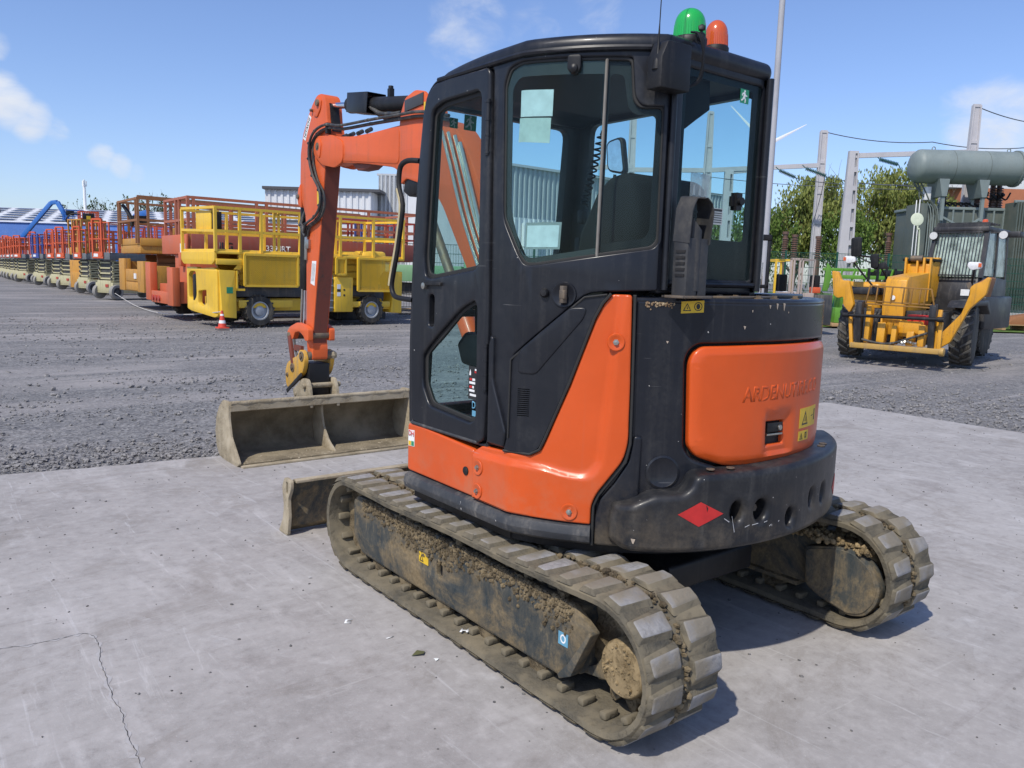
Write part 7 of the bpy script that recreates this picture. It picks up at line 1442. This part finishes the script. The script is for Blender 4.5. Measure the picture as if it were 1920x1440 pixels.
blk(t, 'main_body', TRD, (.7,6.5,.2,3.2,0,5.9)); blk(t, 'top_rim', TRG, (.6,6.6,.1,3.3,5.85,6.0)); blk(t, 'body_rib', TRG, *[(1.2+.55*k,1.28+.55*k,.10,.2,3.0,5.85) for k in range(10)], bv=0)
blk(t, 'ladder_rail', STW, (.28,.33,-.3,-.25,2.5,6.3),(.10,.15,-.3,-.25,2.5,6.25)); blk(t, 'radiator_side', TRD, (.40,.75,-.3,1.4,0,6.1)); 
for k in range(6): b = MB(); x = .95+.13*k; b.tube([(x,-.05,2.2),(x,-.05,5.3+.1*(k%3)),(x-.25,.0,6.1+.1*(k%2))], .035, 6, 3); b.build('cooling_pipe', TRG, t)
b = MB(); b.tube([(0,0,7.2),(.5,0,6.6),(1.1,-.05,6.1),(1.4,-.1,5.2),(1.4,-.1,3.5)], .06, 7, 4); b.tube([(.2,0,7.2),(.35,0,6.9),(.4,0,6.4),(.8,0,6.0)], .04, 6, 4); b.tube([(.4,0,7.2),(.7,-.1,6.6),(.9,-.1,6.2)], .04, 6, 4); b.build('oil_pipe', TRD, t)
for k in range(22): blk(t, 'radiator_fin', TRD, (5.1+.14*k,5.17+.14*k,-1.0,.15,.6,6.25), bv=0)
blk(t, 'radiator_header', TRG, (5.0,8.2,-.9,-.75,6.2,6.35),(5.0,8.2,-.9,-.75,.5,.65))
for x, h_ in ((2.3,1.15),(4.15,1.15),(5.0,1.2),(5.35,1.25)):
    b = MB(); b.cyl((x,1.2,5.9),(x-.05,1.2,7.4),.16,.13,12); [b.cyl((x,1.2,6.1+.13*k),(x,1.2,6.15+.13*k),.22,.16,12) for k in range(9)]; b.build('bushing', INSB, t)
b = MB(); [b.tube([(3.7+.4*k,.6,6.7+.05*k),(4.2+.4*k,.7,6.5),(4.5+.4*k,.8,6.9)], .045, 6, 4) for k in range(4)]; [b.lump((3.9+.45*k,.7,6.65+.1*(k%2)), .12, 1, k) for k in range(4)]; [b.tube([(1.6+.3*k,.3,6.05),(1.9+.3*k,.4,6.25),(2.3+.3*k,.3,6.05)], .05, 6, 4) for k in range(6)]; b.build('cable_fittings', BLACK, t)
blk(t, 'white_cabinet', STW, (.62,.95,-.1,.2,6.3,7.0)); blk(t, 'pale_column', CONC, (2.55,2.85,2.0,2.3,6.0,7.8)); blk(t, 'plinth', CONC, (-.5,9,-1.5,4,-.1,.45))
b = MB(); b.lathe([(0,0),(.30,.02),(.33,.06),(.31,.07),(0,.03)], (39.15,17.5,5.1), (-.6,-.75,.1), 28); b.tube([(39.2,17.45,5.0),(39.15,17.4,4.6),(39.3,17.35,4.2),(39.3,17.3,0)], .04, 6, 4); o = b.build('dish', flat('pale_green_dish', (.62,.66,.50), .5)); thing('', 'round pale green dish on a pole left of the transformer', 'dish', obj=o)
# fence: green mesh panels with posts
def fence(name, a, b_, h, n, lab, mesh=.055, base=.0):
    a = Vector((*a, 0)); b_ = Vector((*b_, 0)); d = (b_-a); L = d.length; d.normalize(); t = thing('fence', lab, 'fence', a, math.atan2(d.y, d.x))
    for k in range(n+1):
        m_ = MB(); m_.bar((L*k/n,0,0),(L*k/n,0,h+.08),.09); m_.build('fence_post', FENG, t)
    for k in range(n):
        m_ = MB(); x0, x1 = L*k/n+.05, L*(k+1)/n-.05
        for i in range(int((x1-x0)/mesh)+1): m_.bar((x0+i*mesh,0,.1),(x0+i*mesh,0,h),.012, .012)
        for z in (.1,.5,.9,1.3,1.7,2.1,2.5,2.9,h): 
            if z <= h: m_.bar((x0,0,z),(x1,0,z),.025)
        m_.build('mesh_panel', FENG, t)
    return t
fence('fence', (31.9,23.2), (46.5,11.7), 3.25, 7, 'tall green mesh fence in front of the substation', .075)
fence('fence', (9.5,33.2), (22.0,23.3), 2.9, 6, 'green mesh fence behind the bright yellow lift', .12)
# ================================================================ BUILDINGS
WHM = paint('white_cladding', (.66,.67,.68), .55, (.5,.49,.47), .2, .35, streak=True, bmp=.01); WHG = paint('light_grey_cladding', (.50,.52,.53), .55, (.42,.42,.40), .2, .35, bmp=.01); ROOFD = flat('dark_roof_edge', (.07,.07,.075), .6); BLUW = paint('blue_cladding', (.10,.22,.58), .5, (.25,.3,.45), .15, .3); BRK = paint('red_brick_wall', (.45,.16,.08), .8, (.3,.15,.1), .2, 1.)
def corr(mb, a, b_, z0, z1, pitch=.4, depth=.08):
    a = Vector((*a, 0)); b_ = Vector((*b_, 0)); d = b_-a; L = d.length; d.normalize(); n_ = Vector((d.y, -d.x, 0)); n = max(2, int(L/pitch)); pts = []
    for i in range(n):
        s = L*i/n; w = L/n; pts += [a+d*s, a+d*(s+w*.45), a+d*(s+w*.55)+n_*depth, a+d*(s+w*.9)+n_*depth]
    pts.append(b_); m = len(pts); v = [tuple(p+Vector((0,0,z0))) for p in pts]+[tuple(p+Vector((0,0,z1))) for p in pts]; return mb.add(v, [(i,i+1,i+1+m,i+m) for i in range(m-1)])
def wall(t, nm, m_, a, b_, z0, z1, pitch=.4, depth=.08): q = MB(); corr(q, a, b_, z0, z1, pitch, depth); return q.build(nm, m_, t, smooth=False)
def boxat(t, nm, m_, pts, z0, z1): q = MB(); q.prism(pts, 'xy', z0, z1); return q.build(nm, m_, t)
t = thing('warehouse', 'small white ribbed shed with a dark overhanging roof, left of the tall building', 'warehouse', (0,0,0))
wall(t, 'wall', WHM, (19.5,55.8), (25.65,50.95), 0, 7.35, .45, .09); wall(t, 'wall', WHM, (25.65,50.95), (31,57.5), 0, 7.35, .45, .09); boxat(t, 'roof', ROOFD, [(19.2,55.6),(26.0,50.3),(31.6,57.2),(24.5,63)], 7.35, 7.55)
boxat(t, 'annex', WHM, [(19.3,54.6),(24.6,50.4),(25.1,51.0),(20,55.2)], 0, 5.0); boxat(t, 'annex_roof', ROOFD, [(19.2,54.5),(24.65,50.3),(25.2,51.0),(19.9,55.3)], 5.0, 5.12)
t = thing('warehouse', 'tall white corner building seen between boom and cab', 'warehouse', (0,0,0))
wall(t, 'wall', WHG, (27.02,52.42), (28.76,51.06), 0, 8.85, .30, .07); boxat(t, 'smooth_wall', WHM, [(28.76,51.06),(33.2,47.6),(38,54),(32,58),(27.02,52.42)], 0, 8.85); boxat(t, 'roof_edge', WHG, [(26.9,52.5),(28.76,50.95),(33.3,47.4),(33.4,47.7),(28.8,51.2),(27.1,52.6)], 8.8, 8.95)
t = thing('warehouse', 'long light grey ribbed hall seen through the cab windows', 'warehouse', (0,0,0))
wall(t, 'wall', WHG, (24.9,33.8), (34.6,30.95) if False else (46.3,34.75), 5.35, 7.75, .34, .09) if False else None
A_, B_ = (24.93,33.74), (46.6,34.6)
zA = 7.75
wall(t, 'upper_wall', WHG, A_, (29.4,34.0), 4.9, 7.75, .36, .09); wall(t, 'upper_wall', WHG, (29.4,34.0), B_, 4.9, 7.75, .36, .09); wall(t, 'lower_wall', WHM, (24.9,33.55), (46.7,34.4), 0, 4.9, .36, .05); boxat(t, 'roof_edge', WHM, [(24.8,33.6),(46.8,34.5),(46.8,35.2),(24.8,34.4)], 7.72, 7.86); boxat(t, 'hall_body', WHG, [(24.95,34.2),(46.7,35.1),(48,60),(34,60)], 0, 7.7)
for x in (26.0, 31.5, 38.2): boxat(t, 'loading_door', STW, [(x,33.30),(x+1.1,33.34),(x+1.1,33.6),(x,33.56)], 0, 4.6)
t = thing('warehouse', 'long blue and white warehouse with solar panels on its pale roof, far left', 'warehouse', (0,0,0)); PVM = flat('solar_panel', (.045,.055,.09), .25)
d_ = (Vector((45.7,111.4))-Vector((11.9,137.9))).normalized(); nn = Vector((-d_.y, d_.x)); P0 = Vector((11.9,137.9))-d_*30; Lw = 105
boxat(t, 'lower_wall', WHM, [tuple(P0), tuple(P0+d_*Lw), tuple(P0+d_*Lw+nn*30), tuple(P0+nn*30)], 0, 4.7)
bw = boxat(t, 'blue_band', BLUW, [tuple(P0-nn*.2), tuple(P0+d_*Lw-nn*.2), tuple(P0+d_*Lw+nn*30), tuple(P0+nn*30)], 4.7, 7.2)
q = MB(); q.add([(*(P0-nn*.4),7.15),(*(P0+d_*Lw-nn*.4),7.15),(*(P0+d_*Lw+nn*30),11.2),(*(P0+nn*30),11.2)], [(0,1,2,3)]); q.build('roof', WHM, t)
n_pv = 0
q = MB(); q.box(-1.5,1.5,-.62,.62,0,.05); pvme = finish(q.bm(), 'solar_panel', PVM)
sl_ = math.atan2(4.05, 30.4)
for r_ in range(6):
    for k in range(24):
        c_ = P0+d_*(2+k*4.3+(r_%2)*2.1)+nn*(3+r_*4.6); o = link('solar_panel', pvme, t, (c_.x, c_.y, 7.15+4.05*(3.4+r_*4.6)/30.4+.12), None); o.rotation_euler = (R(9.5), 0, math.atan2(d_.y, d_.x)); n_pv += 1
t = thing('depot', 'dark low depot building at the left picture edge', 'building', (0,0,0)); boxat(t, 'walls', CHAS, [(-6,128),(8.5,122),(10,130),(-4,136)], 0, 8.2); boxat(t, 'roof', ROOFD, [(-6.5,127.8),(8.9,121.6),(10.4,130.2),(-4,136.4)], 8.2, 8.5)
t = thing('brick_building', 'orange-red brick building with a white top, behind the transformer at the right edge', 'building', (0,0,0)); boxat(t, 'brick_wall', BRK, [(80.5,33.4),(95,22),(100,30),(85,41)], 0, 11.4); boxat(t, 'white_parapet', WHM, [(79.5,34.2),(95.2,21.8),(100,30),(85,42)], 11.4, 12.6)
OCH = flat('pale_ochre_ground', (.40,.33,.20), .9)
hl_ = MB(); rng = random.Random(8)
pts = [(x, y) for x, y in ((-60,290),(0,262),(25,228),(60,205),(110,190),(160,150))]
for (x0, y0), (x1, y1) in zip(pts, pts[1:]): hl_.add([(x0,y0,0),(x1,y1,0),(x1*1.15,y1*1.15,rng.uniform(15.0,16.5)),(x0*1.15,y0*1.15,rng.uniform(15,16.5)),(x0*1.6,y0*1.6,15),(x1*1.6,y1*1.6,15)], [(0,1,2,3),(3,2,5,4)])
o = hl_.build('hills', OCH); o['kind'] = 'structure'
q = MB(); q.cyl((26.98,164.2,0),(26.98,164.2,15.6),.36,.24,12); q.cyl((26.98,164.2,15.5),(26.98,164.2,16.6),.16,n=8); [q.cyl((26.98+.34*math.cos(a),164.2+.34*math.sin(a),15.4),(26.98+.34*math.cos(a),164.2+.34*math.sin(a),16.4),.11,n=8) for a in (0,2.1,4.2)]; o = q.build('antenna_mast', STW); thing('', 'slim white antenna mast far off on the left', 'antenna mast', obj=o)
# wind turbine
t = thing('wind_turbine', 'white wind turbine, one blade showing right of the lamp post', 'wind turbine', (337.7,238.4,0)); TW = flat('turbine_white', (.80,.80,.80), .5)
q = MB(); q.cyl((0,0,0),(0,0,66.5),2.2,1.2,20); q.build('tower', TW, t); q = MB(); hub = Vector((-2.5,-2.0,67.2)); q.cyl((2.5,2.0,67.2),hub,1.6,1.2,14); q.build('nacelle', TW, t)
rv = Vector((.787,-.616,0)); 
for e_ in ((352.75,226.62,77.86),(323.37,249.63,85.5),(337.5,238.5,45)):
    e = Vector(e_)-Vector((337.7,238.4,0)); e = hub+(e-hub).normalized()*max((e-hub).length, 21 if e_[2] > 50 else 21); dd = (e-hub); s_ = dd.cross(Vector((-.616,-.787,0))).normalized(); f_ = dd.cross(s_).normalized(); q = MB()
    vs = []
    for t_, w_ in ((0,.5),(.06,.55),(.18,1.1),(.4,.85),(.7,.5),(.95,.25),(1,.08)): c_ = hub+dd*t_; vs += [c_+s_*w_, c_+f_*.25*w_, c_-s_*w_*.6, c_-f_*.25*w_]
    q.add(vs, [(4*k+i,4*k+(i+1)%4,4*k+4+(i+1)%4,4*k+4+i) for k in range(6) for i in range(4)]); q.build('rotor_blade', TW, t)
# ================================================================ TREES
LEAFA, LEAFB = None, None
def leafmat(name, a, b_, tr=.25):
    m = bpy.data.materials.new(name); m.use_nodes = True; t = m.node_tree; t.nodes.clear(); o = N(t, 'ShaderNodeOutputMaterial'); d = N(t, 'ShaderNodeBsdfDiffuse'); l = N(t, 'ShaderNodeBsdfTranslucent'); x = N(t, 'ShaderNodeMixShader'); x.inputs[0].default_value = tr
    n = tex(t, .9, 4, .6); n2 = N(t, 'ShaderNodeAttribute'); n2.attribute_name = 'tone'
    c = mix(t, n2.outputs['Fac'], a, b_); c = mix(t, ramp(t, n, .35, .7, 0, .5), c, tuple(k*1.25 for k in b_)); t.links.new(c, d.inputs[0]); t.links.new(c, l.inputs[0]); t.links.new(d.outputs[0], x.inputs[1]); t.links.new(l.outputs[0], x.inputs[2]); t.links.new(x.outputs[0], o.inputs[0]); return m
LM1 = leafmat('willow_leaf', (.13,.155,.035), (.34,.37,.12), .35); LM2 = leafmat('green_leaf', (.07,.13,.025), (.21,.29,.08), .35); LM3 = leafmat('dark_leaf', (.05,.075,.02), (.12,.15,.06), .3); BARK = flat('bark', (.13,.11,.085), .9)
def tree(label, x, y, h, r, m, seed, n=9000, leaf=.22, cb=.15, clumps=60, droop=.0, grp='trees behind the substation', dens=1.):
    rng = random.Random(seed); t = thing('tree', label, 'tree', (x,y,0), 0, grp); b = MB(); tips = []
    def limb(p, d, L, rad, lv):
        q = [p]; dd = d.copy()
        for k in range(5): dd = (dd+Vector((rng.uniform(-.18,.18), rng.uniform(-.18,.18), rng.uniform(-.02,.14)))).normalized(); q.append(q[-1]+dd*L/5)
        b.tube(q, rad, 6 if lv < 2 else 4, 0, lambda s: rad*(1-.65*s))
        if lv < 3:
            for k in range(4 if lv else 7):
                i = rng.randint(1+(lv==0), 5); a = rng.uniform(0, 6.3); nd = (dd*.75+Vector((math.cos(a), math.sin(a), rng.uniform(.05,.6)))*.75).normalized(); limb(q[i], nd, L*rng.uniform(.42,.66), rad*.48, lv+1)
        else: pass
        if lv >= 1: tips.extend([(q[-1], lv), (q[3], lv)])
    for k in range(3): limb(Vector((rng.uniform(-.4,.4), rng.uniform(-.4,.4), 0)), Vector((rng.uniform(-.3,.3), rng.uniform(-.3,.3), 1)).normalized(), h*.60, .16*h/10, 0)
    b.build('trunk', BARK, t)
    cl = []
    for k in range(clumps):
        a = rng.uniform(0, 6.3); zz = cb+(1-cb)*rng.random()**.8; rr_ = r*math.sqrt(max(.05, 1-((zz-.45)/.62)**2))*rng.uniform(.35,1.0); cl.append((Vector((rr_*math.cos(a), rr_*math.sin(a), zz*h)), rng.uniform(.5,1.15)*r*.30))
    for p, lv in tips:
        if rng.random() < .6 and p.z > h*cb: cl.append((p, rng.uniform(.5,1.0)*r*.2))
    V = []; F = []; tone = []
    for i in range(n):
        c_, cr_ = cl[rng.randrange(len(cl))]; g = Vector((rng.gauss(0,1), rng.gauss(0,1), rng.gauss(0,1)))*cr_*.55; g.z *= 1.25; p = c_+g
        if p.z < .3 or p.z > h*1.04: continue
        nv = Vector((rng.gauss(0,1), rng.gauss(0,1), rng.gauss(0,.8)+.3)).normalized(); u_ = nv.cross(Vector((0,0,1))).normalized(); w_ = nv.cross(u_)-Vector((0,0,droop)); s_ = leaf*rng.uniform(.6,1.3); k = len(V)
        V += [p-u_*s_*.35, p+w_*s_*.6, p+u_*s_*.35, p-w_*s_*.6]; F.append((k,k+1,k+2,k+3)); tone.append(min(1, max(0, rng.gauss(.5,.28))))
    me = bpy.data.meshes.new('crown'); me.from_pydata([tuple(v) for v in V], [], F); me.materials.append(m); at = me.attributes.new('tone', 'FLOAT', 'FACE'); at.data.foreach_set('value', tone); link('crown', me, t)
    return t
tree('rounded olive-green tree left of the slim gantry post', 64.0, 40.6, 11.0, 3.5, LM1, 1, 12000, .24, .14, 46, .4)
tree('darker broad tree between the two gantry posts', 64.6, 36.0, 8.0, 2.7, LM2, 2, 10000, .24, .08, 36)
tree('tall airy willow with sky showing through, right of the ladder-webbed post', 72.4, 37.0, 12.2, 4.0, LM1, 3, 9500, .25, .24, 34, .5)
tree('olive tree leaning against the transformer side', 74.6, 33.6, 9.6, 2.3, LM1, 4, 8500, .24, .08, 26, .4)
tree('low dark tree at the far right behind the gantry', 69.5, 33.6, 5.2, 3.2, LM2, 6, 9000, .24, .05, 26)
tree('low bushy tree half hidden behind the lamp post', 60.2, 43.2, 8.2, 2.5, LM2, 7, 9000, .24, .06, 26)
tree('bush seen through the right part of the cab rear window', 44.0, 33.0, 5.6, 1.4, LM2, 8, 4000, .22, .05, 20)
for i, (x, y, h_, r_, lab) in enumerate(((33.3,197.4,17.8,2.2,'narrow dark tree beside the antenna mast'),(36.0,195.0,15.0,1.5,'small tree right of the antenna mast'),(40.9,191.5,17.6,2.6,'dark tree above the blue warehouse'),(43.9,189.3,18.3,2.5,'dark rounded tree behind the brown lift rails'),(46.3,187.0,16.2,1.2,'small tree behind the brown lift rails'))):
    tree(lab, x, y, h_*.93, r_*.62, LM3, 20+i, 1300, .42, .35, 10, grp='far trees above the blue warehouse')
